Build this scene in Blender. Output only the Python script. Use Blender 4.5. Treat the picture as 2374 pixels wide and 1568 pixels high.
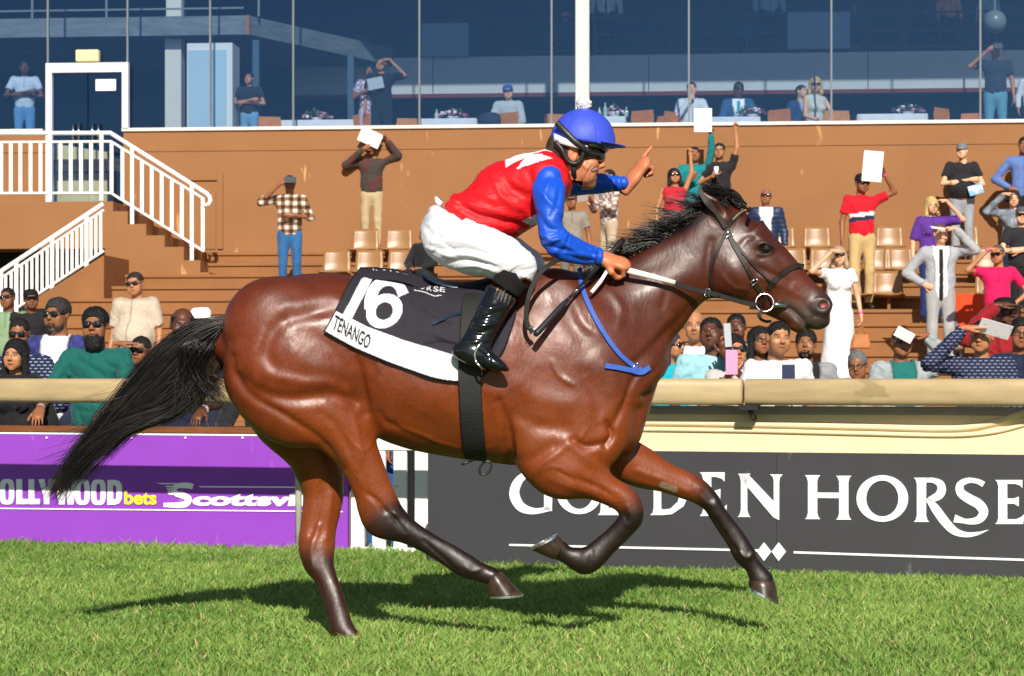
import bpy, bmesh, math, random
import numpy as np
from mathutils import Vector, Matrix
from mathutils.bvhtree import BVHTree
random.seed(7); RNG = np.random.default_rng(7)
for o in list(bpy.data.objects): bpy.data.objects.remove(o)
scene = bpy.context.scene
COL = scene.collection
# ------------------------------------------------------------------ camera
# Photograph coordinates below are in a 2374 x 1568 grid ("D" pixels).
FPX, CX, HZ, CAMH, CAMD = 5175.0, 1187.0, 876.4, 1.056, 9.0
cam = bpy.data.cameras.new('camera'); camo = bpy.data.objects.new('camera', cam); COL.objects.link(camo)
cam.sensor_width = 36.0; cam.lens = FPX * 36.0 / 2374.0
cam.shift_y = (HZ - 784.0) / 2374.0
camo.location = (0, -CAMD, CAMH); camo.rotation_euler = (math.radians(90), 0, 0)
cam.clip_start = 0.1; cam.clip_end = 2000
cam.dof.use_dof = True; cam.dof.focus_distance = 8.85; cam.dof.aperture_fstop = 11.0
scene.camera = camo
scene.render.resolution_x = 1024; scene.render.resolution_y = 676
# ------------------------------------------------------------------ light
SUN_EL = math.radians(33.0); SUN_DX = 0.06           # sun behind the camera, a touch to the right
world = bpy.data.worlds.new('World'); scene.world = world; world.use_nodes = True
wn = world.node_tree.nodes; wl = world.node_tree.links
sky = wn.new('ShaderNodeTexSky'); sky.sky_type = 'NISHITA'; sky.sun_disc = False
sky.sun_elevation = SUN_EL; sky.sun_rotation = math.pi - math.atan(SUN_DX)
sky.air_density = 1.0; sky.dust_density = 0.6; sky.ozone_density = 1.5
wn['Background'].inputs['Strength'].default_value = 0.062
wl.new(sky.outputs['Color'], wn['Background'].inputs['Color'])
sun = bpy.data.lights.new('sun', 'SUN'); suno = bpy.data.objects.new('sun', sun); COL.objects.link(suno)
sun.energy = 5.0; sun.angle = math.radians(0.5); sun.color = (1.0, 0.93, 0.82)
suno.location = (2, -14, 12)
suno.rotation_euler = Vector((-SUN_DX, 1.0, -math.tan(SUN_EL) * math.hypot(1, SUN_DX))).to_track_quat('-Z', 'Y').to_euler()
scene.view_settings.view_transform = 'Standard'; scene.view_settings.look = 'None'
scene.view_settings.exposure = 0.22; scene.view_settings.gamma = 1.0
scene.view_settings.use_curve_mapping = False
# ------------------------------------------------------------------ helpers
def P(dx, dy, d):
    return Vector(((dx - CX) * d / FPX, d - CAMD, CAMH + (HZ - dy) * d / FPX))
def zoom(x0, y0, s):
    return lambda x, y: ((x0 + x / s) / 1.0783, (y0 + y / s) / 1.0783)
Z1 = zoom(500, 650, 2.614); Z2 = zoom(1000, 240, 2.177); Z3 = zoom(1250, 420, 2.3056)
Z4 = zoom(700, 1050, 2.4457); Z5 = zoom(1250, 1050, 2.614); Z6 = zoom(1600, 1080, 2.473)
Z7 = zoom(1960, 900, 2.852); Z8 = zoom(0, 1080, 2.5667)
def srgb(h):
    h = h.lstrip('#'); v = [int(h[i:i+2], 16) / 255 for i in (0, 2, 4)]
    return tuple(c / 12.92 if c <= .04045 else ((c + .055) / 1.055) ** 2.4 for c in v)
MATS = {}
def mat(name, color=(.5, .5, .5), rough=.6, spec=.5, metal=0., attr=False, noise=0., nscale=8., bump=0., bscale=60., coat=0., sheen=0., stretch=None, spots=None):
    """Procedural principled material; attr: base colour from the mesh attribute 'Col'."""
    if name in MATS: return MATS[name]
    m = bpy.data.materials.new(name); m.use_nodes = True; MATS[name] = m
    nt = m.node_tree; N = nt.nodes; L = nt.links; b = N['Principled BSDF']
    b.inputs['Roughness'].default_value = rough; b.inputs['Metallic'].default_value = metal
    b.inputs['Specular IOR Level'].default_value = spec
    b.inputs['Coat Weight'].default_value = coat; b.inputs['Sheen Weight'].default_value = sheen
    if attr:
        a = N.new('ShaderNodeAttribute'); a.attribute_name = 'Col'; src = a.outputs['Color']
    else:
        c = N.new('ShaderNodeRGB'); c.outputs[0].default_value = (*color, 1); src = c.outputs[0]
    tc = N.new('ShaderNodeTexCoord'); vec = tc.outputs['Object']
    if stretch:
        mp = N.new('ShaderNodeMapping'); mp.inputs['Scale'].default_value = stretch; L.new(vec, mp.inputs[0]); vec = mp.outputs[0]
    if noise > 0:
        n = N.new('ShaderNodeTexNoise'); n.inputs['Scale'].default_value = nscale; n.inputs['Detail'].default_value = 6
        L.new(vec, n.inputs['Vector'])
        r = N.new('ShaderNodeMapRange'); r.inputs[3].default_value = 1 - noise; r.inputs[4].default_value = 1 + noise
        r.inputs[1].default_value = .25; r.inputs[2].default_value = .75
        L.new(n.outputs['Fac'], r.inputs[0])
        mx = N.new('ShaderNodeVectorMath'); mx.operation = 'SCALE'; L.new(src, mx.inputs[0]); L.new(r.outputs[0], mx.inputs['Scale'])
        src = mx.outputs[0]
    if spots:      # (colour, scale, threshold): chips and stains with shapes of their own
        n2 = N.new('ShaderNodeTexNoise'); n2.inputs['Scale'].default_value = spots[1]; n2.inputs['Detail'].default_value = 8
        mp2 = N.new('ShaderNodeMapping'); mp2.inputs['Scale'].default_value = spots[3] if len(spots) > 3 else (1, 1, .25); L.new(tc.outputs['Object'], mp2.inputs[0])
        L.new(mp2.outputs[0], n2.inputs['Vector'])
        r2 = N.new('ShaderNodeMapRange'); r2.inputs[1].default_value = spots[2]; r2.inputs[2].default_value = spots[2] + .05
        L.new(n2.outputs['Fac'], r2.inputs[0])
        mm = N.new('ShaderNodeMix'); mm.data_type = 'RGBA'; L.new(r2.outputs[0], mm.inputs['Factor']); L.new(src, mm.inputs['A']); mm.inputs['B'].default_value = (*spots[0], 1)
        src = mm.outputs['Result']
    L.new(src, b.inputs['Base Color'])
    if bump > 0:
        n = N.new('ShaderNodeTexNoise'); n.inputs['Scale'].default_value = bscale; n.inputs['Detail'].default_value = 5
        L.new(vec, n.inputs['Vector'])
        bp = N.new('ShaderNodeBump'); bp.inputs['Strength'].default_value = bump; bp.inputs['Distance'].default_value = .02
        L.new(n.outputs['Fac'], bp.inputs['Height']); L.new(bp.outputs[0], b.inputs['Normal'])
    return m
def props(o, label=None, cat=None, group=None, kind=None):
    if label: o['label'] = label
    if cat: o['category'] = cat
    if group: o['group'] = group
    if kind: o['kind'] = kind
    return o
def link(o, parent=None):
    COL.objects.link(o)
    if parent is not None: o.parent = parent
    return o
def empty(name, loc=(0, 0, 0), label=None, cat=None, group=None, rz=0.):
    o = bpy.data.objects.new(name, None); o.location = loc; o.rotation_euler = (0, 0, rz); o.empty_display_size = .1
    COL.objects.link(o); return props(o, label, cat, group)
def fast_mesh(name, V, F, smooth=True, cols=None):
    """V (n,3) array, F (m,k) array of equal-size faces (or list of such arrays)."""
    me = bpy.data.meshes.new(name)
    Fs = F if isinstance(F, list) else [F]
    Fs = [np.asarray(f, dtype=np.int32) for f in Fs if len(f)]
    V = np.asarray(V, dtype=np.float32)
    me.vertices.add(len(V)); me.vertices.foreach_set('co', V.ravel())
    loops = np.concatenate([f.ravel() for f in Fs]); sizes = np.concatenate([np.full(len(f), f.shape[1], np.int32) for f in Fs])
    starts = np.concatenate([[0], np.cumsum(sizes)[:-1]]).astype(np.int32)
    me.loops.add(len(loops)); me.loops.foreach_set('vertex_index', loops)
    me.polygons.add(len(sizes)); me.polygons.foreach_set('loop_start', starts)
    me.polygons.foreach_set('use_smooth', np.full(len(sizes), smooth))
    me.update(calc_edges=True)
    if cols is not None:
        a = me.color_attributes.new('Col', 'FLOAT_COLOR', 'POINT')
        c = np.ones((len(V), 4), np.float32); c[:, :3] = cols; a.data.foreach_set('color', c.ravel())
    return me
def mobj(name, me, m=None, parent=None):
    o = bpy.data.objects.new(name, me)
    if m is not None: me.materials.append(m)
    return link(o, parent)
class MB:
    """collects boxes / tubes / polygons for one mesh"""
    def __init__(s): s.v = []; s.f = []; s.n = 0
    def add(s, V, F):
        s.v.append(np.asarray(V, float).reshape(-1, 3)); s.f += [tuple(i + s.n for i in f) for f in F]; s.n += len(s.v[-1]); return s
    def box(s, a, b, rot=None, at=None):
        x0, y0, z0 = a; x1, y1, z1 = b
        V = np.array([(x, y, z) for x in (x0, x1) for y in (y0, y1) for z in (z0, z1)], float)
        if rot is not None: V = V @ np.array(rot).T
        if at is not None: V = V + np.array(at)
        return s.add(V, [(0, 1, 3, 2), (4, 6, 7, 5), (0, 4, 5, 1), (2, 3, 7, 6), (0, 2, 6, 4), (1, 5, 7, 3)])
    def slab(s, p, q, w, t, up=(0, 0, 1)):
        """bar from p to q, width w across, thickness t along up"""
        p = Vector(p); q = Vector(q); d = (q - p).normalized(); u = Vector(up); sd = d.cross(u).normalized(); u = sd.cross(d)
        V = [c + sd * i * w / 2 + u * j * t / 2 for c in (p, q) for i in (-1, 1) for j in (-1, 1)]
        return s.add([tuple(v) for v in V], [(0, 1, 3, 2), (4, 6, 7, 5), (0, 4, 5, 1), (2, 3, 7, 6), (0, 2, 6, 4), (1, 5, 7, 3)])
    def tube(s, pts, r, n=8, caps=True, flat=1.0, fax=None):
        pts = [Vector(p) for p in pts]; R = r if isinstance(r, (list, tuple, np.ndarray)) else [r] * len(pts)
        V = []; prev = None
        for i, p in enumerate(pts):
            d = (pts[min(i + 1, len(pts) - 1)] - pts[max(i - 1, 0)]).normalized()
            if prev is None:
                a = Vector(fax) if fax else (Vector((0, 0, 1)) if abs(d.z) < .9 else Vector((0, 1, 0)))
            else: a = prev
            a = (a - d * a.dot(d)).normalized(); prev = a; b = d.cross(a)
            for k in range(n):
                t = 2 * math.pi * k / n
                V.append(tuple(p + (a * math.cos(t) * flat + b * math.sin(t)) * R[i]))
        F = []
        for i in range(len(pts) - 1):
            for k in range(n):
                F.append((i*n + k, i*n + (k+1) % n, (i+1)*n + (k+1) % n, (i+1)*n + k))
        if caps: F.append(tuple(range(n))[::-1]); F.append(tuple((len(pts)-1)*n + k for k in range(n)))
        return s.add(V, F)
    def lathe(s, prof, n=16, at=(0, 0, 0), M=None):
        V = [(r * math.cos(2*math.pi*k/n), r * math.sin(2*math.pi*k/n), z) for r, z in prof for k in range(n)]
        V = np.array(V)
        if M is not None: V = V @ np.array(M).T
        V = V + np.array(at)
        F = [(i*n+k, i*n+(k+1) % n, (i+1)*n+(k+1) % n, (i+1)*n+k) for i in range(len(prof)-1) for k in range(n)]
        F += [tuple(range(n))[::-1], tuple((len(prof)-1)*n+k for k in range(n))]
        return s.add(V, F)
    def build(s, name, m, parent=None, smooth=False, bevel=0.):
        me = bpy.data.meshes.new(name); me.from_pydata([tuple(v) for v in np.concatenate(s.v)], [], s.f)
        if smooth:
            me.polygons.foreach_set('use_smooth', np.ones(len(me.polygons), bool))
        me.materials.append(m); me.update()
        o = bpy.data.objects.new(name, me); link(o, parent)
        if bevel > 0:
            md = o.modifiers.new('bevel', 'BEVEL'); md.width = bevel; md.segments = 2; md.limit_method = 'ANGLE'
        return o
def catmull(pts, n):
    """dense Catmull-Rom resampling of rows (chord-length parameter), n samples"""
    A = np.asarray(pts, float)
    if len(A) == 2: t = np.linspace(0, 1, n)[:, None]; return A[0] * (1 - t) + A[1] * t
    t = np.concatenate([[0], np.cumsum(np.maximum(np.linalg.norm(np.diff(A[:, :2], axis=0), axis=1), 1e-6))])
    m = np.zeros_like(A); m[1:-1] = (A[2:] - A[:-2]) / (t[2:] - t[:-2])[:, None]
    m[0] = (A[1] - A[0]) / (t[1] - t[0]); m[-1] = (A[-1] - A[-2]) / (t[-1] - t[-2])
    q = np.linspace(0, t[-1], n); i = np.clip(np.searchsorted(t, q, 'right') - 1, 0, len(A) - 2)
    hh = (t[i+1] - t[i]); u = ((q - t[i]) / hh)[:, None]; hh = hh[:, None]
    return (2*u**3 - 3*u**2 + 1)*A[i] + (u**3 - 2*u**2 + u)*hh*m[i] + (-2*u**3 + 3*u**2)*A[i+1] + (u**3 - u**2)*hh*m[i+1]
# ------------------------------------------------------------------ implicit surfaces
class Field:
    def __init__(s, lo, hi, h):
        s.h = h; s.lo = np.asarray(lo, float); n = np.ceil((np.asarray(hi) - s.lo) / h).astype(int) + 1
        s.ax = [s.lo[i] + h * np.arange(n[i]) for i in range(3)]; s.F = np.full(n, 1.0, np.float32)
    def block(s, lo, hi, pad):
        sl = []
        for i in range(3):
            a = max(0, int((lo[i] - pad - s.lo[i]) / s.h)); b = min(len(s.ax[i]), int((hi[i] + pad - s.lo[i]) / s.h) + 2)
            if b <= a: return None
            sl.append(slice(a, b))
        X, Y, Zz = (s.ax[i][sl[i]].astype(np.float32) for i in range(3))
        return tuple(sl), X[:, None, None], Y[None, :, None], Zz[None, None, :]
    def comb(s, sl, f, k, op='u'):
        a = s.F[sl]
        if op == 'u':
            if k > 0:
                hh = np.maximum(k - np.abs(a - f), 0) / k; s.F[sl] = np.minimum(a, f) - hh * hh * (k / 4)
            else: s.F[sl] = np.minimum(a, f)
        else:
            f = -f
            if k > 0:
                hh = np.maximum(k - np.abs(a - f), 0) / k; s.F[sl] = np.maximum(a, f) + hh * hh * (k / 4)
            else: s.F[sl] = np.maximum(a, f)
    def cone(s, p, q, r1, r2, k=.03, flat=None, op='u', cut=None):
        """tapered capsule; flat=(axis, factor) squashes along axis; cut=list of (point, normal) keeping dot<=0"""
        p = np.asarray(p, float); q = np.asarray(q, float); R = max(r1, r2)
        if flat and flat[1] > 1: R *= flat[1]
        B = s.block(np.minimum(p, q) - R, np.maximum(p, q) + R, k + 3 * s.h)
        if B is None: return
        sl, X, Y, Zz = B; d = q - p; L2 = max(d @ d, 1e-9)
        x, y, z = X - p[0], Y - p[1], Zz - p[2]
        t = np.clip((x*d[0] + y*d[1] + z*d[2]) / L2, 0, 1)
        x = x - t*d[0]; y = y - t*d[1]; z = z - t*d[2]
        if flat:
            a = np.asarray(flat[0], float); a = a / np.linalg.norm(a); g = 1 / flat[1] - 1
            dt = (x*a[0] + y*a[1] + z*a[2]) * g; x = x + dt*a[0]; y = y + dt*a[1]; z = z + dt*a[2]
        f = np.sqrt(x*x + y*y + z*z) - (r1 + (r2 - r1) * t)
        if flat and flat[1] < 1: f = f * (flat[1] + (1 - flat[1]) * .3)
        if cut:
            for c, nn in cut: f = np.maximum(f, (X - c[0])*nn[0] + (Y - c[1])*nn[1] + (Zz - c[2])*nn[2])
        s.comb(sl, f.astype(np.float32), k, op)
    def ell(s, c, r, k=.02, op='u', M=None):
        c = np.asarray(c, float); r = np.asarray(r, float); R = np.full(3, r.max()) if M is not None else r
        B = s.block(c - R, c + R, k + 3 * s.h)
        if B is None: return
        sl, X, Y, Zz = B; x, y, z = X - c[0], Y - c[1], Zz - c[2]
        if M is not None:
            M = np.asarray(M); x, y, z = (M[0, i]*x + M[1, i]*y + M[2, i]*z for i in range(3))
        k0 = np.sqrt((x/r[0])**2 + (y/r[1])**2 + (z/r[2])**2); k1 = np.sqrt((x/r[0]**2)**2 + (y/r[1]**2)**2 + (z/r[2]**2)**2)
        s.comb(sl, (k0 * (k0 - 1) / np.maximum(k1, 1e-6)).astype(np.float32), k, op)
    def loft(s, st, k=.03, n=90, op='u', p=2.0, caps=(1., 1.)):
        """st rows: x,z of one edge, x,z of other edge, half width in y, y centre."""
        A = np.asarray(st, float)
        c = np.stack([(A[:, 0]+A[:, 2])/2, (A[:, 1]+A[:, 3])/2], 1); a = np.hypot(A[:, 0]-A[:, 2], A[:, 1]-A[:, 3])/2
        S = catmull(np.column_stack([c, a, A[:, 4], A[:, 5]]), n)
        R = S[:, 2:3].max(); W = S[:, 3].max()
        B = s.block((S[:, 0].min()-R, (S[:, 4]-S[:, 3]).min(), S[:, 1].min()-R), (S[:, 0].max()+R, (S[:, 4]+S[:, 3]).max(), S[:, 1].max()+R), k + 3*s.h)
        if B is None: return
        sl, X, Y, Zz = B
        x2 = np.broadcast_to(X[:, 0, :], (X.shape[0], Zz.shape[2])); z2 = np.broadcast_to(Zz[0], x2.shape)
        best = np.full(x2.shape, 1e9); bt = np.zeros(x2.shape)
        for i in range(n - 1):
            dx, dz = S[i+1, 0]-S[i, 0], S[i+1, 1]-S[i, 1]; L2 = dx*dx + dz*dz + 1e-12
            t = np.clip(((x2-S[i, 0])*dx + (z2-S[i, 1])*dz) / L2, 0, 1)
            e = (x2-S[i, 0]-t*dx)**2 + (z2-S[i, 1]-t*dz)**2
            m = e < best; best = np.where(m, e, best); bt = np.where(m, i + t, bt)
        u = np.sqrt(best); i0 = np.clip(bt.astype(int), 0, n-2); fr = bt - i0
        g = lambda j: (S[i0, j]*(1-fr) + S[i0+1, j]*fr)
        aa, bb, yc = g(2), g(3), g(4)
        u = np.where(bt <= 0, u * caps[0], np.where(bt >= n-1-1e-6, u * caps[1], u))
        aa, bb, yc, u = (q[:, None, :].astype(np.float32) for q in (aa, bb, yc, u)); v = np.abs(Y - yc)
        if p == 2.0: k0 = np.sqrt((u/aa)**2 + (v/bb)**2)
        else: k0 = ((u/aa)**p + (v/bb)**p)**(1/p)
        k1 = np.sqrt((u/aa**2)**2 + (v/bb**2)**2)
        s.comb(sl, (k0*(k0-1)/np.maximum(k1, 1e-5)).astype(np.float32), k, op)
    def mesh(s, smooth=2):
        F = s.F; S = F < 0
        c = S[:-1, :-1, :-1].astype(np.int8)
        c = sum((S[i:S.shape[0]-1+i, j:S.shape[1]-1+j, k:S.shape[2]-1+k].astype(np.int8) for i in (0, 1) for j in (0, 1) for k in (0, 1)))
        act = (c > 0) & (c < 8); I = np.argwhere(act); idx = np.full(act.shape, -1, np.int32); idx[act] = np.arange(len(I))
        cor = [(i, j, k) for i in (0, 1) for j in (0, 1) for k in (0, 1)]
        val = np.stack([F[I[:, 0]+a, I[:, 1]+b, I[:, 2]+g] for a, b, g in cor], 1)
        acc = np.zeros((len(I), 3)); cnt = np.zeros(len(I))
        for a in range(8):
            for b in range(a+1, 8):
                if sum(abs(cor[a][q]-cor[b][q]) for q in range(3)) != 1: continue
                va, vb = val[:, a], val[:, b]; m = (va < 0) != (vb < 0)
                t = np.where(m, va / np.where(m, va - vb, 1), 0)
                pa = np.array(cor[a], float); pb = np.array(cor[b], float)
                acc += np.where(m[:, None], pa + t[:, None]*(pb - pa), 0); cnt += m
        V = s.lo + s.h * (I + acc / cnt[:, None])
        Q = []
        for ax in range(3):
            sl0 = [slice(1, n-1) for n in F.shape]; sl1 = list(sl0); sl0[ax] = slice(0, F.shape[ax]-1); sl1[ax] = slice(1, F.shape[ax])
            A0, A1 = S[tuple(sl0)], S[tuple(sl1)]; E = np.argwhere(A0 != A1)
            if not len(E): continue
            fl = A0[E[:, 0], E[:, 1], E[:, 2]]
            base = E.copy()
            o1, o2 = [(1, 2), (2, 0), (0, 1)][ax]
            for q in range(3):
                if q != ax: base[:, q] += 1
            def cell(d1, d2):
                b = base.copy(); b[:, o1] += d1; b[:, o2] += d2; return idx[b[:, 0], b[:, 1], b[:, 2]]
            q = np.stack([cell(-1, -1), cell(0, -1), cell(0, 0), cell(-1, 0)], 1)
            q[~fl] = q[~fl][:, ::-1]; Q.append(q)
        Q = np.concatenate(Q); Q = Q[(Q >= 0).all(1)]
        for _ in range(smooth): V = lap(V, Q, .5)
        return V, Q
def lap(V, Q, w):
    acc = np.zeros_like(V); n = np.zeros(len(V))
    for a in range(4):
        for b in (1, 3):
            i, j = Q[:, a], Q[:, (a+b) % 4]
            for q in range(3): acc[:, q] += np.bincount(i, V[j, q], len(V))
            n += np.bincount(i, minlength=len(V))
    return V*(1-w) + w * acc / np.maximum(n, 1)[:, None]
def normals(V, Q):
    d1 = V[Q[:, 2]] - V[Q[:, 0]]; d2 = V[Q[:, 3 if Q.shape[1] > 3 else 1]] - V[Q[:, 1]]; n = np.cross(d1, d2); N = np.zeros_like(V)
    for a in range(Q.shape[1]):
        for q in range(3): N[:, q] += np.bincount(Q[:, a], n[:, q], len(V))
    return N / np.maximum(np.linalg.norm(N, axis=1), 1e-12)[:, None]
def pdist(px, pz, path):
    """distance of points to a polyline in the xz plane, and parameter 0..1"""
    S = np.asarray(path, float); best = np.full(len(px), 1e9); bt = np.zeros(len(px)); L = len(S)-1
    for i in range(L):
        d = S[i+1]-S[i]; l2 = d@d + 1e-12; t = np.clip(((px-S[i, 0])*d[0] + (pz-S[i, 1])*d[1])/l2, 0, 1)
        e = (px-S[i, 0]-t*d[0])**2 + (pz-S[i, 1]-t*d[1])**2; m = e < best; best = np.where(m, e, best); bt = np.where(m, (i+t)/L, bt)
    return np.sqrt(best), bt
def sstep(a, b, x):
    t = np.clip((x-a)/(b-a), 0, 1); return t*t*(3-2*t)
def vnoise(p, scale, seed=0):
    """smooth value noise, p (n,3)"""
    q = p*scale; i = np.floor(q).astype(np.int64); f = q-i; f = f*f*(3-2*f); out = 0
    def hsh(a, b, c):
        h = (a*374761393 + b*668265263 + c*2147483647 + seed*1274126177) & 0xFFFFFFFF
        h = ((h ^ (h >> 13)) * 1274126177) & 0xFFFFFFFF; return ((h ^ (h >> 16)) & 0xFFFF) / 65535.
    for a in (0, 1):
        for b in (0, 1):
            for c in (0, 1):
                w = (f[:, 0] if a else 1-f[:, 0])*(f[:, 1] if b else 1-f[:, 1])*(f[:, 2] if c else 1-f[:, 2])
                out = out + w*hsh(i[:, 0]+a, i[:, 1]+b, i[:, 2]+c)
    return out
# ================================================================== HEAD AND HAND SHAPES
def head_shape(h=.0065, female=False, smile=False, open_mouth=False):
    """face towards -y, ear level at z=0, crown +.115, chin -.115"""
    f = Field((-.11, -.15, -.20), (.11, .13, .14), h)
    f.ell((0, .017, .032), (.076, .097, .084), 0); f.ell((0, -.022, -.038), (.058 if female else .062, .073, .078), .03)
    f.ell((0, -.066, -.098), (.022 if female else .028, .022, .018), .03)
    for s in (-1, 1):
        f.ell((s*.043, -.05, -.06), (.022, .035, .032) if not female else (.018, .032, .03), .03); f.ell((s*.042, -.064, -.026), (.022, .022, .02), .025)
    f.cone((-.036, -.081, .021), (.036, -.081, .021), .012, .012, .018)
    f.cone((0, -.088, .014), (0, -.110, -.024), .0085, .0125, .012)
    for s in (-1, 1): f.ell((s*.0125, -.100, -.030), (.009, .011, .008), .008)
    for s in (-1, 1):
        f.ell((s*.0315, -.100, .004), (.019, .016, .012), .010, 's'); f.ell((s*.0315, -.0755, .003), (.0140, .0140, .0125), .003)
    my = -.060
    f.cone((-.021, -.082, my), (0, -.0935, my+.002), .0065, .0085, .008); f.cone((.021, -.082, my), (0, -.0935, my+.002), .0065, .0085, .008)
    f.cone((-.018, -.081, my-.012), (.018, -.081, my-.012), .009, .009, .010)
    if smile:
        f.cone((-.03, -.085, my+.004), (0, -.098, my-.008), .006, .008, .006, op='s'); f.cone((.03, -.085, my+.004), (0, -.098, my-.008), .006, .008, .006, op='s')
        for s in (-1, 1): f.ell((s*.05, -.058, -.03), (.02, .022, .022), .02); f.cone((s*.022, -.098, -.032), (s*.043, -.08, -.072), .003, .003, .008, op='s')
    else: f.cone((-.024, -.092, my-.005), (.024, -.092, my-.005), .0025, .0025, .006, op='s')
    for s in (-1, 1):
        f.ell((s*.077, .014, -.002), (.010, .021, .032), .008); f.ell((s*.087, .008, .002), (.006, .010, .016), .006, 's')
    f.cone((0, .022, -.06), (0, .035, -.19), .052 if not female else .046, .058 if not female else .05, .03)
    return f.mesh(1)
def head_colors(V, skin, brow=(.02, .015, .012), beard=0., beardcol=(.015, .012, .01), lips=None, stubble=0., hairline=None):
    C = np.tile(np.array(skin), (len(V), 1)); x, y, z = V.T; ax = np.abs(x)
    def mix(w, c):
        nonlocal C; C = C*(1-w[:, None]) + np.array(c)*w[:, None]
    mix(sstep(.02, .0, np.abs(z+.03))*sstep(-.06, -.085, y)*.18, np.array(skin)*np.array((1.15, .75, .7)))
    d = np.hypot((x)/1.0, (z+.066)*2.2); mix(sstep(.026, .016, d)*(y < -.07)*.75, lips if lips is not None else np.array(skin)*np.array((.85, .5, .48)))
    mix(sstep(.0045, .002, np.abs(z+.066))*(ax < .024)*(y < -.07)*.8, np.array(skin)*.18)
    if beard > 0: mix((sstep(-.028, -.05, z - .35*np.maximum(0, ax-.045))*sstep(.03, .0, y)*(1-sstep(.024, .017, d)*(y < -.07)))*beard, beardcol)
    db = np.hypot(ax-.032, (z-.025+.12*(ax-.032)**2*20)*3.4); mix(sstep(.024, .017, db)*(y < -.06)*.85, brow)
    de = np.hypot((ax-.0315), (z-.003)*2.7); mix(sstep(.0165, .0125, de)*(y < -.06)*.85, np.array(skin)*.45)
    mix(sstep(.0125, .0095, de)*(y < -.06), (.62, .6, .58)); mix(sstep(.0072, .0055, np.hypot(ax-.0315, (z-.0035)))*(y < -.06), (.012, .008, .006))
    return C
def hand_shape(curl=.35, h=.006, point=False, spread=1., thumb_in=False):
    """wrist at origin, fingers towards -z, palm faces -y, thumb on +x"""
    f = Field((-.09, -.11, -.23), (.10, .06, .04), h); fl = ((0, 1, 0), .5)
    f.cone((0, 0, .025), (0, 0, -.02), .026, .029, 0, flat=((0, 1, 0), .75)); f.cone((0, 0, -.025), (0, 0, -.075), .034, .040, .02, flat=fl)
    f.ell((.02, -.008, -.03), (.018, .014, .026), .015)
    for i, (x, L, r) in enumerate(((.0305, .072, .0092), (.0105, .080, .0095), (-.0095, .074, .009), (-.0285, .058, .0082))):
        c = .05 if (point and i == 0) else (1.45 if point else curl)
        p = np.array((x, 0, -.082)); a = c*.9; sx = (x*.8)*spread; segs = (.46, .30, .24)
        for j, s in enumerate(segs):
            q = p + L*s*np.array((sx*(1.5 if c < 1 else .2), -math.sin(a), -math.cos(a))); f.cone(p, q, r*(1-.1*j), r*(1-.1*(j+1)), .002 if j else .004); p = q; a += c*.85
    if curl > 1.2 or thumb_in or point: tp = [(.026, -.006, -.02), (.047, -.022, -.046), (.036, -.044, -.072), (.016, -.05, -.085)]
    else: tp = [(.026, -.004, -.02), (.05, -.014, -.045), (.062, -.022, -.072), (.066, -.026, -.094)]
    for j in range(3): f.cone(tp[j], tp[j+1], .0125-.001*j, .0115-.0012*j, .006)
    return f.mesh(1)
def frame(origin, direction, palm, right=True, scale=1.):
    """placement of a hand shape: direction = way the fingers go, palm = way the palm faces"""
    z = -np.asarray(direction, float); z /= np.linalg.norm(z); y = -np.asarray(palm, float); y = y - z*(y@z)
    if np.linalg.norm(y) < 1e-3: y = np.cross(z, (1, 0, 0))
    y /= np.linalg.norm(y); x = np.cross(y, z)
    return np.stack([x*(1 if right else -1), y, z], 1)*scale, np.asarray(origin, float)
def placed(VQ, M, o, flip=False):
    V, Q = VQ; return V @ M.T + o, (Q[:, ::-1] if flip else Q)
def rotm(axis, deg): return np.array(Matrix.Rotation(math.radians(deg), 3, axis))
def join_vq(parts):
    V = []; Q = []; C = []; n = 0
    for v, q, c in parts:
        V.append(v); Q.append(q + n); n += len(v); C.append(np.tile(np.array(c), (len(v), 1)) if np.ndim(c) == 1 else c)
    return np.concatenate(V), np.concatenate(Q), np.concatenate(C)
HEAD_M = head_shape(.0072); HEAD_F = head_shape(.0072, female=True); HEAD_M2 = head_shape(.0100); HEAD_F2 = head_shape(.0100, female=True)
HANDS = {'relaxed': hand_shape(.38, .007), 'flat': hand_shape(.06, .007), 'grip': hand_shape(1.05, .007), 'fist': hand_shape(1.5, .007), 'point': hand_shape(point=True, h=.007)}
HANDS2 = {'relaxed': hand_shape(.38, .0100), 'flat': hand_shape(.06, .0100), 'grip': hand_shape(1.05, .0100), 'fist': hand_shape(1.5, .0100), 'point': hand_shape(point=True, h=.0100)}
def skin_mat():
    m = mat('skin', rough=.46, spec=.4, attr=True, noise=.07, nscale=60, bump=.04, bscale=300); m.node_tree.nodes['Principled BSDF'].inputs['Subsurface Weight'].default_value = .0; return m
# ================================================================== HORSE
def st(zf, a, b, w, yc=0.):
    A = zf(*a) if zf else a; B = zf(*b) if zf else b
    p = P(*A, CAMD + yc); q = P(*B, CAMD + yc); return (p.x, p.z, q.x, q.z, w, yc)
def xz(zf, pts, yc=0.):
    r = []
    for p in pts:
        q = zf(*p) if zf else p; v = P(*q, CAMD + yc); r.append((v.x, v.z))
    return r
D_ = lambda x, y: (x, y)
torso = [st(D_, (549, 738), (530, 880), .12), st(D_, (590, 688), (585, 955), .205), st(D_, (660, 648), (672, 985), .25), st(D_, (735, 634), (760, 985), .265),
         st(D_, (850, 646), (862, 985), .25), st(D_, (960, 662), (965, 1038), .268), st(D_, (1080, 665), (1075, 1064), .28), st(D_, (1190, 646), (1187, 1079), .262),
         st(D_, (1275, 640), (1290, 1078), .225), st(D_, (1385, 690), (1385, 1065), .20), st(D_, (1452, 780), (1450, 1030), .165), st(D_, (1474, 850), (1462, 1000), .13)]
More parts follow.
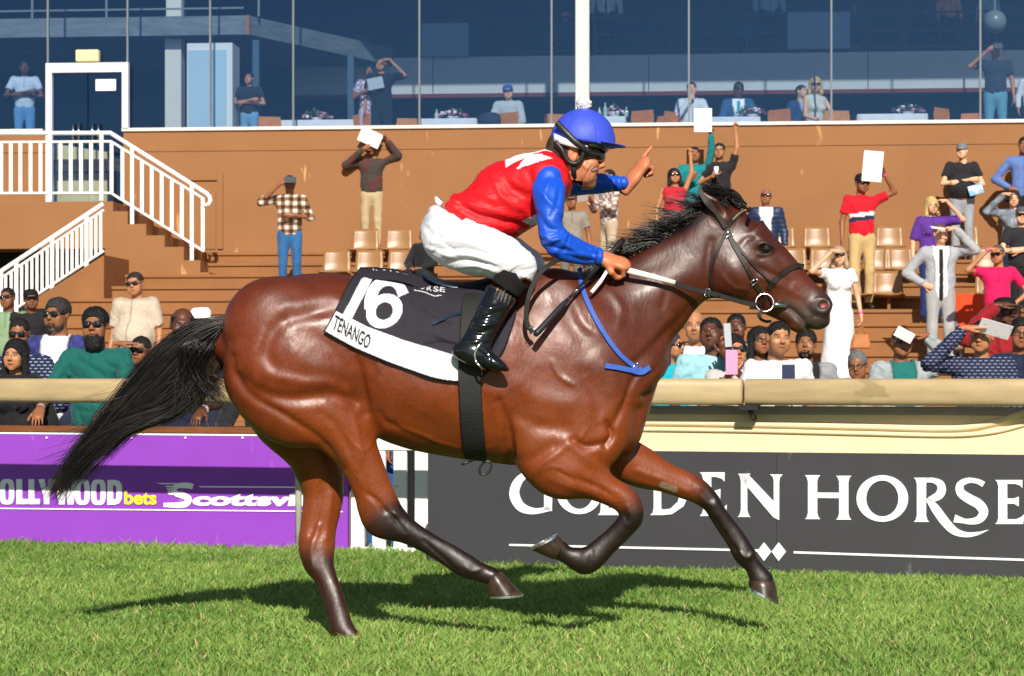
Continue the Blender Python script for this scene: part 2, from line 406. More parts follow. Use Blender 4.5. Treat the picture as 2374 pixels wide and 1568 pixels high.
neck = [st(D_, (1230, 640), (1330, 1010), .15), st(Z3, (330, 655), (800, 1240), .17), st(Z3, (560, 590), (868, 1110), .135), st(Z3, (720, 525), (985, 985), .108), st(Z3, (880, 440), (1058, 865), .093),
        st(Z3, (1050, 350), (1140, 775), .084), st(Z3, (1185, 285), (1205, 742), .078), st(Z3, (1290, 235), (1235, 730), .073)]
head = [st(Z3, (1330, 215), (1205, 600), .07), st(Z3, (1415, 232), (1228, 735), .088), st(Z3, (1530, 345), (1320, 772), .094), st(Z3, (1630, 452), (1430, 800), .086), st(Z3, (1735, 570), (1530, 846), .064),
        st(Z3, (1830, 676), (1610, 872), .054), st(Z3, (1902, 748), (1672, 905), .056), st(Z3, (1928, 800), (1712, 935), .048)]
NF, FF, NH, FH = -.145, .13, -.12, .12
nfore = [st(Z5, (420, -60), (60, 120), .10, NF), st(Z5, (440, 60), (150, 350), .10, NF), st(Z5, (500, 150), (320, 445), .092, NF), st(Z5, (610, 242), (500, 503), .076, NF), st(Z5, (745, 368), (655, 545), .058, NF), st(Z5, (852, 440), (752, 590), .050, NF),
         st(Z5, (922, 530), (772, 612), .047, NF), st(Z5, (938, 635), (780, 632), .046, NF), st(Z5, (885, 728), (756, 655), .040, NF), st(Z5, (795, 822), (688, 726), .030, NF),
         st(Z5, (728, 888), (615, 785), .030, NF), st(Z5, (672, 952), (530, 850), .038, NF), st(Z5, (610, 992), (488, 846), .038, NF), st(Z5, (520, 972), (455, 838), .031, NF), st(Z5, (430, 940), (432, 820), .031, NF), st(Z5, (355, 912), (418, 790), .036, NF)]
ffore = [st(Z5, (720, -20), (480, 230), .10, FF), st(Z5, (862, 112), (725, 375), .090, FF), st(Z5, (1000, 200), (885, 440), .074, FF), st(Z5, (1125, 288), (1045, 470), .06, FF), st(Z5, (1250, 345), (1165, 508), .05, FF),
         st(Z5, (1345, 402), (1248, 535), .048, FF), st(Z5, (1434, 505), (1325, 578), .045, FF), st(Z5, (1478, 588), (1372, 645), .036, FF), st(Z5, (1535, 662), (1420, 722), .030, FF), st(Z5, (1605, 752), (1486, 822), .032, FF),
         st(Z5, (1672, 862), (1535, 914), .038, FF), st(Z5, (1708, 940), (1596, 968), .031, FF), st(Z5, (1790, 1050), (1632, 1048), .037, FF)]
nhind = [st(Z1, (800, 330), (170, 560), .15, NH), st(Z1, (985, 640), (160, 790), .158, NH), st(Z1, (1062, 850), (330, 965), .14, NH), st(Z1, (1108, 1025), (690, 1140), .110, NH), st(Z1, (1152, 1185), (850, 1275), .086, NH),
         st(Z1, (1203, 1335), (945, 1410), .066, NH), st(Z1, (1262, 1500), (1005, 1530), .053, NH), st(Z4, (730, 500), (478, 570), .047, NH), st(Z4, (775, 575), (510, 625), .044, NH), st(Z4, (845, 632), (720, 735), .038, NH),
         st(Z4, (960, 708), (890, 822), .031, NH), st(Z4, (1080, 775), (1008, 898), .030, NH), st(Z4, (1195, 845), (1098, 955), .037, NH), st(Z4, (1262, 885), (1185, 978), .034, NH), st(Z4, (1345, 925), (1255, 992), .037, NH)]
fhind = [st(Z1, (760, 700), (200, 800), .14, FH), st(Z1, (900, 1000), (350, 1060), .12, FH), st(Z4, (370, 180), (30, 215), .10, FH), st(Z4, (390, 330), (98, 320), .082, FH), st(Z4, (392, 440), (138, 440), .07, FH), st(Z4, (372, 550), (136, 545), .058, .11),
         st(Z4, (346, 660), (122, 660), .048, .10), st(Z4, (338, 770), (110, 762), .046, .085), st(Z4, (336, 870), (138, 872), .041, .07), st(Z4, (350, 955), (205, 972), .034, .05),
         st(Z4, (386, 1060), (252, 1086), .030, .02), st(Z4, (420, 1170), (290, 1192), .031, -.01), st(Z4, (455, 1265), (316, 1300), .037, -.03), st(Z4, (495, 1320), (375, 1360), .034, -.045), st(Z4, (530, 1360), (420, 1400), .036, -.05)]
shoulder = [st(D_, (1215, 700), (1350, 690), .09, -.08), st(D_, (1185, 800), (1440, 790), .115, -.11), st(D_, (1190, 900), (1462, 905), .12, -.125), st(D_, (1196, 1000), (1455, 1005), .115, -.13), st(D_, (1215, 1080), (1395, 1055), .10, -.14)]
fshoulder = [r[:5] + (-r[5],) for r in shoulder]
def hp(zf, x, y, yy):
    q = P(*zf(x, y), CAMD + yy); return (q.x, q.y, q.z)
hz = .0070
fld = Field((-1.35, -.36, -.1), (1.5, .36, 1.92), hz)
fld.loft(torso, 0, 120, p=2.15, caps=(1.6, 4.))
fld.cone(hp(D_, 1482, 850, 0), hp(D_, 1440, 1000, 0), .09, .085, .08, flat=((0, 1, 0), 1.3))
fld.loft(neck, .09, 90, p=2.0)
fld.loft(head, .035, 100, p=2.35, caps=(1., 1.9))
fld.cone(hp(Z3, 1850, 850, 0), hp(Z3, 1862, 880, 0), .040, .028, .03, flat=((0, 1, 0), 1.25))
fld.loft(shoulder, .06, 60); fld.loft(fshoulder, .06, 60)
fld.loft(nhind, .05, 160); fld.loft([r[:5] + (-r[5],) for r in nhind[:3]], .05, 60); fld.loft(fhind, .05, 160)
fld.loft(nfore, .035, 160); fld.loft(ffore, .035, 140)
# jaw, eye ridge, muzzle, chin, ears
for sy in (-1, 1):
    fld.ell(hp(Z3, 1355, 600, sy*.055), (.085, .045, .085), .03)
    fld.cone(hp(Z3, 1480, 425, sy*.07), hp(Z3, 1560, 450, sy*.068), .026, .02, .02)
    fld.ell(hp(Z3, 1532, 468, sy*.094), (.022, .016, .016), .012, 's')
    fld.ell(hp(Z3, 1868, 795, sy*.04), (.035, .026, .032), .02)
    M = Matrix.Rotation(math.radians(-35), 3, 'Y')
    fld.ell(hp(Z3, 1868, 790, sy*.070), (.025, .026, .0165), .008, 's', M=np.array(M))
    a = hp(Z3, 1300, 300, sy*.05); b = hp(Z3, 1150, 125, sy*.075); c = hp(Z3, 1225, 205, sy*.066)
    fld.cone(a, c, .026, .026, .02); fld.cone(c, b, .026, .004, .01)
    a = hp(Z3, 1272, 262, sy*.085); b = hp(Z3, 1175, 150, sy*.092)
    fld.cone(a, b, .015, .006, .012, op='s')
fld.cone(hp(Z3, 1700, 905, 0), hp(Z3, 1745, 930, 0), .026, .020, .02, flat=((0, 1, 0), 1.4))
for sy in (-1, 1):     # mouth line
    mp = [(1640, 792), (1700, 822), (1760, 880), (1800, 928)]
    for i in range(3): fld.cone(hp(Z3, *mp[i], sy*.062), hp(Z3, *mp[i+1], sy*.058), .008, .009, .008, op='s')
HV, HQ = fld.mesh(3)
leg_paths = {k: [((r[0]+r[2])/2, (r[1]+r[3])/2) for r in L] for k, L in dict(nf=nfore, ff=ffore, nh=nhind, fh=fhind).items()}
# --- sculpted muscle strokes on the near side (zoom, path, width, amount, y limit)
strokes = [
 (Z1, [(960, 1130), (1010, 1200), (1060, 1250), (1075, 1320)], .006, .005, -.05), (Z1, [(1060, 1250), (1100, 1230), (1130, 1180)], .005, .004, -.05), (Z1, [(1300, 1080), (1420, 1130), (1560, 1190), (1690, 1230)], .008, .005, -.05), (Z5, [(260, 330), (330, 300), (400, 320), (520, 400)], .006, .005, -.06), (Z5, [(560, 60), (520, 120), (450, 160)], .007, .005, -.06),
 (Z3, [(1560, 640), (1620, 690), (1640, 760)], .006, .005, -.02), (Z3, [(1640, 640), (1700, 670), (1740, 720)], .006, .004, -.02), (Z3, [(1290, 620), (1350, 680), (1440, 700)], .007, .005, -.02), (Z3, [(300, 1120), (340, 1200), (420, 1250)], .01, .006, -.05), (Z3, [(900, 620), (960, 700), (940, 800)], .012, -.005, -.02), (Z3, [(640, 720), (700, 820), (680, 920)], .018, .006, -.02), (Z3, [(420, 760), (480, 900), (560, 960)], .02, .007, -.03),
 (Z1, [(1180, 1000), (1220, 1060), (1300, 1090)], .012, -.007, -.02), (Z1, [(1880, 900), (1900, 1050), (1880, 1200)], .016, -.008, -.02), (Z1, [(1960, 850), (1990, 1000), (1990, 1150)], .014, .007, -.02),
 (Z3, [(1640, 790), (1700, 815), (1760, 872), (1802, 932)], .0065, -.012, -.005), (Z3, [(1650, 830), (1720, 880), (1780, 935)], .011, .007, -.005), (Z3, [(1488, 458), (1508, 432), (1540, 428), (1578, 452)], .007, .012, -.02), (Z3, [(1492, 482), (1530, 500), (1572, 482)], .006, .007, -.02),
 (Z3, [(1820, 770), (1845, 750), (1885, 752), (1915, 780), (1905, 830)], .007, .007, -.005), (Z3, [(1600, 500), (1650, 560), (1700, 640)], .02, -.006, -.02), (Z3, [(1330, 560), (1400, 640), (1420, 720)], .03, .006, -.02),
 (Z1, [(470, 735), (560, 772), (700, 800), (850, 800), (950, 850)], .022, .011, -.05), (Z1, [(270, 770), (400, 860), (600, 905), (850, 890), (1010, 930)], .028, -.016, -.05),
 (Z1, [(600, 360), (500, 470), (455, 600), (500, 700)], .03, -.012, -.05), (Z1, [(440, 500), (360, 620), (320, 720)], .028, .009, -.05),
 (Z1, [(230, 640), (235, 740), (330, 880), (560, 1010), (800, 1180), (930, 1370)], .016, -.011, -.05), (Z1, [(560, 320), (720, 270), (860, 230), (930, 260)], .03, .010, -.04),
 (Z1, [(600, 400), (760, 350), (900, 330)], .025, -.008, -.04), (Z1, [(1010, 600), (1050, 720), (1075, 860), (1100, 1000)], .018, -.016, -.02),
 (Z1, [(860, 900), (950, 940), (1030, 975)], .02, .012, -.05), (Z1, [(800, 1000), (900, 1080), (960, 1200), (1030, 1380)], .018, -.007, -.05),
 (Z1, [(1010, 1010), (1040, 1150), (1070, 1300)], .013, .005, -.05), (Z1, [(940, 1220), (1000, 1340), (1060, 1460)], .016, .006, -.05),
 (Z1, [(640, 620), (740, 690), (900, 720)], .04, .010, -.05), (Z1, [(300, 500), (260, 640)], .03, .006, -.05), (Z1, [(700, 480), (840, 560), (960, 700)], .03, -.006, -.05),
 (Z1, [(1120, 640), (1180, 680), (1150, 760)], .014, .008, -.02), (Z1, [(1300, 820), (1500, 900), (1650, 960)], .06, .006, -.02), (Z1, [(1300, 1000), (1500, 1080), (1680, 1130)], .05, -.005, -.02),
 (Z5, [(70, 330), (62, 180), (50, 40), (0, -120)], .018, -.024, -.03), (Z5, [(200, 380), (240, 310), (330, 240), (430, 170)], .014, .008, -.06), (Z5, [(140, 270), (220, 240), (340, 170)], .028, -.010, -.06),
 (Z5, [(380, 330), (480, 375), (620, 430), (740, 500)], .012, -.008, -.06), (Z5, [(330, 380), (460, 430), (620, 480)], .014, .006, -.06), (Z5, [(420, 130), (540, 230), (680, 350)], .018, .006, -.06),
 (Z5, [(700, 20), (730, 90), (690, 170)], .012, -.022, -.02), (Z5, [(480, 130), (560, 170), (680, 150)], .014, -.014, -.02),
 (Z3, [(775, 1200), (745, 1260), (715, 1360), (640, 1500)], .014, -.013, -.02), (Z3, [(560, 1100), (640, 1200), (690, 1330)], .035, .012, -.02), (Z3, [(480, 1190), (560, 1330), (560, 1480)], .03, -.010, -.05),
 (Z3, [(120, 1250), (220, 1330), (380, 1360)], .045, .012, -.05), (Z3, [(90, 1420), (200, 1480), (380, 1500)], .03, -.009, -.05), (Z3, [(330, 700), (400, 860), (520, 1040)], .045, -.010, -.03),
 (Z3, [(1110, 800), (1010, 900), (900, 1010), (760, 1140)], .02, -.011, -.02), (Z3, [(1040, 830), (940, 930), (820, 1060)], .03, .007, -.02), (Z3, [(700, 620), (860, 560), (1060, 470)], .045, -.008, -.02),
 (Z3, [(780, 760), (920, 700), (1080, 640)], .05, .007, -.02), (Z3, [(1225, 420), (1205, 560), (1215, 680)], .018, -.010, -.02),
 (Z3, [(1480, 620), (1580, 650), (1700, 700)], .012, .006, -.02), (Z3, [(1460, 560), (1560, 600), (1680, 650)], .014, -.005, -.02), (Z3, [(1400, 790), (1460, 690), (1470, 620)], .013, -.006, -.02),
 (Z3, [(1400, 440), (1440, 400), (1490, 410)], .014, -.007, -.02), (Z3, [(1500, 520), (1560, 500)], .007, -.004, -.02), (Z3, [(1495, 430), (1530, 425), (1570, 445)], .007, .006, -.02),
 (Z3, [(1820, 860), (1850, 850), (1900, 870)], .01, -.004, -.01), (Z3, [(1780, 760), (1800, 820), (1840, 850)], .01, -.005, -.01), (Z3, [(1660, 700), (1760, 740), (1800, 790)], .012, .004, -.01),
 (Z4, [(540, 450), (600, 500), (640, 560)], .009, -.010, -.04), (Z4, [(640, 540), (700, 600), (760, 680)], .009, -.006, -.04), (Z4, [(680, 570), (730, 580)], .010, .006, -.04), (Z4, [(880, 740), (1000, 850), (1090, 930)], .007, -.006, -.04),
 (Z4, [(1130, 900), (1180, 930), (1240, 900)], .008, .006, -.04), (Z5, [(830, 560), (850, 620), (830, 680)], .01, .007, -.06), (Z5, [(800, 600), (830, 650)], .008, -.006, -.06), (Z5, [(600, 860), (590, 920), (600, 960)], .009, -.006, -.06)]
HN = normals(HV, HQ); disp = np.zeros(len(HV)); near = sstep(.15, -.35, HN[:, 1])
for zf, pa, w, amp, ym in strokes:
    path = catmull(xz(zf, pa, -.15), 14)[:, :2]
    lo, hi = path.min(0) - 3*w, path.max(0) + 3*w
    m = np.where((HV[:, 0] > lo[0]) & (HV[:, 0] < hi[0]) & (HV[:, 2] > lo[1]) & (HV[:, 2] < hi[1]) & (HV[:, 1] < ym))[0]
    if not len(m): continue
    dd, tt = pdist(HV[m, 0], HV[m, 2], path)
    disp[m] += (amp*.75 if amp > 0 else amp*.95) * np.exp(-(dd/w)**2) * near[m] * (.35 + .65*np.sin(np.pi*np.clip(tt, .06, .94))**.5)
# strokes on the far legs that face the camera
for zf, pa, w, amp in [(Z4, [(240, 640), (200, 780), (210, 900)], .012, .006), (Z4, [(270, 380), (240, 540), (200, 700)], .012, -.006), (Z4, [(320, 450), (300, 600), (290, 720)], .014, .005), (Z4, [(230, 960), (300, 1120), (360, 1290)], .008, -.006),
                       (Z5, [(820, 430), (1000, 460), (1150, 520)], .012, -.006), (Z5, [(900, 330), (1080, 400), (1230, 470)], .012, .005), (Z5, [(1330, 470), (1380, 520)], .012, -.006), (Z5, [(1400, 650), (1500, 800), (1560, 880)], .008, -.006), (Z5, [(1560, 870), (1620, 900), (1660, 860)], .009, .006)]:
    path = catmull(xz(zf, pa, .1), 10)[:, :2]; m = np.where((HV[:, 1] > 0) & (HV[:, 1] < .14))[0]
    dd, tt = pdist(HV[m, 0], HV[m, 2], path); disp[m] += amp*np.exp(-(dd/w)**2)*near[m]
disp += near * (.0016*(vnoise(HV, 26, 3) - .5) + .0045*(vnoise(HV, 10, 5) - .5))
HV = HV + HN * disp[:, None]; HV = lap(HV, HQ, .35)
# --- coat colour
def leg_t(name, V):
    d, t = pdist(V[:, 0], V[:, 2], leg_paths[name]); return d, t
bay = np.array(srgb('6c2d11')); dark = np.array(srgb('3b160b')); red = np.array(srgb('8e4518')); blk = np.array((.0045, .0035, .0035))
nz = vnoise(HV, 7, 1)*.6 + vnoise(HV, 19, 2)*.4
X_, Y_, Zw = HV.T
C = bay[None] * (1 + .5*(nz-.5) + .3*(vnoise(HV, 34, 8)-.5))[:, None]
w = sstep(1.2, 1.62, Zw + .1*(nz-.5)) * .75; C = C*(1-w[:, None]) + dark*w[:, None]
w = sstep(.05, .5, X_) * (1 - sstep(1.0, 1.15, X_)) * sstep(.85, 1.1, Zw) * .55; C = C*(1-w[:, None]) + dark*w[:, None]
w = sstep(1.15, .75, Zw)*.5*sstep(-.2, .1, -np.abs(X_)+.9); C = C*(1-w[:, None]) + red*w[:, None]
for nm, t0, t1, sgn in (('nf', .30, .46, -1), ('ff', .30, .50, 1), ('nh', .42, .60, -1), ('fh', .45, .60, 9)):
    d, t = leg_t(nm, HV); on = (d < .14) & (Zw < .97) & ((Y_*sgn > .02) if sgn != 9 else (X_ < -.62))
    w = np.where(on, sstep(t0, t1, t + .10*(nz-.5)), 0)*.96
    if nm == 'fh': w *= .90
    C = C*(1-w[:, None]) + blk*w[:, None]
mz = P(*Z3(1870, 850), CAMD); w = sstep(.17, .05, np.hypot(X_-mz.x, Zw-mz.z))*.93; C = C*(1-w[:, None]) + np.array((.022, .016, .014))*w[:, None]
lips, _ = pdist(X_, Zw, xz(Z3, [(1640, 800), (1720, 860), (1790, 930)])); w = sstep(.05, .02, lips)*(Y_ < .2)*.75; C = C*(1-w[:, None]) + np.array((.05, .035, .03))*w[:, None]
no = hp(Z3, 1866, 792, -.05); w = sstep(.022, .008, np.linalg.norm((HV-np.array(no))*np.array([1, .6, 1.3]), axis=1)); C = C*(1-w[:, None]) + np.array((.30, .075, .07))*w[:, None]
ey = hp(Z3, 1532, 466, -.09); w = sstep(.042, .020, np.hypot(X_-ey[0], Zw-ey[2]))*(Y_ < 0)*.85; C = C*(1-w[:, None]) + blk*w[:, None]
ea = np.array(xz(Z3, [(1285, 290), (1225, 205), (1150, 125)])); d, t = pdist(X_, Zw, ea); w = sstep(.035, .012, d)*(t > .3)*.5; C = C*(1-w[:, None]) + blk*w[:, None]
crest, _ = pdist(X_, Zw, xz(Z3, [(250, 650), (560, 590), (780, 480), (1160, 300), (1300, 230)])); w = sstep(.03, .0, crest)*(np.abs(Y_) < .06); C = C*(1-w[:, None]) + blk*w[:, None]
cal = np.array(xz(Z5, [(1070, 430), (1150, 460)])); d, t = pdist(X_, Zw, cal); w = sstep(.016, .010, d)*(Y_ > 0)*.8; C = C*(1-w[:, None]) + np.array((.32, .25, .18))*w[:, None]
# hoofless horse body
hm = mat('horse_coat', rough=.45, spec=.56, attr=True, noise=.24, nscale=170., bump=.075, bscale=75., coat=.0, stretch=(.9, 1., .55))
nt_ = hm.node_tree; n_ = nt_.nodes.new('ShaderNodeTexNoise'); n_.inputs['Scale'].default_value = 11; n_.inputs['Detail'].default_value = 7; r_ = nt_.nodes.new('ShaderNodeMapRange'); r_.inputs[1].default_value = .3; r_.inputs[2].default_value = .7; r_.inputs[3].default_value = .33; r_.inputs[4].default_value = .52; tc_ = nt_.nodes.new('ShaderNodeTexCoord')
nt_.links.new(tc_.outputs['Object'], n_.inputs['Vector']); nt_.links.new(n_.outputs['Fac'], r_.inputs[0]); nt_.links.new(r_.outputs[0], nt_.nodes['Principled BSDF'].inputs['Roughness'])
hm.node_tree.nodes['Principled BSDF'].inputs['Coat Roughness'].default_value = .22
horse = empty('horse', (P(850, 1480, 9).x, .12, 0), 'glossy bay racehorse at full gallop with black legs, mane and tail', 'horse')
def sub(o, root):
    """parent keeping world coordinates"""
    o.parent = root; o.matrix_parent_inverse = root.matrix_basis.inverted(); return o
def root_parent(root):
    return lambda o: sub(o, root)
body = sub(mobj('body', fast_mesh('horse_body', HV, HQ, True, np.clip(C, 0, 1)), hm), horse)
hbvh = BVHTree.FromPolygons([Vector(v) for v in HV], HQ.tolist())
def on_horse(x, z, off=.004, far=False):
    o = Vector((x, 3 if far else -3, z)); h = hbvh.ray_cast(o, Vector((0, -1 if far else 1, 0)))
    if h[0] is None: return None
    n = h[1]; 
    return h[0] + Vector((0, off if far else -off, 0)), n
# eyes
for sy in (-1, 1):
    c = hp(Z3, 1532, 466, sy*.0735); e = MB()
    nseg = 14; prof = [(.0235*math.sin(math.pi*i/nseg)+1e-4, .0235*math.cos(math.pi*i/nseg)) for i in range(nseg+1)]
    e.lathe(prof, 18, c); sub(e.build('eye', mat('horse_eye', (.012, .008, .006), .03, .8), None, True), horse)
# hooves with shoes
def hoof(zf, cf, cb, toe, heel, yc, w1=.042, w2=.056, shoe_on=True):
    g = lambda p: P(*zf(*p), CAMD + yc)
    cf, cb, toe, heel = map(g, (cf, cb, toe, heel)); rings = []; n = 20; V = []; F = []
    for i, t in enumerate((-.12, 0, .35, .7, .94, 1.0)):
        f = cf.lerp(toe, t); b = cb.lerp(heel, t); c = (f+b)/2; a = (f-b)/2; w = w1 + (w2-w1)*t
        if t < 0: a = a*.82; w *= .82
        for k in range(n):
            th = 2*math.pi*k/n; cc = math.cos(th); V.append(tuple(c + a*cc + Vector((0, w*math.sin(th)*(1-.12*(cc < 0)*abs(cc)), 0))))
    for i in range(5):
        for k in range(n): F.append((i*n+k, i*n+(k+1) % n, (i+1)*n+(k+1) % n, (i+1)*n+k))
    F.append(tuple(5*n+k for k in range(n))); F.append(tuple(range(n))[::-1])
    m = MB().add(V, F); o = sub(m.build('hoof', mat('hoof_horn', srgb('3a2c20'), .35, .5, noise=.6, nscale=30, stretch=(1, 1, 1)), None, True), horse)
    o.data.polygons[-2].use_smooth = False
    nrm = (toe-heel).normalized(); dn = Vector((nrm.z, 0, -nrm.x)); 
    if dn.dot(toe-cf) < 0: dn = -dn
    S = MB(); V = []; F = []
    for k in range(n+1):
        th = math.radians(-150) + math.radians(300)*k/n; cc, sn = math.cos(th), math.sin(th); c = (toe+heel)/2; a = (toe-heel)/2
        for rr, hh in ((1.035, 0), (1.035, .009), (.74, .009), (.74, 0)):
            V.append(tuple(c + a*cc*rr + Vector((0, w2*sn*rr, 0)) + dn*(hh - .001)))
    for k in range(n):
        for q in range(4): F.append((k*4+q, k*4+(q+1) % 4, (k+1)*4+(q+1) % 4, (k+1)*4+q))
    F += [(0, 1, 2, 3), (n*4+3, n*4+2, n*4+1, n*4)]
    so = S.add(V, F).build('horseshoe', mat('shoe_alloy', (.75, .76, .78), .28, .5, 1.), None); so.parent = o
    return o
hoof(Z4, (1352, 930), (1258, 985), (1483, 1066), (1274, 1078), NH)
hoof(Z5, (345, 912), (420, 800), (200, 850), (388, 752), NF)
hoof(Z5, (1796, 1055), (1622, 1050), (1822, 1195), (1628, 1095), FF)
hoof(Z4, (535, 1365), (425, 1390), (610, 1415), (455, 1425), -.05)
# --- mane, forelock, tail: strands
def strands(name, roots, n, m, parent, width=.0016, seg=9):
    """roots: function(i, rng) -> list of control points (numpy) ; three-sided tapered tubes"""
    Vs = []; Fs = []; off = 0
    for i in range(n):
        c = catmull(roots(i), seg); d = np.gradient(c, axis=0); d /= np.maximum(np.linalg.norm(d, axis=1), 1e-9)[:, None]
        a = np.cross(d, (0, 1, .2)); a /= np.maximum(np.linalg.norm(a, axis=1), 1e-9)[:, None]; b = np.cross(d, a)
        wd = width*(RNG.random()*.8+.6)*np.linspace(1, .25, seg)[:, None]
        ring = np.stack([c + a*wd, c - a*wd*.5 + b*wd*.87, c - a*wd*.5 - b*wd*.87], 1).reshape(-1, 3)
        Vs.append(ring); base = off + 3*np.arange(seg-1)
        for k in range(3): Fs.append(np.stack([base+k, base+(k+1) % 3, base+3+(k+1) % 3, base+3+k], 1))
        off += 3*seg
    o = mobj(name, fast_mesh(name, np.concatenate(Vs), np.concatenate(Fs)), m); return sub(o, parent)
hairm = mat('horse_hair', (.011, .008, .0075), .36, .6, noise=.6, nscale=30, spots=((.035, .018, .011), 6., .55, (1, 1, 1)))
def z3w(p, y): q = P(*Z3(*p), CAMD); return np.array((q.x, y, q.z))
crest_path = np.array(catmull([tuple(z3w(p, 0)) for p in [(250, 660), (420, 640), (560, 596), (680, 540), (800, 480), (980, 392), (1100, 330), (1200, 280), (1300, 225), (1370, 205)]], 60))
crest_path = catmull(crest_path[:, [0, 2, 1]], 60)[:, [0, 2, 1]]
MCL = []
for k in range(120):
    t = .03 + .95*(k + RNG.random())/120; side = RNG.uniform(-1, 1); w_ = sstep(.30, .42, t)
    vl = np.array((-.3-.4*RNG.random(), -.45*RNG.random()-.12, -.3-.4*RNG.random())); vu = np.array((-1., side*.3, .10 + .42*RNG.random() - .30*RNG.random()))
    v = vl*(1-w_) + vu*w_; MCL.append((t, side, v/np.linalg.norm(v), (.09 + .08*RNG.random())*(1 + .35*sstep(.45, .85, t)), RNG.normal(0, .02, 3)))
def mane_root(i):
    t, side, v, L, cv = MCL[i % 120]; t = min(max(t + RNG.normal(0, .008), 0), .999); L = L*RNG.uniform(.55, 1.1)
    p = crest_path[int(t*59)] + (0, side*.028 + RNG.normal(0, .004), -.012 - abs(side)*.008); tip = p + v*L + cv*.6 + RNG.normal(0, .007, 3); q = p + v*L*.5 + cv*.4 + (0, 0, .016) + RNG.normal(0, .004, 3)
    if RNG.random() < .06: tip = tip + (-.02, RNG.normal(0, .02), .035*RNG.random())
    return [p, p + (q-p)*.5 + (0, 0, .009), q, tip]
strands('mane', mane_root, 2600, hairm, horse, .0018, 7)
def forelock_root(i):
    a = z3w((1390+RNG.uniform(-40, 30), 215+RNG.uniform(-15, 20)), RNG.uniform(-.045, .03)); t = RNG.random(); e = z3w((1150+110*t+RNG.normal(0, 12), 118+70*t*RNG.random()+RNG.normal(0, 10)), RNG.uniform(-.09, .03))
    mid = (a+e)/2 + (.01, 0, .014 + .012*RNG.random()); return [a, mid, e + RNG.normal(0, .006, 3)]
strands('forelock', forelock_root, 520, hairm, horse, .0019)
def dw(x, y, yy): q = P(x, y, CAMD + yy); return np.array((q.x, yy, q.z))
tail_c = [(545, 742, .040), (470, 778, .074), (400, 838, .102), (335, 905, .088), (272, 965, .060), (215, 1028, .045), (165, 1090, .034), (120, 1152, .018)]
TCL = []
for k in range(110):
    TCL.append((RNG.uniform(-1, 1), RNG.normal(0, .5), .40 + .62*RNG.random()**.7, RNG.normal(0, .014, 2), RNG.uniform(0, 6.28), RNG.uniform(.008, .03), RNG.random()))
def tail_root(i):
    u, vv, t1, kink, ph, am, droop = TCL[i % 110]; t1 = t1*RNG.uniform(.85, 1.04); pts = []; sp_ = RNG.normal(0, 1, 3)
    for j, (x, y, hw) in enumerate(tail_c):
        t = j/7
        if t > t1: break
        c = dw(x, y, 0); k = hw*(1.0 if j else .35)
        c = c + np.array((.72, 0, -.69))*k*u*(1.0 if u > 0 else .72) + np.array((0, vv*(.02+.05*t), 0)) + np.array((.69, 0, .72))*am*math.sin(ph + t*7)*t
        c = c + sp_*np.array((.010, .008, .010))*(.5 + .5*math.sin(math.pi*min(t/t1, 1))) + np.array((kink[0], 0, kink[1]))*t*1.2
        if u > .3 and t > .15: c = c + np.array((.05, 0, -.08))*(u-.3)*t*droop
        pts.append(c)
    if RNG.random() < .10: pts[-1] = pts[-1] + np.array((-.14*RNG.random(), RNG.normal(0, .02), .08*RNG.random()-.03))
    return pts
strands('tail', tail_root, 2900, hairm, horse, .0017, 12)
def tail_lock(i):     # long lock sweeping under the tail
    u = RNG.normal(0, 1); e = RNG.normal(0, .006, 3); k = RNG.uniform(.8, 1.02); pts = [(505, 830, .02), (455, 905, .03), (395, 952, .022), (320, 978, .018), (250, 1012, .020), (185, 1068, .022), (122 + 20*RNG.random(), 1152 - 25*RNG.random(), .018)]
    out = [dw(x + 8*math.sin(i*1.7 + j), y, -.03) + np.array((.4, .5, -.9))*hw*u*.6 + e*(1 + j*.3) for j, (x, y, hw) in enumerate(pts)]
    return out[:6] if RNG.random() < .35 else out
strands('tail', tail_lock, 650, hairm, horse, .0016, 13)
def tail_low(i):      # hair hanging from the dock beside the buttock
    x0 = RNG.uniform(500, 540); a = dw(x0, 745 + (540-x0)*.4, RNG.normal(-.02, .025)); b = dw(x0 - 40 - 60*RNG.random(), 815, RNG.normal(-.03, .04)); e = dw(RNG.uniform(400, 535), RNG.uniform(870, 955), RNG.normal(-.02, .05))
    return [a, b, (b+e)/2 + (-.01, 0, -.02), e]
strands('tail', tail_low, 1100, hairm, horse, .0016, 10)
dock = MB().tube([tuple(dw(560, 735, 0)), tuple(dw(520, 752, 0)), tuple(dw(465, 785, 0)), tuple(dw(400, 840, 0))], [.04, .034, .026, .012], 10)
sub(dock.build('dock', hairm, None, True), horse)
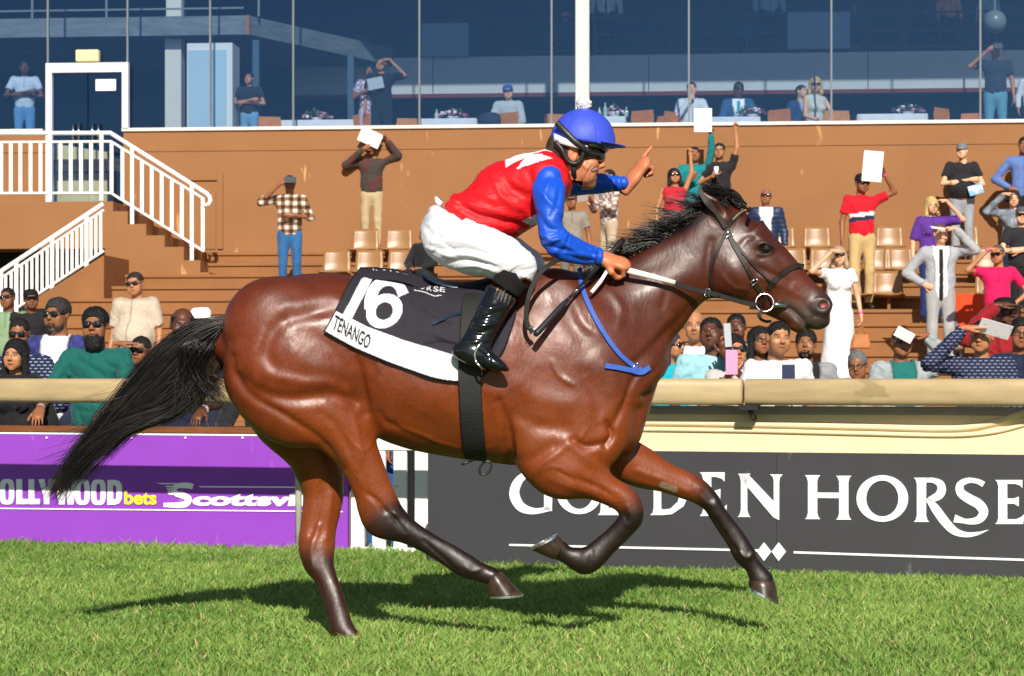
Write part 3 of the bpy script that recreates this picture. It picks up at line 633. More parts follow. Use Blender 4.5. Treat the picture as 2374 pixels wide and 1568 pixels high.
# ================================================================== TACK
leather = mat('black_leather', (.014, .012, .012), .35, .5, noise=.3, nscale=30)
brown_leather = mat('dark_brown_leather', (.020, .011, .009), .52, .35, noise=.35, nscale=40)
webbing = mat('black_webbing', (.013, .013, .014), .65, .3, noise=.3, nscale=120)
steel = mat('polished_steel', (.72, .73, .74), .2, .5, 1.)
def strap(name, zf, path, width, m, root, thick=.004, off=.003, n=40, project=True, ys=None, buckles=()):
    """flat strap following the near side of the horse"""
    pts = catmull([zf(*p) for p in path], n); out = []; yy = None
    for i, (dx, dy) in enumerate(pts):
        d0 = CAMD - .15
        if project:
            for _ in range(2):
                q = P(dx, dy, d0); h = on_horse(q.x, q.z, off)
                if h: d0 = CAMD + h[0].y
            out.append(P(dx, dy, d0))
        else:
            yv = np.interp(i/(n-1), np.linspace(0, 1, len(ys)), ys); out.append(P(dx, dy, CAMD + yv))
    A = np.array(out); 
    for _ in range(4): A[1:-1, 1] = (A[:-2, 1] + 2*A[1:-1, 1] + A[2:, 1])/4
    if project: A[:, 1] -= .002
    V = []; F = []
    for i in range(n):
        d = Vector(A[min(i+1, n-1)] - A[max(i-1, 0)]).normalized(); h = on_horse(A[i, 0], A[i, 2]) if project else None
        nn = (h[1] if h else Vector((0, -1, 0))).copy()
        if nn.y > -.15: nn = Vector((nn.x*.5, -.5, nn.z*.5))
        nn = (nn - d*nn.dot(d)).normalized(); s = d.cross(nn).normalized(); c = Vector(A[i])
        for a, b in ((-1, 0), (-.9, 1), (.9, 1), (1, 0)): V.append(tuple(c + s*a*width/2 + nn*b*thick))
        if i:
            k = 4*i
            for q in range(4): F.append((k-4+q, k-4+(q+1) % 4, k+(q+1) % 4, k+q))
    F += [(0, 1, 2, 3), (4*n-1, 4*n-2, 4*n-3, 4*n-4)]
    o = sub(MB().add(V, F).build(name, m, None, False), root)
    for t in buckles:
        i = int(t*(n-1)); d = Vector(A[min(i+1, n-1)] - A[max(i-1, 0)]).normalized(); c = Vector(A[i]) + Vector((0, -.008, 0)); s = d.cross(Vector((0, -1, 0))).normalized()
        w = width*.75; B = MB().tube([c - d*w*.6 - s*w, c + d*w*.6 - s*w, c + d*w*.6 + s*w, c - d*w*.6 + s*w, c - d*w*.6 - s*w], .0022, 6)
        b = B.build('buckle', steel, None, True); b.parent = o; b.matrix_parent_inverse = (o.matrix_parent_inverse).inverted() @ Matrix.Identity(4) if False else Matrix.Identity(4)
        b.matrix_parent_inverse = (root.matrix_basis @ o.matrix_parent_inverse).inverted() if False else Matrix.Identity(4)
    return o
bridle = empty('bridle', P(*Z3(1400, 600), 8.9), 'dark brown leather bridle with loose ring bit on the galloping horse', 'bridle')
strap('cheek_piece', Z3, [(1308, 350), (1340, 430), (1385, 510), (1440, 610), (1475, 675), (1510, 735)], .018, brown_leather, bridle, buckles=(.1, .8))
strap('noseband_strap', Z3, [(1330, 400), (1400, 490), (1480, 580), (1572, 668)], .011, brown_leather, bridle)
strap('throat_lash', Z3, [(1302, 370), (1255, 470), (1222, 560), (1214, 640), (1232, 705), (1262, 745)], .013, brown_leather, bridle, off=.006)
strap('head_piece', Z3, [(1150, 128), (1190, 200), (1250, 262), (1300, 345)], .020, brown_leather, bridle, project=False, ys=[-.085, -.092, -.085, -.085])
bb = strap('browband', Z3, [(1300, 345), (1335, 305), (1375, 270), (1415, 245), (1440, 243)], .019, brown_leather, bridle)
strap('browband_trim', Z3, [(1338, 300), (1370, 270), (1400, 250), (1418, 243)], .006, mat('brass_trim', (.75, .6, .35), .3, .5, .8), bridle, off=.009)
strap('noseband', Z3, [(1545, 700), (1572, 665), (1620, 615), (1680, 575), (1725, 563), (1752, 572)], .022, brown_leather, bridle)
strap('noseband_lower', Z3, [(1530, 740), (1518, 790), (1500, 845)], .014, brown_leather, bridle, off=.008)
strap('curb_strap', Z3, [(1490, 835), (1500, 868), (1530, 885), (1560, 885)], .012, brown_leather, bridle, project=False, ys=[-.07, -.06, -.03, .0], buckles=(.2,))
def px3(zf, x, y, yy): return P(*zf(x, y), CAMD + yy)
c = px3(Z3, 1525, 778, -.088); R = .0355
sub(MB().tube([c + Vector((math.cos(a)*R, .006*math.sin(a), math.sin(a)*R)) for a in np.linspace(0, 2*math.pi, 33)], .0042, 8, False).build('bit_ring', steel, None, True), bridle)
sub(MB().tube([px3(Z3, 1570, 788, -.088), px3(Z3, 1610, 790, -.080), px3(Z3, 1645, 797, -.062), px3(Z3, 1665, 800, -.02)], [.007, .0095, .008, .008], 10).build('bit_mouthpiece', steel, None, True), bridle)
reins = empty('reins', px3(Z3, 700, 600, -.12), 'black racing reins with white rubber grip running from bit to hand', 'reins')
sub(MB().tube([px3(Z2, 1175, 930, -.135), px3(Z2, 1260, 955, -.14), px3(Z2, 1380, 985, -.14), px3(Z2, 1497, 1017, -.135)], [.012, .0125, .0115, .0095], 10, flat=.55, fax=(0, 1, 0)).build('rein_grip', mat('white_rubber', srgb('ecebe4'), .6, .3, noise=.06, nscale=200, bump=.3, bscale=300), None, True), reins)
strap('rein', Z3, [(1000, 662), (1080, 690), (1180, 716), (1235, 728), (1330, 755), (1420, 780), (1478, 790)], .019, webbing, reins, project=False, ys=[-.133, -.128, -.12, -.115, -.105, -.095, -.09], buckles=(.42,))
strap('rein_loop', Z2, [(1100, 880), (980, 870), (870, 890), (770, 955), (710, 1060), (688, 1170), (692, 1240), (722, 1290)], .019, webbing, reins, project=False, ys=[-.12, -.17, -.24, -.29, -.30, -.31, -.31, -.31], buckles=(.98,))
strap('rein_tail', Z2, [(1125, 955), (1090, 1010), (1040, 1070)], .014, mat('white_rubber', (1, 1, 1)), reins, project=False, ys=[-.16, -.18, -.20])
bg = empty('breast_girth', px3(Z3, 600, 900, -.2), 'bright blue webbing breast strap looped round the horse neck', 'strap')
blue_web = mat('blue_webbing', srgb('3a5fb8'), .6, .35, noise=.12, nscale=150)
strap('neck_strap', Z3, [(455, 575), (462, 640), (490, 740), (540, 850), (610, 970), (690, 1075), (760, 1135), (815, 1165)], .020, blue_web, bg, off=.005, buckles=(.97,))
strap('chest_strap', Z3, [(605, 1140), (680, 1152), (760, 1168), (815, 1178), (862, 1150)], .022, blue_web, bg, off=.007)
# --- saddle cloth: fine grid laid on the horse, printed with number and name
def inpoly(x, y, poly):
    p = np.asarray(poly, float); r = np.zeros(x.shape, bool); j = len(p)-1
    for i in range(len(p)):
        c = (p[i, 1] > y) != (p[j, 1] > y)
        xi = (p[j, 0]-p[i, 0])*(y-p[i, 1])/(p[j, 1]-p[i, 1] + 1e-12) + p[i, 0]; r ^= c & (x < xi); j = i
    return r
def text_tris(s, shear=0., offset=0.):
    cu = bpy.data.curves.new('t', 'FONT'); cu.body = s; cu.size = 1; cu.offset = offset; cu.shear = shear; cu.resolution_u = 6; cu.fill_mode = 'FRONT'
    ob = bpy.data.objects.new('t', cu); COL.objects.link(ob); bpy.context.view_layer.update()
    dg = bpy.context.evaluated_depsgraph_get(); me = bpy.data.meshes.new_from_object(ob.evaluated_get(dg))
    me.calc_loop_triangles(); V = np.array([v.co[:2] for v in me.vertices]); T = np.array([t.vertices[:] for t in me.loop_triangles])
    bpy.data.objects.remove(ob); bpy.data.curves.remove(cu); bpy.data.meshes.remove(me)
    lo, hi = V.min(0), V.max(0); V = (V-lo)/(hi-lo); return V, T
def ink_tris(gx, gy, V, T):
    m = np.zeros(gx.shape, bool)
    for t in T:
        a, b, c = V[t]; lo = np.minimum(np.minimum(a, b), c); hi = np.maximum(np.maximum(a, b), c)
        s = (gx >= lo[0]) & (gx <= hi[0]) & (gy >= lo[1]) & (gy <= hi[1])
        if not s.any(): continue
        x, y = gx[s], gy[s]; d = lambda p, q: (x-p[0])*(q[1]-p[1]) - (y-p[1])*(q[0]-p[0])
        e1, e2, e3 = d(a, b), d(b, c), d(c, a); m[s] |= ((e1 >= 0) & (e2 >= 0) & (e3 >= 0)) | ((e1 <= 0) & (e2 <= 0) & (e3 <= 0))
    return m
def ribbon(pts, w, n=40):
    c = catmull(pts, n); d = np.gradient(c, axis=0); d /= np.linalg.norm(d, axis=1)[:, None]; nn = np.stack([-d[:, 1], d[:, 0]], 1)
    ww = np.interp(np.linspace(0, 1, n), np.linspace(0, 1, len(w)), w)[:, None]/2 if np.ndim(w) else w/2
    return np.concatenate([c + nn*ww, (c - nn*ww)[::-1]])
clothpoly = np.concatenate([catmull([(1050, 48), (1180, 52), (1330, 70), (1500, 130), (1700, 175), (1900, 190), (2085, 190)], 30), catmull([(2085, 190), (2070, 330), (2030, 470), (1990, 580), (1950, 645)], 12), catmull([(1950, 645), (1850, 760), (1700, 797), (1540, 780), (1380, 728), (1200, 662), (1010, 580), (900, 522), (808, 470)], 40), catmull([(808, 470), (850, 400), (890, 320), (935, 225), (990, 130), (1050, 48)], 16)])
gx, gy = np.meshgrid(np.arange(800, 2100, 4.2), np.arange(40, 805, 4.2), indexing='ij')
ins = inpoly(gx, gy, clothpoly)
cpath_d, _ = pdist(gx.ravel(), gy.ravel(), clothpoly); cpath_d = cpath_d.reshape(gx.shape)
band_top = np.interp(gx, [820, 885, 1100, 1320, 1690, 1840, 2000], [300, 335, 440, 522, 632, 655, 660])
CC = np.zeros(gx.shape + (3,)); CC[:] = srgb('2b2730')
white = np.array(srgb('dadae0'))
w_ = (gy > band_top) & (gx < 1845); CC[w_] = white*.97
one = [(1105, 95), (1145, 88), (985, 382), (922, 358), (1068, 118), (1030, 150), (1040, 120)]
one = [(1092, 98), (1148, 88), (996, 384), (934, 362), (1050, 138)]
CC[inpoly(gx, gy, one)] = white
six_o = [(1205+118*math.cos(a)*1.0 + 18*math.sin(a)*-1, 338+112*math.sin(a)) for a in np.linspace(0, 2*math.pi, 50)]
six_i = [(1205+56*math.cos(a) - 6*math.sin(a), 338+56*math.sin(a)) for a in np.linspace(0, 2*math.pi, 40)]
stem6 = ribbon([(1112, 330), (1118, 250), (1150, 180), (1205, 148), (1262, 150), (1305, 182), (1330, 235)], [76, 78, 74, 64, 62, 64, 74])
m6 = (inpoly(gx, gy, six_o) | inpoly(gx, gy, stem6)) & ~inpoly(gx, gy, six_i)
CC[m6] = white
def ink_text(s, p0, p1, up, color, bold=.0):
    V, T = text_tris(s, offset=bold); p0, p1, up = (np.array(q, float) for q in (p0, p1, up)); W = p0 + V[:, :1]*(p1-p0) + V[:, 1:]*up
    CC[ink_tris(gx, gy, W, T)] = color
ink_text('TENANGO', (862, 452), (1098, 590), (26, -92), (.012, .012, .014), .025)
for i, (ch, x, y) in enumerate(zip('GOLDEN', (1128, 1186, 1240, 1276, 1322, 1352), (72, 60, 82, 104, 118, 132))):
    ink_text(ch, (x, y+2), (x+30, y+12), (8, -32), white, .01)
for ch, x, y in zip('HORSE', (1398, 1436, 1482, 1524, 1566), (186, 196, 206, 212, 214)): ink_text(ch, (x, y), (x+32, y+3), (5, -32), white, .01)
CC[inpoly(gx, gy, ribbon([(1130, 76), (1200, 92), (1260, 122), (1310, 130)], 5))] = white; CC[inpoly(gx, gy, ribbon([(1400, 204), (1470, 218), (1530, 240), (1578, 236)], 5))] = white
for x, y in ((1335, 130), (1352, 136), (1369, 142)): CC[np.hypot(gx-x, gy-y) < 5] = white
CC[(cpath_d < 9)] = srgb('17151b')
idx = -np.ones(gx.shape, int); near_ok = ins | (cpath_d < 3); pts3 = []; cols = []
wr = [([(1420, 210), (1470, 300), (1560, 360), (1700, 400)], 26, .007), ([(1390, 260), (1480, 360), (1620, 430)], 20, -.006), ([(1560, 500), (1640, 530), (1690, 535)], 18, .006), ([(1480, 560), (1600, 545), (1690, 565)], 18, -.006), ([(1000, 120), (960, 300), (880, 430)], 30, .006), ([(1360, 430), (1500, 470), (1600, 470)], 30, .005), ([(1080, 60), (1060, 160), (1000, 330)], 16, -.004), ([(1900, 250), (1940, 400), (1900, 600)], 30, .008)]
H_ = np.zeros(gx.shape)
for pa, w0, am in wr:
    d, t = pdist(gx.ravel(), gy.ravel(), catmull(pa, 16)); H_ += (am*np.exp(-(d/w0)**2)).reshape(gx.shape)
H_ += .003*np.sin(gx*.012 + gy*.02) + .008*sstep(60, 0, cpath_d)
I = np.argwhere(near_ok); Yc = np.full(gx.shape, np.nan)
for i, j in I:
    d = Z1(gx[i, j], gy[i, j]); q = P(*d, CAMD - .2); h = on_horse(q.x, q.z, 0)
    if h: Yc[i, j] = h[0].y
miss = near_ok & np.isnan(Yc); Yc[miss] = -.02
Ys = Yc.copy()
for _ in range(12):
    pad = np.pad(Ys, 1, mode='edge'); st4 = np.stack([pad[:-2, 1:-1], pad[2:, 1:-1], pad[1:-1, :-2], pad[1:-1, 2:]]); mean = np.nanmean(np.where(np.isnan(st4), np.nan, st4), axis=0) if True else 0
    Ys = np.where(near_ok, np.minimum(Yc, .5*Ys + .5*mean), np.nan)
for i, j in I:
    p = P(*Z1(gx[i, j], gy[i, j]), CAMD + Ys[i, j]); idx[i, j] = len(pts3); pts3.append((p.x, Ys[i, j] - .010 - H_[i, j]*.9, p.z)); cols.append(CC[i, j])
a, b, c2, d2 = idx[:-1, :-1], idx[1:, :-1], idx[1:, 1:], idx[:-1, 1:]; okq = (a >= 0) & (b >= 0) & (c2 >= 0) & (d2 >= 0)
CQ = np.stack([a[okq], b[okq], c2[okq], d2[okq]], 1); CV = np.array(pts3); CV2 = CV*np.array((1, -1, 1))
cloth_m = mat('saddle_cloth', rough=.75, spec=.25, attr=True, noise=.05, nscale=90, bump=.12, bscale=350)
sc = empty('saddle_cloth', P(1000, 760, 8.72), 'black race saddle cloth with white number 16 and name band', 'saddle cloth')
o = sub(mobj('near_panel', fast_mesh('near_panel', CV, CQ, True, np.array(cols)), cloth_m), sc); o.modifiers.new('s', 'SOLIDIFY').thickness = .004
i3 = idx[::6, ::6]; a, b, c2, d2 = i3[:-1, :-1], i3[1:, :-1], i3[1:, 1:], i3[:-1, 1:]; okq = (a >= 0) & (b >= 0) & (c2 >= 0) & (d2 >= 0); Q3 = np.stack([d2[okq], c2[okq], b[okq], a[okq]], 1); us = np.unique(Q3); rm = np.zeros(len(CV2), int); rm[us] = np.arange(len(us))
o = sub(mobj('far_panel', fast_mesh('far_panel', CV2[us], rm[Q3], True, np.tile(srgb('2b2730'), (len(us), 1))), cloth_m), sc)
tp = catmull([Z1(x, y) for x, y in [(1050, 48), (1180, 52), (1330, 70), (1500, 130), (1700, 175), (1900, 190), (2085, 190)]], 20); V = []
for dx, dy in tp:
    q = P(dx, dy, CAMD)
    for yy, zz in ((-.10, -.05), (-.05, -.016), (0, -.004), (.05, -.016), (.10, -.05)): V.append((q.x, yy, q.z+zz))
F = [(i*5+k, (i+1)*5+k, (i+1)*5+k+1, i*5+k+1) for i in range(19) for k in range(4)]
sub(MB().add(V, F).build('spine_panel', mat('cloth_black', srgb('2b2730'), .75, .25), None, True), sc)
# saddle
sad = empty('racing_saddle', px3(Z1, 1600, 150, 0), 'tiny dark navy racing saddle with black girth under the jockey', 'saddle')
navy_l = mat('navy_leather', (.012, .022, .045), .25, .6, noise=.2, nscale=40)
S = [(1450, 92, .055), (1480, 110, .10), (1560, 140, .13), (1650, 165, .14), (1740, 165, .135), (1830, 150, .12), (1920, 118, .10)]; V = []
for x, y, hw in S:
    q = P(*Z1(x, y), CAMD)
    for k in range(9):
        a = -1 + k/4; V.append((q.x, a*hw*.8, q.z + .012 - .022*a*a*(hw/.13)))
F = [(i*9+k, (i+1)*9+k, (i+1)*9+k+1, i*9+k+1) for i in range(len(S)-1) for k in range(8)]
o = sub(MB().add(V, F).build('seat', navy_l, None, True), sad); o.modifiers.new('s', 'SOLIDIFY').thickness = .012; o.modifiers.new('b', 'SUBSURF').levels = 1
def sheet(name, zf, poly, m, root, off, yfun=None, n=22, ymin=None):
    """flat flap traced in outline and laid on horse and cloth"""
    pl = np.array(poly, float); x0, y0 = pl.min(0); x1, y1 = pl.max(0); gx, gy = np.meshgrid(np.linspace(x0, x1, n), np.linspace(y0, y1, n), indexing='ij'); V = []; id_ = -np.ones(gx.shape, int)
    ok = inpoly(gx, gy, pl)
    for i in range(n):
        for j in range(n):
            q = P(*zf(gx[i, j], gy[i, j]), CAMD - .25); h = on_horse(q.x, q.z, off)
            yv = h[0].y if h else -.15
            if ymin is not None: yv = min(yv, ymin)
            p = P(*zf(gx[i, j], gy[i, j]), CAMD + yv); id_[i, j] = len(V); V.append((p.x, yv, p.z))
    F = [(id_[i, j], id_[i+1, j], id_[i+1, j+1], id_[i, j+1]) for i in range(n-1) for j in range(n-1) if ok[i, j] + ok[i+1, j] + ok[i+1, j+1] + ok[i, j+1] >= 2]
    o = sub(MB().add(V, F).build(name, m, None, True), root); o.modifiers.new('s', 'SOLIDIFY').thickness = .006; return o
sheet('saddle_flap', Z1, catmull([(1640, 140), (1740, 150), (1900, 130), (1925, 200), (1880, 290), (1830, 310), (1760, 280), (1715, 220), (1640, 140)], 40), navy_l, sad, .024, n=40)
elastic = mat('black_elastic', (.016, .017, .017), .6, .35, noise=.2, nscale=200, bump=.25, bscale=500)
strap('girth', Z1, [(1790, 170), (1785, 260), (1775, 420), (1765, 600), (1762, 760), (1768, 920), (1778, 1080), (1792, 1220), (1798, 1300)], .0905, elastic, sad, thick=.006, off=.020, n=50)
strap('girth_strap', Z1, [(1520, 418), (1580, 390), (1650, 362), (1705, 345)], .016, navy_l, sad, off=.020)
q0 = px3(Z1, 1865, 1318, -.10)
sub(MB().tube([q0 + Vector((math.cos(a)*.022 + .008*math.sin(a), 0, math.sin(a)*.027 - .026)) for a in np.linspace(0, 2*math.pi, 25)], .0055, 6, False, flat=.4, fax=(0, 1, 0)).build('buckle_loop', leather, None, True), sad)
sub(MB().tube([px3(Z1, 1790, 1305, -.12), px3(Z1, 1750, 1322, -.13), px3(Z1, 1708, 1338, -.14)], .005, 6).build('strap_end', leather, None, True), sad)
# ================================================================== JOCKEY
def yst(zf, a, b, w, yc): return st(zf, a, b, w, yc)
jock = empty('person', P(*Z2(430, 760), CAMD), 'jockey in red and blue silks with blue cap pointing ahead from the galloping horse', 'person')
def strokes_on(V, Q, lst, zf, yc=-.15, ylim=9., passes=1):
    N = normals(V, Q); d_ = np.zeros(len(V)); nr = sstep(.2, -.3, N[:, 1])
    for pa, w, am in lst:
        path = catmull(xz(zf, pa, yc), 14)[:, :2]; dd, tt = pdist(V[:, 0], V[:, 2], path)
        d_ += 1.5*am*np.exp(-(dd/(w*.85))**2)*nr*(V[:, 1] < ylim)*(.3 + .7*np.sin(np.pi*np.clip(tt, .05, .95))**.6)
    return V + N*d_[:, None]
# --- red silks body
torso_st = [yst(Z2, (205, 566), (330, 660), .125, 0), yst(Z2, (270, 535), (470, 740), .15, 0), yst(Z2, (355, 468), (605, 775), .165, 0), yst(Z2, (455, 402), (690, 735), .172, 0), yst(Z2, (575, 348), (760, 692), .178, 0),
            yst(Z2, (705, 303), (850, 620), .18, 0), yst(Z2, (800, 282), (915, 510), .15, 0), yst(Z2, (848, 292), (928, 452), .085, 0)]
f = Field((-.80, -.30, 1.25), (.30, .30, 2.08), .0068)
f.loft(torso_st, 0, 90, p=2.2, caps=(3.0, 2.0))
for sy in (-1, 1): f.ell(hp(Z2, 805, 470, sy*.165), (.075, .06, .085), .05)
VV, VQ = f.mesh(2)
VV = strokes_on(VV, VQ, [([(270, 560), (400, 600), (560, 640)], .02, .006), ([(330, 600), (470, 660), (620, 690)], .018, -.006), ([(380, 500), (480, 560), (640, 560)], .025, .006), ([(560, 420), (620, 520), (740, 560)], .02, -.007),
    ([(640, 590), (690, 640), (730, 670)], .014, .007), ([(420, 650), (560, 690), (690, 690)], .014, -.006), ([(520, 480), (560, 560), (640, 620)], .016, .005), ([(700, 430), (720, 520), (725, 620)], .016, -.009), ([(850, 330), (880, 380), (915, 430)], .012, .006),
    ([(300, 530), (330, 580), (420, 660)], .012, -.005), ([(240, 575), (330, 640), (430, 700), (580, 765)], .012, .005)], Z2, -.12)
RM = rotm('Y', -35.); wn1 = vnoise(VV, 14, 11) - .5; wn2 = vnoise((VV @ RM.T)*np.array((.5, 1, 1.6)), 30, 12) - .5; VV = VV + normals(VV, VQ)*(wn1*.009 + wn2*.008)[:, None]
def wpoly(pts, yc=-.1): return xz(Z2, pts, yc)
red_ = np.array(srgb('d8141f')); wht = np.array(srgb('f2f2f6')); VC = np.tile(red_, (len(VV), 1))
for pl in ([(570, 340), (655, 305), (745, 300), (690, 335), (605, 375), (578, 392)], [(632, 408), (672, 352), (712, 318), (760, 318), (832, 346), (720, 378)], [(725, 303), (830, 266), (862, 286), (850, 305), (790, 292), (745, 312)], [(662, 682), (742, 648), (760, 680), (712, 704)]):
    VC[inpoly(VV[:, 0], VV[:, 2], wpoly(pl))] = wht
silk = mat('silk', rough=.52, spec=.32, attr=True, noise=.06, nscale=40, bump=.25, bscale=45, sheen=.0, stretch=(.6, 1, 1.5))
o = sub(mobj('silks', fast_mesh('silks', VV, VQ, True, VC), silk), jock)
# collar tab and tied strings at the back hem
sub(MB().tube([px3(Z2, 195, 552, -.02), px3(Z2, 205, 575, -.03), px3(Z2, 225, 590, -.04)], [.006, .012, .01], 8).build('silks_tie', mat('white_cotton', srgb('f0f0f4'), .7, .3, bump=.2, bscale=200), None, True), jock)
# --- sleeves
blue_ = np.array(srgb('1450c8'))
near_arm = [yst(Z2, (730, 470), (890, 440), .06, -.175), yst(Z2, (722, 520), (902, 500), .064, -.215), yst(Z2, (738, 610), (896, 590), .062, -.24), yst(Z2, (748, 700), (884, 690), .058, -.255), yst(Z2, (760, 790), (905, 738), .056, -.26), yst(Z2, (820, 862), (945, 768), .052, -.25), yst(Z2, (920, 897), (1010, 795), .046, -.215), yst(Z2, (1010, 915), (1070, 820), .041, -.175), yst(Z2, (1088, 921), (1116, 840), .036, -.145)]
far_arm = [yst(Z2, (850, 400), (850, 560), .065, .17), yst(Z2, (950, 410), (930, 545), .058, .21), yst(Z2, (1060, 415), (1050, 535), .05, .25), yst(Z2, (1160, 434), (1150, 524), .043, .28), yst(Z2, (1240, 442), (1245, 512), .036, .29)]
for nm, arm, fo in (('sleeve', near_arm, [([(760, 520), (830, 600), (880, 650)], .012, .006), ([(750, 640), (800, 720), (870, 740)], .012, -.007), ([(770, 760), (830, 790), (900, 770)], .012, .007), ([(790, 820), (880, 840), (980, 850)], .010, -.006), ([(860, 790), (960, 850), (1060, 870)], .011, .006), ([(900, 870), (1000, 890), (1080, 885)], .008, -.005), ([(960, 800), (1030, 850), (1090, 860)], .009, -.005), ([(1040, 830), (1060, 870), (1060, 905)], .007, .004), ([(1075, 840), (1085, 880), (1080, 915)], .006, -.004), ([(840, 430), (800, 500), (790, 580)], .015, .005), ([(870, 500), (860, 580), (820, 660)], .011, -.005)]),
                    ('sleeve', far_arm, [([(1180, 440), (1190, 480), (1185, 515)], .008, .006), ([(1150, 440), (1165, 480), (1160, 520)], .008, -.006), ([(1215, 445), (1222, 480), (1218, 510)], .007, .005)])):
    A = np.array(arm); f = Field((min(A[:, 0].min(), A[:, 2].min())-.08, (A[:, 5]-A[:, 4]).min()-.03, min(A[:, 1].min(), A[:, 3].min())-.08), (max(A[:, 0].max(), A[:, 2].max())+.08, (A[:, 5]+A[:, 4]).max()+.03, max(A[:, 1].max(), A[:, 3].max())+.08), .0062)
    f.loft(arm, 0, 90, caps=(1., 4.)); V, Q = f.mesh(2); V = strokes_on(V, Q, fo, Z2, arm[3][5]); 
    dd, tt = pdist(V[:, 0], V[:, 2], catmull([((a_[0]+a_[2])/2, (a_[1]+a_[3])/2) for a_ in arm], 30)[:, :2]); ph = tt*95 + 5*vnoise(V, 14, 3) + V[:, 1]*30
    V = V + normals(V, Q)*((vnoise(V, 13, 4)-.5)*.009 + (.0022*np.sin(ph)*(sstep(.42, .55, tt)*(1-sstep(.62, .75, tt)) + sstep(.86, .93, tt)) if arm is near_arm else 0))[:, None]
    sub(mobj(nm, fast_mesh(nm, V, Q, True, np.tile(blue_, (len(V), 1))), mat('satin', rough=.46, spec=.4, attr=True, noise=.05, nscale=30, bump=.12, bscale=30, stretch=(.6, 1, 1.5))), jock)
# --- breeches
hips = [yst(Z2, (222, 585), (165, 690), .13, 0), yst(Z2, (300, 620), (140, 800), .16, 0), yst(Z2, (400, 690), (240, 900), .155, 0), yst(Z2, (480, 740), (340, 930), .12, 0)]
def thigh(sy, dx): return [yst(Z2, (262+dx, 600), (160+dx, 735), .085, sy*.085), yst(Z2, (330+dx, 645), (170+dx, 875), .10, sy*.11), yst(Z2, (430+dx, 695), (300+dx, 950), .10, sy*.16), yst(Z2, (545+dx, 738), (420+dx, 975), .092, sy*.21), yst(Z2, (650+dx, 795), (515+dx, 988), .08, sy*.245), yst(Z2, (715+dx, 858), (565+dx, 965), .068, sy*.26), yst(Z2, (746+dx, 925), (572+dx, 945), .062, sy*.262), yst(Z2, (722+dx, 1000), (560+dx, 965), .056, sy*.265)]
f = Field((-.88, -.36, 1.1), (.24, .36, 1.92), .0064)
f.loft(hips, 0, 70, caps=(1.5, 2)); f.loft(thigh(-1, 0), .03, 90, caps=(1.5, 2.5)); f.loft(thigh(1, 42), .03, 90, caps=(1.5, 2.5))
V, Q = f.mesh(2)
V = strokes_on(V, Q, [([(175, 800), (300, 790), (480, 840)], .010, .005), ([(190, 840), (330, 835), (500, 880)], .009, -.006), ([(215, 870), (370, 868), (520, 915)], .010, .006), ([(260, 905), (400, 900), (530, 940)], .008, -.006), ([(300, 935), (420, 930), (530, 965)], .008, .005), ([(190, 620), (195, 720), (250, 810), (360, 860)], .006, -.004), ([(560, 955), (590, 905), (660, 870)], .009, -.006), ([(575, 985), (620, 930), (700, 905)], .010, .006), ([(420, 720), (520, 760), (640, 810)], .02, .005), ([(520, 870), (600, 850), (700, 900)], .012, -.004), ([(130, 700), (180, 760), (260, 790)], .012, -.005), ([(600, 990), (660, 960), (720, 950)], .008, -.005), ([(350, 720), (430, 790), (540, 830)], .014, -.004), ([(140, 820), (220, 850), (300, 880)], .008, .005)], Z2, -.2)
V = V + normals(V, Q)*((vnoise(V, 14, 8)-.5)*.003 + (vnoise((V @ rotm('Y', 24.).T)*np.array((.35, 1, 2.4)), 34, 9)-.5)*.005)[:, None]
sub(mobj('breeches', fast_mesh('breeches', V, Q, True), mat('white_breeches', srgb('dedee5'), .55, .35, noise=.03, bump=.08, bscale=160)), jock)
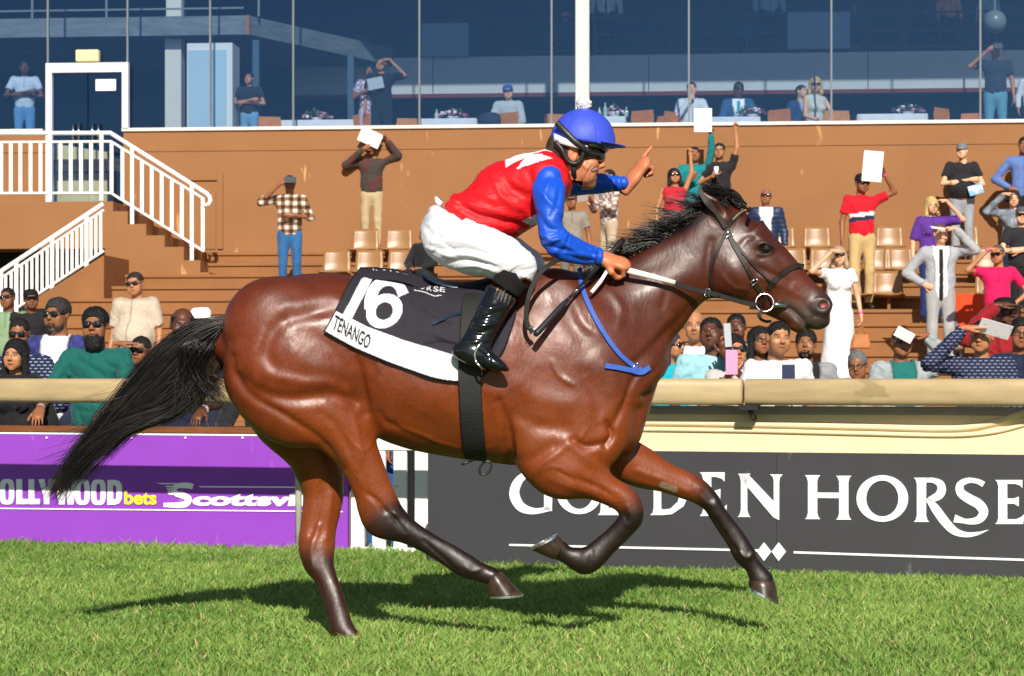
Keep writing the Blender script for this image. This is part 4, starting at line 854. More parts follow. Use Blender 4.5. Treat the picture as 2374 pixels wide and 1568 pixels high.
# --- boots, cuffs
def boot(sy, dx):
    bt = [yst(Z2, (645+dx, 1092), (470+dx, 1040), .058, sy*.275), yst(Z2, (600+dx, 1160), (440+dx, 1110), .060, sy*.295), yst(Z2, (555+dx, 1230), (402+dx, 1200), .054, sy*.318), yst(Z2, (512+dx, 1310), (360+dx, 1290), .044, sy*.335), yst(Z2, (492+dx, 1365), (322+dx, 1380), .040, sy*.345), yst(Z2, (486+dx, 1395), (312+dx, 1425), .038, sy*.348)]
    ft = [yst(Z2, (330+dx, 1350), (302+dx, 1432), .034, sy*.346), yst(Z2, (430+dx, 1370), (400+dx, 1462), .037, sy*.348), yst(Z2, (510+dx, 1405), (490+dx, 1490), .040, sy*.350), yst(Z2, (562+dx, 1448), (552+dx, 1502), .036, sy*.352), yst(Z2, (585+dx, 1478), (582+dx, 1502), .02, sy*.352)]
    A = np.array(bt + ft); f = Field((A[:, [0, 2]].min()-.06, A[:, 5].min()-.09, A[:, [1, 3]].min()-.06), (A[:, [0, 2]].max()+.06, A[:, 5].max()+.09, A[:, [1, 3]].max()+.06), .0058)
    f.loft(bt, 0, 70, caps=(4., 1.5)); f.loft(ft, .03, 60, caps=(1.2, 1.)); V, Q = f.mesh(2)
    if sy < 0: V = strokes_on(V, Q, [([(395, 1180), (450, 1200), (540, 1180)], .007, -.005), ([(380, 1220), (440, 1250), (520, 1240)], .008, .005), ([(370, 1260), (430, 1290), (500, 1270)], .007, -.005), ([(400, 1150), (470, 1160), (560, 1140)], .009, .004), ([(340, 1330), (400, 1340), (470, 1330)], .008, .004), ([(440, 1380), (480, 1410), (490, 1450)], .006, -.004)], Z2, -.36)
    b = sub(mobj('boot', fast_mesh('boot', V, Q), mat('patent_boot', (.007, .008, .010), .13, .7, bump=.05, bscale=40)), jock)
    def band(nm, r, m, h=.006, fold=None):
        f = Field((A[:, [0, 2]].min()-.08, A[:, 5].min()-.11, A[:, [1, 3]].min()-.06), (A[:, [0, 2]].max()+.12, A[:, 5].max()+.13, A[:, [1, 3]].max()+.16), h)
        f.loft(r, 0, 40, caps=(5., 5.)); V, Q = f.mesh(1)
        if fold:
            N = normals(V, Q); t = pdist(V[:, 0], V[:, 2], xz(Z2, fold, sy*.28))[0]; V = V + N*(.0025*np.sin(t*420))[:, None]
        sub(mobj(nm, fast_mesh(nm, V, Q), m), jock)
    band('stocking', [yst(Z2, (722+dx, 1005), (540+dx, 952), .060, sy*.266), yst(Z2, (690+dx, 1040), (512+dx, 985), .060, sy*.268), yst(Z2, (655+dx, 1085), (488+dx, 1030), .059, sy*.272)], mat('black_knit', (.012, .011, .012), .85, .2, bump=.5, bscale=300))
    band('boot_cuff', [yst(Z2, (640+dx, 1090), (490+dx, 1042), .060, sy*.274), yst(Z2, (612+dx, 1140), (456+dx, 1098), .063, sy*.286)], mat('muddy_cuff', srgb('3b3430'), .5, .4, spots=(srgb('8a6a48'), 30., .56, (1, 1, 1))), .005, [(500, 1000), (455, 1120)])
    return b
boot(-1, 0); boot(1, 42)
# stirrup irons
for sy, dx in ((-1, 0), (1, 42)):
    s = empty('stirrup', px3(Z2, 440+dx, 1440, sy*.345), 'polished steel stirrup iron on the jockey boot ' + ('in front of the saddle cloth' if sy < 0 else 'behind the horse'), 'stirrup')
    t = [px3(Z2, x+dx, y, sy*.345 - .046*k) for x, y, k in ((472, 1318, 0), (440, 1345, .8), (408, 1400, 1.), (412, 1440, 1.), (445, 1482, 1.), (470, 1488, -1.), (430, 1455, -1.), (425, 1400, -1.), (445, 1345, -.8), (472, 1318, 0))]
    sub(MB().tube([tuple(v) for v in catmull(np.array([tuple(v) for v in t])[:, [0, 2, 1]], 40)[:, [0, 2, 1]]], .005, 8, False).build('iron', steel, None, True), s)
    sub(MB().tube([px3(Z2, 472+dx, 1318, sy*.345), px3(Z2, 500+dx, 1200, sy*.31), px3(Z2, 520+dx, 1080, sy*.25)], .010, 8, flat=.3, fax=(0, 1, 0)).build('leather', leather, None, True), s)
# --- head, hands, body (skin)
skin_t = np.array(srgb('c07a55')); parts = []
hv, hq = head_shape(.0048, smile=True)
tilt = rotm('Y', 6.) ; M = rotm('Z', 90.) @ np.eye(3)        # face towards +x
M = tilt @ M @ np.diag((.96, 1.02, 1.10)); hc = np.array(hp(Z2, 957, 326, -.01))
hcol = head_colors(hv, skin_t, stubble=.3, lips=np.array(srgb('a04a40')))
mo = np.hypot(hv[:, 0], (hv[:, 2]+.066)*1.6); w = sstep(.02, .012, mo)*(hv[:, 1] < -.07); hcol = hcol*(1-.0*w[:, None])
hq = hq[~((hv[hq][:, :, 2].min(1) < -.095) & (hv[hq][:, :, 1].max(1) > -.035))]
hw = hv @ M.T + hc; hw = strokes_on(hw, hq, [([(1078, 385), (1052, 402), (1040, 440)], .0045, -.004), ([(1048, 380), (1022, 410), (1008, 450)], .005, -.0045), ([(1030, 385), (1008, 415), (992, 445)], .006, .004), ([(1010, 385), (985, 420), (975, 455)], .005, -.003), ([(985, 340), (1000, 380), (1020, 395)], .008, .004)], Z2, -.08)
mx_, mz_ = (np.array(xz(Z2, [(1036, 404), (1072, 396), (1078, 408), (1048, 424)], -.05)), None); inm = inpoly(hw[:, 0], hw[:, 2], mx_) & (hw[:, 1] < 0); hcol[inm] = (.05, .012, .01)
tx_ = np.array(xz(Z2, [(1040, 402), (1074, 395), (1076, 402), (1044, 411)], -.05)); hcol[inpoly(hw[:, 0], hw[:, 2], tx_) & (hw[:, 1] < 0)] = (.30, .24, .21)
stb = sstep(-.03, -.06, hv[:, 2])*sstep(.02, -.02, hv[:, 1])*.12; hcol = hcol*(1-stb[:, None]) + np.array((.12, .07, .05))*stb[:, None]; hcol *= (1 + .25*(vnoise(hw, 90, 5)-.5))[:, None]
parts.append((hw, hq, hcol))
bodyf = Field((-.75, -.34, 1.2), (.50, .38, 2.12), .011)
bodyf.loft([r[:4] + (r[4]*.85, r[5]) for r in torso_st], 0, 60, caps=(2, 2)); 
for arm in (near_arm, far_arm):
    bodyf.loft([((a[0]*.85+a[2]*.15), (a[1]*.85+a[3]*.15), (a[2]*.85+a[0]*.15), (a[3]*.85+a[1]*.15), a[4]*.7, a[5]) for a in arm], .02, 50)
bodyf.cone(hp(Z2, 935, 375, 0), hp(Z2, 840, 430, 0), .052, .066, .03)
bv, bq = bodyf.mesh(1); parts.append((bv, bq, skin_t))
fist = hand_shape(1.25, .0042); pt = hand_shape(point=True, h=.0042)
wr = np.array(hp(Z2, 1100, 880, -.145)); Mh, oh = frame(wr, (1.0, .10, -.30), (-.25, .55, -.80), True, 1.05); v, q = placed(fist, Mh, oh); parts.append((v, q, skin_t*np.array((1.05, .95, .9))))
wr2 = np.array(hp(Z2, 1248, 478, .29)); Mh, oh = frame(wr2, (.55, .05, .80), (.6, .35, -.45), False, 1.2); v, q = placed(pt, Mh, oh, True); parts.append((v, q, skin_t*np.array((1.05, .95, .9))))
V, Q, Cc = join_vq(parts); sub(mobj('body', fast_mesh('jockey_body', V, Q, True, Cc), skin_mat()), jock)
# hair at the nape and temple
hf = Field((-.11, -.15, -.16), (.11, .13, .14), .006); hf.ell((0, .022, .02), (.080, .100, .088), 0)
hf.cone((0, -.2, -.02), (0, -.055, -.02), .2, .075, .01, op='s'); hf.cone((0, .0, -.17), (0, .05, -.17), .09, .09, .02, op='s')
for s_ in (-1, 1): hf.ell((s_*.085, .01, -.005), (.02, .024, .034), .004, 's')
v, q = hf.mesh(1); sub(mobj('hair', fast_mesh('jockey_hair', v @ M.T + hc, q), mat('brown_hair', (.045, .026, .016), .5, .4, noise=.4, nscale=60, bump=.6, bscale=120)), jock)
# --- helmet (own part group)
helmet = sub(empty('helmet', tuple(hc)), jock) if False else None
hcx = np.array(hp(Z2, 985, 215, -.01))
f = Field((hcx[0]-.2, -.16, hcx[2]-.12), (hcx[0]+.2, .15, hcx[2]+.16), .0055)
Mt = rotm('Y', 10.)
f.ell(hcx + np.array((.006, 0, -.03)), (.133, .108, .138), 0, M=Mt)
pn = np.array((.16, 0, 1.0)); pn /= np.linalg.norm(pn); pc = np.array(hp(Z2, 1000, 262, -.01))
sl, X, Y, Zz = f.block((hcx[0]-.3, -.3, hcx[2]-.3), (hcx[0]+.3, .3, hcx[2]+.3), 0)
f.F[sl] = np.maximum(f.F[sl], -((X-pc[0])*pn[0] + (Zz-pc[2])*pn[2]))
v, q = f.mesh(2); N = normals(v, q); ang = np.arctan2(v[:, 1], v[:, 0]-hcx[0])
seam = np.abs(((ang/(math.pi/3)) % 1) - .5); v = v - N*(.0016*np.exp(-((.5-seam)/.02)**2))[:, None]; v = v + N*((vnoise(v, 40, 3)-.5)*.002)[:, None]
cap_m = mat('blue_cap', srgb('3a4fc8'), .5, .4, noise=.06, nscale=20, bump=.12, bscale=160)
hel = sub(mobj('helmet', fast_mesh('helmet', v, q), cap_m), jock)
# peak
pk = []; 
for r_, dz in ((.0, 0), (1., -.012)):
    pass
V = []; n = 15
for i in range(n):
    a = math.radians(-62 + 124*i/(n-1)); e = math.cos(a*1.35)
    p0 = np.array(hp(Z2, 1012, 268, 0)); base = p0 + np.array((.118*math.cos(a), .100*math.sin(a), .012 - .118*math.cos(a)*.13)); tip = base + np.array((.042*max(e, .1)*math.cos(a*.5), .02*math.sin(a), -.006*max(e, 0)))
    for c, z in ((base, .004), (tip, .002), (tip, -.002), (base, -.005)): V.append(tuple(c + np.array((0, -.01, z))))
F = [(i*4+k, (i+1)*4+k, (i+1)*4+(k+1) % 4, i*4+(k+1) % 4) for i in range(n-1) for k in range(4)] + [(0, 1, 2, 3), ((n-1)*4+3, (n-1)*4+2, (n-1)*4+1, (n-1)*4)]
o = MB().add(V, F).build('peak', cap_m, None, True); o.parent = hel
# white under-band
bandpts = [hp(Z2, x, y, yy) for x, y, yy in ((822, 222, -.01), (850, 232, -.075), (905, 252, -.100), (965, 270, -.108), (1020, 284, -.104))]
W = MB(); V = []; bp = catmull(np.array(bandpts)[:, [0, 2, 1]], 24)[:, [0, 2, 1]]
for i, p in enumerate(bp):
    hgt = .019*(1-.55*i/23)
    for dy, dz in ((.012, hgt), (-.007, hgt*.9), (-.007, -hgt*.9), (.012, -hgt)): V.append((p[0], p[1]+dy, p[2]+dz))
F = [(i*4+k, (i+1)*4+k, (i+1)*4+(k+1) % 4, i*4+(k+1) % 4) for i in range(23) for k in range(4)] + [(0, 1, 2, 3), (95, 94, 93, 92)]
o = W.add(V, F).build('cap_band', mat('white_cotton', (1, 1, 1)), None, True); o.parent = hel
# pompom
mat('white_wool', srgb('f4f4f6'), .9, .1, bump=.8, bscale=160); f = Field(np.array(hp(Z2, 1000, 44, -.01)) - .05, np.array(hp(Z2, 1000, 44, -.01)) + .05, .004); f.ell(hp(Z2, 1000, 44, -.01), (.031, .031, .030), 0); v, q = f.mesh(1); v = v + normals(v, q)*((vnoise(v, 150, 3)-.5)*.012)[:, None]
o = mobj('pompom', fast_mesh('pompom', v, q), MATS['white_wool']); o.parent = hel
# harness pad round the ear, goggles and straps
blk_pad = mat('black_padding', (.012, .012, .013), .42, .5, bump=.1, bscale=120)
hr = [(845, 250, -.085), (880, 290, -.093), (905, 340, -.093), (935, 368, -.093), (970, 362, -.095), (993, 330, -.098), (1000, 292, -.100)]
o = MB().tube([tuple(v) for v in catmull(np.array([hp(Z2, *p) for p in hr])[:, [0, 2, 1]], 26)[:, [0, 2, 1]]], .0105, 8).build('harness_pad', blk_pad, None, True); sub(o, jock)
sub(MB().tube([hp(Z2, 948, 372, -.09), hp(Z2, 945, 420, -.075), hp(Z2, 955, 468, -.05), hp(Z2, 985, 485, -.01)], [.010, .011, .010, .006], 8, flat=.5, fax=(0, 1, 0)).build('chin_strap', blk_pad, None, True), jock)
gs = [(852, 145, -.090), (900, 195, -.108), (950, 245, -.117), (1000, 285, -.112), (1035, 310, -.100)]
go = MB(); gp = catmull(np.array([hp(Z2, *p) for p in gs])[:, [0, 2, 1]], 20)[:, [0, 2, 1]]; V = []
for i, p in enumerate(gp):
    d = gp[min(i+1, 19)] - gp[max(i-1, 0)]; s = np.cross(d, (0, -1, 0)); s = s/np.linalg.norm(s)*.0125
    V += [tuple(p+s), tuple(p+s*.9+np.array((0, -.004, 0))), tuple(p-s*.9+np.array((0, -.004, 0))), tuple(p-s)]
F = [(i*4+k, (i+1)*4+k, (i+1)*4+(k+1) % 4, i*4+(k+1) % 4) for i in range(19) for k in range(4)]
gog = sub(MB().add(V, F).build('goggle_strap', blk_pad, None, True), jock)
# lens: wraps the eyes
V = []; n = 17; lens_c = np.array(hp(Z2, 974, 322, -.01))
for i in range(n):
    a = math.radians(-72 + 144*i/(n-1)); s = abs(a)/math.radians(72)
    for z, rr in ((.024-.004*s, .0), (.010, .006), (-.010, .005), (-.024+.010*s, -.004)):
        V.append(tuple(lens_c + tilt @ np.array(((.098+rr)*math.cos(a)**.8 + .004 - .02*s, (.092+rr)*math.sin(a), z))))
F = [(i*4+k, i*4+k+1, (i+1)*4+k+1, (i+1)*4+k) for i in range(n-1) for k in range(3)]
o = MB().add(V, F).build('goggles', mat('goggle_lens', (.012, .009, .008), .06, .8), None, True); sub(o, jock); o.modifiers.new('s', 'SOLIDIFY').thickness = .004
# spare goggles under the peak
V = [tuple(np.array(v) + np.array((.016, 0, .042))) for v in V]
o = MB().add(V, F).build('spare_goggles', mat('clear_lens', (.05, .05, .05), .08, .7), None, True); sub(o, jock); o.modifiers.new('s', 'SOLIDIFY').thickness = .003
# --- whip
wp = empty('whip', hp(Z2, 1100, 950, -.19), 'black padded racing whip held in the jockey hand', 'whip')
a, b = (1215, 782, -.07), (735, 1302, -.335)
lerp = lambda t: hp(Z2, *(a[i]*(1-t) + b[i]*t for i in range(2)), a[2]*(1-t) + b[2]*t)
sub(MB().tube([lerp(0), lerp(.03), lerp(.10), lerp(.40)], [.011, .0135, .010, .0095], 10).build('handle', leather, None, True), wp)
sub(MB().tube([lerp(.40), lerp(.62)], [.006, .006], 8).build('shaft', mat('black_plastic', (.015, .015, .017), .3, .5), None, True), wp)
sub(MB().tube([lerp(.515), lerp(.545)], .0075, 8).build('collar', steel, None, True), wp)
sub(MB().tube([lerp(.62), lerp(.68), lerp(.97), lerp(1.)], [.007, .0125, .0135, .010], 10).build('padded_flap', mat('padded_black', (.018, .02, .023), .4, .45), None, True), wp)
# ================================================================== GROUND AND FENCE
FD0, FS = 13.166, .317                        # fence line: distance = FD0 - FS * X
fth = math.atan(FS)
def fpt(dx, dy, off=0.):
    """photo point -> world point on the fence plane (off metres towards the camera)"""
    d = (FD0 - off/math.cos(fth)) / (1 + FS*(dx-CX)/FPX); return P(dx, dy, d)
fu = Vector((math.cos(fth), -math.sin(fth), 0)); fn = Vector((-math.sin(fth), -math.cos(fth), 0))
def fx(dx): q = fpt(dx, HZ); return (q - fpt(CX, HZ)).dot(fu)          # metres along the fence
FO = fpt(CX, HZ); FO.z = 0
def fbox(name, x0, x1, z0, z1, o0, o1, m, parent=None, bevel=0.):
    """box in fence coordinates: along x, up z, offset o towards camera"""
    Mx = np.stack([np.array(fu), -np.array(fn), (0, 0, 1)], 1)
    return MB().box((x0, -o1, z0), (x1, -o0, z1), rot=Mx, at=FO).build(name, m, parent, False, bevel)
turf_m = mat('turf_soil', srgb('4f6428'), .95, .1, noise=.35, nscale=3., spots=(srgb('6b6a34'), 9., .6, (1, 1, 1)))
g = MB().add([(-60, -40, 0), (60, -40, 0), (60, 60, 0), (-60, 60, 0)], [(0, 1, 2, 3)])
a0, a1 = FO + fu*-40, FO + fu*40
gr = MB().add([(-400, -400, 0), (400, -400, 0), tuple(a1 + fu*400 + Vector((0, 0, 0))), tuple(a0 + fu*-400)], [(0, 1, 2, 3)]).build('ground', turf_m); props(gr, kind='structure')
ap = MB().add([tuple(v + Vector((0, 0, -.2))) for v in (FO + fu*-30 - fn*.02, FO + fu*30 - fn*.02, FO + fu*30 - fn*24, FO + fu*-30 - fn*24)], [(0, 1, 2, 3)]).build('pavement', mat('apron_concrete', srgb('8c7a62'), .9, .2, noise=.2, nscale=2)); props(ap, kind='structure')
purple = mat('purple_board', srgb('8f43bd'), .5, .35, noise=.06, nscale=2.5, spots=(srgb('a765cd'), 14., .66, (1, 1, .3)))
white_p = mat('white_print', srgb('f3f3f5'), .5, .35); yellow_p = mat('yellow_print', srgb('efe33a'), .5, .35)
white_paint = mat('white_paint', srgb('f0efec'), .45, .4, noise=.05, nscale=6, spots=(srgb('b9b3a4'), 18., .66, (1, 1, 1)))
wood_cap = mat('wood_cap', srgb('7a4a28'), .6, .3, noise=.3, nscale=10, stretch=(1, 1, 8))
charcoal = mat('charcoal_vinyl', srgb('3d3d41'), .55, .3, noise=.07, nscale=3, spots=(srgb('5b5b5f'), 7., .68, (1, 1, .4)))
cream = mat('cream_panel', srgb('f0dbb0'), .55, .35, noise=.04, nscale=4, spots=(srgb('dcc08a'), 10., .68, (1, 1, .3)))
def decal(name, polys, m, off, zf=None, parent=None, tris=None, thick=.003, po=0.):
    """flat lettering traced on the fence plane; polys with even-odd holes, or triangles"""
    me = None
    if tris is None:
        cu = bpy.data.curves.new(name, 'CURVE'); cu.dimensions = '2D'; cu.fill_mode = 'BOTH'; cu.extrude = thick
        for pl in polys:
            sp = cu.splines.new('POLY'); sp.points.add(len(pl)-1); sp.use_cyclic_u = True
            for i, p in enumerate(pl):
                q = fpt(*(zf(*p) if zf else p), po); sp.points[i].co = ((q - FO).dot(fu), q.z, 0, 1)
        ob = bpy.data.objects.new(name, cu); COL.objects.link(ob); bpy.context.view_layer.update()
        me = bpy.data.meshes.new_from_object(ob.evaluated_get(bpy.context.evaluated_depsgraph_get())); bpy.data.objects.remove(ob); bpy.data.curves.remove(cu)
        V = np.array([v.co[:] for v in me.vertices]); W = FO + Vector((0, 0, 0))
        Wv = np.array(FO)[None] + V[:, :1]*np.array(fu) + V[:, 1:2]*np.array((0, 0, 1)) + (V[:, 2:]+off+po)*np.array(fn)
        me.vertices.foreach_set('co', Wv.astype(np.float32).ravel())
    else:
        V, T = tris; Wv = [tuple(fpt(*(zf(*p) if zf else p)) + fn*(off+thick)) for p in V]
        me = bpy.data.meshes.new(name); me.from_pydata(Wv, [], [tuple(int(i) for i in t) for t in T])
    me.materials.clear(); me.materials.append(m); me.update(); o = bpy.data.objects.new(name, me); return link(o, parent)
X0, X1 = fx(-330), fx(806)
pb = empty('advertising_board', FO + fu*fx(300), 'purple advertising board with white and yellow lettering on the fence', 'board')
keep = lambda o, r: sub(o, r)
keep(fbox('panel', X0, X1, .0, .705, -.03, 0, purple), pb)
keep(fbox('top_edge', X0, X1, .700, .712, -.028, .004, white_p), pb)
# HOLLYWOOD lettering, condensed capitals
def ring(cx, cy, rx, ry, t, n=28, p=3.4):
    f_ = lambda a, X, Y: (cx + X*math.copysign(abs(math.cos(a))**(2/p), math.cos(a)), cy + Y*math.copysign(abs(math.sin(a))**(2/p), math.sin(a)))
    A = np.linspace(0, 2*math.pi, n, endpoint=False); return [[f_(a, rx, ry) for a in A], [f_(a, rx-t, ry-t*.8) for a in A]]
yt, yb = 303, 464
L_ = lambda x: [[(x, yt), (x+36, yt), (x+36, yb-34), (x+72, yb-34), (x+72, yb), (x, yb)]]
letters = [('letter', [[(-118, yt), (-82, yt), (-82, 362), (-54, 362), (-54, yt), (-18, yt), (-18, yb), (-54, yb), (-54, 396), (-82, 396), (-82, yb), (-118, yb)]]),
           ('letter', ring(48, 384, 46, 82, 33)), ('letter', L_(108)), ('letter', L_(186)),
           ('letter', [[(248, yt), (286, yt), (302, 372), (318, yt), (356, yt), (320, 410), (320, yb), (284, yb), (284, 410)]]),
           ('letter', [[(352, yt+2), (388, yt+2), (400, 400), (412, yt+6), (444, yt+6), (456, 400), (466, yt+4), (500, yt+4), (474, yb+2), (438, yb+2), (428, 372), (418, yb+2), (382, yb+2)]]),
           ('letter', ring(532, 386, 47, 82, 33)), ('letter', ring(634, 387, 47, 82, 33)),
           ('letter', [[(692, 308), (740, 308), (768, 316), (784, 342), (786, 386), (784, 430), (768, 458), (740, 468), (692, 468)], [(728, 340), (744, 344), (750, 360), (750, 416), (744, 432), (728, 436)]])]
for nm, pl in letters: keep(decal(nm, pl, white_p, .004, Z8), pb)
def placed_text(s, p0, p1, up, bold, shear=0.):
    V, T = text_tris(s, offset=bold); p0, p1, up = (np.array(q, float) for q in (p0, p1, up))
    return p0 + V[:, :1]*(p1-p0) + V[:, 1:]*up + V[:, 1:]*np.array((shear, 0)), T
keep(decal('lettering', None, yellow_p, .004, Z8, tris=placed_text('bets', (800, 466), (1008, 468), (0, -90), .035)), pb)
keep(decal('letter', [ribbon([(1240, 352), (1215, 345), (1150, 345), (1118, 362), (1128, 392), (1180, 410), (1212, 432), (1196, 462), (1130, 470), (1052, 468)], [36, 36, 34, 34, 38, 42, 40, 36, 32, 26], 50).tolist()], white_p, .004, Z8), pb)
for y, a_, b_ in ((351, 1062, 1120), (368, 1070, 1116), (384, 1075, 1116), (399, 1078, 1124)): keep(decal('speed_line', [[(a_, y-5), (b_, y-5), (b_, y+5), (a_+12, y+5)]], white_p, .004, Z8), pb)
keep(decal('lettering', None, white_p, .004, Z8, tris=placed_text('cottsville', (1232, 474), (2130, 478), (0, -86), .05, 16)), pb)
keep(decal('rule', [[(1005, 328), (1135, 328), (1135, 334), (1040, 336)]], white_p, .004, Z8), pb); keep(decal('rule', [[(1275, 348), (2200, 352), (2200, 361), (1290, 356)]], white_p, .004, Z8), pb); keep(decal('rule', [[(-300, 484), (2200, 508), (2200, 516), (-300, 492)]], white_p, .004, Z8), pb)
for x in (300, 845, 1190, 1557): 
    q = fpt(*Z8(x, 38), .006); keep(MB().lathe([(.008, 0), (.007, .004), (.001, .005)], 8, q, np.array(fu.to_tuple() + (0, 0, 1) + fn.to_tuple()).reshape(3, 3).T).build('rivet', white_p), pb)
cap = fbox('fence_cap', X0, X1+.1, .714, .752, -.14, .012, wood_cap, None, .004); props(cap, 'brown timber cap along the top of the purple board', 'fence cap')
# post under the rail, in front of the purple board
gp = props(MB().tube([tuple(fpt(692, 1290, .03))[:2] + (0,), tuple(fpt(692, 1200, .03))[:2] + (.5,), tuple(fpt(692, 1080, .10))[:2] + (.72,), tuple(fpt(692, 1000, .42))[:2] + (.88,), tuple(fpt(692, 1000, .76))[:2] + (.93,)], [.020, .020, .020, .020, .020], 10).build('rail_post', mat('galvanised_post', srgb('b9bca6'), .5, .4, noise=.2, nscale=15), None, True), 'pale grey-green bent rail post in front of the purple board', 'post')
# white picket panel
pk = empty('picket_panel', FO + fu*fx(900), 'white painted picket fence panel between the purple and charcoal boards', 'fence')
def zx(x): return fx(Z4(x, 0)[0])
pz = lambda y: CAMH + (HZ - Z4(0, y)[1]) * fpt(900, HZ).y / FPX if False else fpt(900, Z4(0, y)[1]).z
keep(fbox('rail', zx(430), zx(905), pz(185), pz(105), -.06, .0, white_paint, None, .003), pk); keep(fbox('rail', zx(430), zx(912), 0, pz(782), -.055, .004, white_paint, None, .003), pk)
for x0, x1 in ((430, 510), (560, 640), (690, 770), (820, 900)): keep(fbox('paling', zx(x0), zx(x1), .02, pz(150), -.03, -.008, white_paint, None, .003), pk)
# charcoal board
BO = .70
def bx(dx): q = fpt(dx, HZ, BO); return (q - FO).dot(fu)
X2, X3 = bx(992), bx(2374) + 1.2
kb = empty('advertising_board', FO + fu*fx(1700), 'charcoal advertising board lettered GOLDEN HORSE in white serif capitals', 'board')
KT = fpt(1687, 1048, BO).z
keep(fbox('panel', X2, bx(1800)-.001, 0, KT, BO-.03, BO, charcoal), kb); keep(fbox('panel', bx(1800)+.001, X3, 0, KT, BO-.03, BO+.0015, charcoal), kb)
def serif(x0, x1, yt, yb, e=22):      # upright with flared ends
    return [(x0-e, yt), (x1+e, yt), (x1+e*.4, yt+14), (x1, yt+44), (x1, yb-44), (x1+e*.4, yb-14), (x1+e, yb), (x0-e, yb), (x0-e*.4, yb-14), (x0, yb-44), (x0, yt+44), (x0-e*.4, yt+14)]
def oval(cx, cy, rx, ry, ix, iy, n=48):
    A = np.linspace(0, 2*math.pi, n, endpoint=False); return [[(cx+rx*math.cos(a), cy+ry*math.sin(a)) for a in A], [(cx+ix*math.cos(a), cy+iy*math.sin(a)) for a in A]]
def barE(x0, x1, yt, yb, xr):
    return [(x0-22, yt), (xr-6, yt), (xr-6, yt+58), (xr-22, yt+40), (xr-60, yt+28), (x1, yt+28), (x1, yt+(yb-yt)*.42), (xr-66, yt+(yb-yt)*.42), (xr-32, yt+(yb-yt)*.38), (xr-32, yt+(yb-yt)*.60), (xr-66, yt+(yb-yt)*.54), (x1, yt+(yb-yt)*.54), (x1, yb-34), (xr-50, yb-34), (xr-14, yb-50), (xr+8, yb-70), (xr, yb), (x0-22, yb), (x0-8, yb-14), (x0, yb-44), (x0, yt+44), (x0-8, yt+14)]
def put(polys, zf=Z7): keep(decal('letter', polys, white_p, .004, zf, po=BO), kb)
put([serif(172, 238, 822, 1135)]); put([serif(394, 460, 826, 1139)]); put([[(236, 945), (396, 947), (396, 986), (236, 984)]])
put(oval(702, 988, 184, 166, 115, 128)); put([serif(948, 1014, 840, 1155)])
put([ribbon([(1012, 858), (1060, 858), (1112, 882), (1125, 925), (1100, 970), (1015, 1000)], [32, 36, 56, 64, 52, 18]).tolist()])
put([ribbon([(1022, 985), (1080, 1060), (1150, 1155), (1220, 1222), (1300, 1246), (1380, 1238), (1458, 1212)], [30, 62, 66, 60, 40, 26, 2]).tolist()])
put([ribbon([(1424, 888), (1380, 866), (1310, 860), (1256, 892), (1260, 945), (1320, 990), (1390, 1030), (1424, 1085), (1390, 1138), (1310, 1152), (1215, 1130)], [40, 34, 42, 58, 66, 70, 70, 62, 46, 34, 56], 60).tolist()])
put([barE(1528, 1592, 856, 1170, 1706)])
# N, E, D, L, O, G on the left half
put([serif(625, 664, 258, 526, 20)], Z6); put([[(606, 258), (664, 258), (828, 430), (828, 300), (822, 278), (803, 262), (884, 264), (866, 282), (862, 310), (862, 545), (826, 528), (650, 322)]], Z6)
put([barE(392, 442, 250, 520, 530)], Z6); put([[(60, 236), (150, 236), (240, 262), (300, 320), (304, 390), (270, 460), (200, 508), (140, 514), (64, 514), (80, 500), (86, 470), (86, 280), (80, 252)], [(132, 268), (180, 274), (232, 312), (250, 370), (236, 430), (190, 474), (150, 480), (132, 476)]], Z6)
put([[(640, 338), (730, 338), (716, 350), (710, 390), (710, 575), (770, 575), (800, 560), (826, 540), (814, 622), (640, 622), (656, 606), (660, 580), (660, 390), (654, 352)]], Z5)
put(oval(520, 470, 150, 146, 92, 112), Z5); put([ribbon([(345, 372), (290, 345), (215, 340), (130, 390), (95, 480), (135, 565), (220, 596), (330, 580)], [58, 30, 40, 60, 66, 58, 36, 30], 50).tolist()], Z5); put([[(272, 458), (352, 458), (344, 474), (342, 596), (290, 590), (290, 480)]], Z5)
keep(decal('rule', [[(62, 810), (1690, 846), (1690, 860), (62, 823)]], white_p, .004, Z5, po=BO), kb); keep(decal('rule', [[(1920, 858), (4300, 936), (4300, 950), (1920, 872)]], white_p, .004, Z5, po=BO), kb)
for x in (1726, 1822): keep(decal('diamond', [[(x, 800), (x+48, 860), (x, 922), (x-46, 860)]], white_p, .004, Z5, po=BO), kb)
# cream barrier behind and above the charcoal board
cb = empty('barrier_wall', FO + fu*fx(2000), 'cream moulded barrier with a painted rail-shadow strip above the charcoal board', 'barrier')
Xc = bx(1380); cz = lambda dy: fpt(1950, dy, BO).z
keep(fbox('panel', Xc, X3, 0, cz(962), BO-.12, BO-.035, cream), cb); keep(fbox('rail_shadow_strip', Xc, X3, cz(962)+.001, cz(943), BO-.13, BO-.025, mat('rail_shadow_grey', srgb('a39aa0'), .5, .4, noise=.1), None, .004), cb)  # the rail's shadow on the cream is painted in as the grey strip
def mould(dys, r, nm):
    pts = [fpt(x, dy, BO-.030) for x, dy in dys]; keep(MB().tube([tuple(v) for v in catmull(np.array([(p.x, p.z, p.y) for p in pts]), 60)[:, [0, 2, 1]]], r, 8).build(nm, cream, None, True), cb)
mould([(1380, 978), (1700, 983), (2000, 990), (2210, 994), (2290, 984), (2374, 958), (2420, 935)], .019, 'moulding'); mould([(1380, 994), (1700, 998), (2000, 1005), (2210, 1009), (2300, 1002), (2374, 984), (2440, 960)], .013, 'moulding')
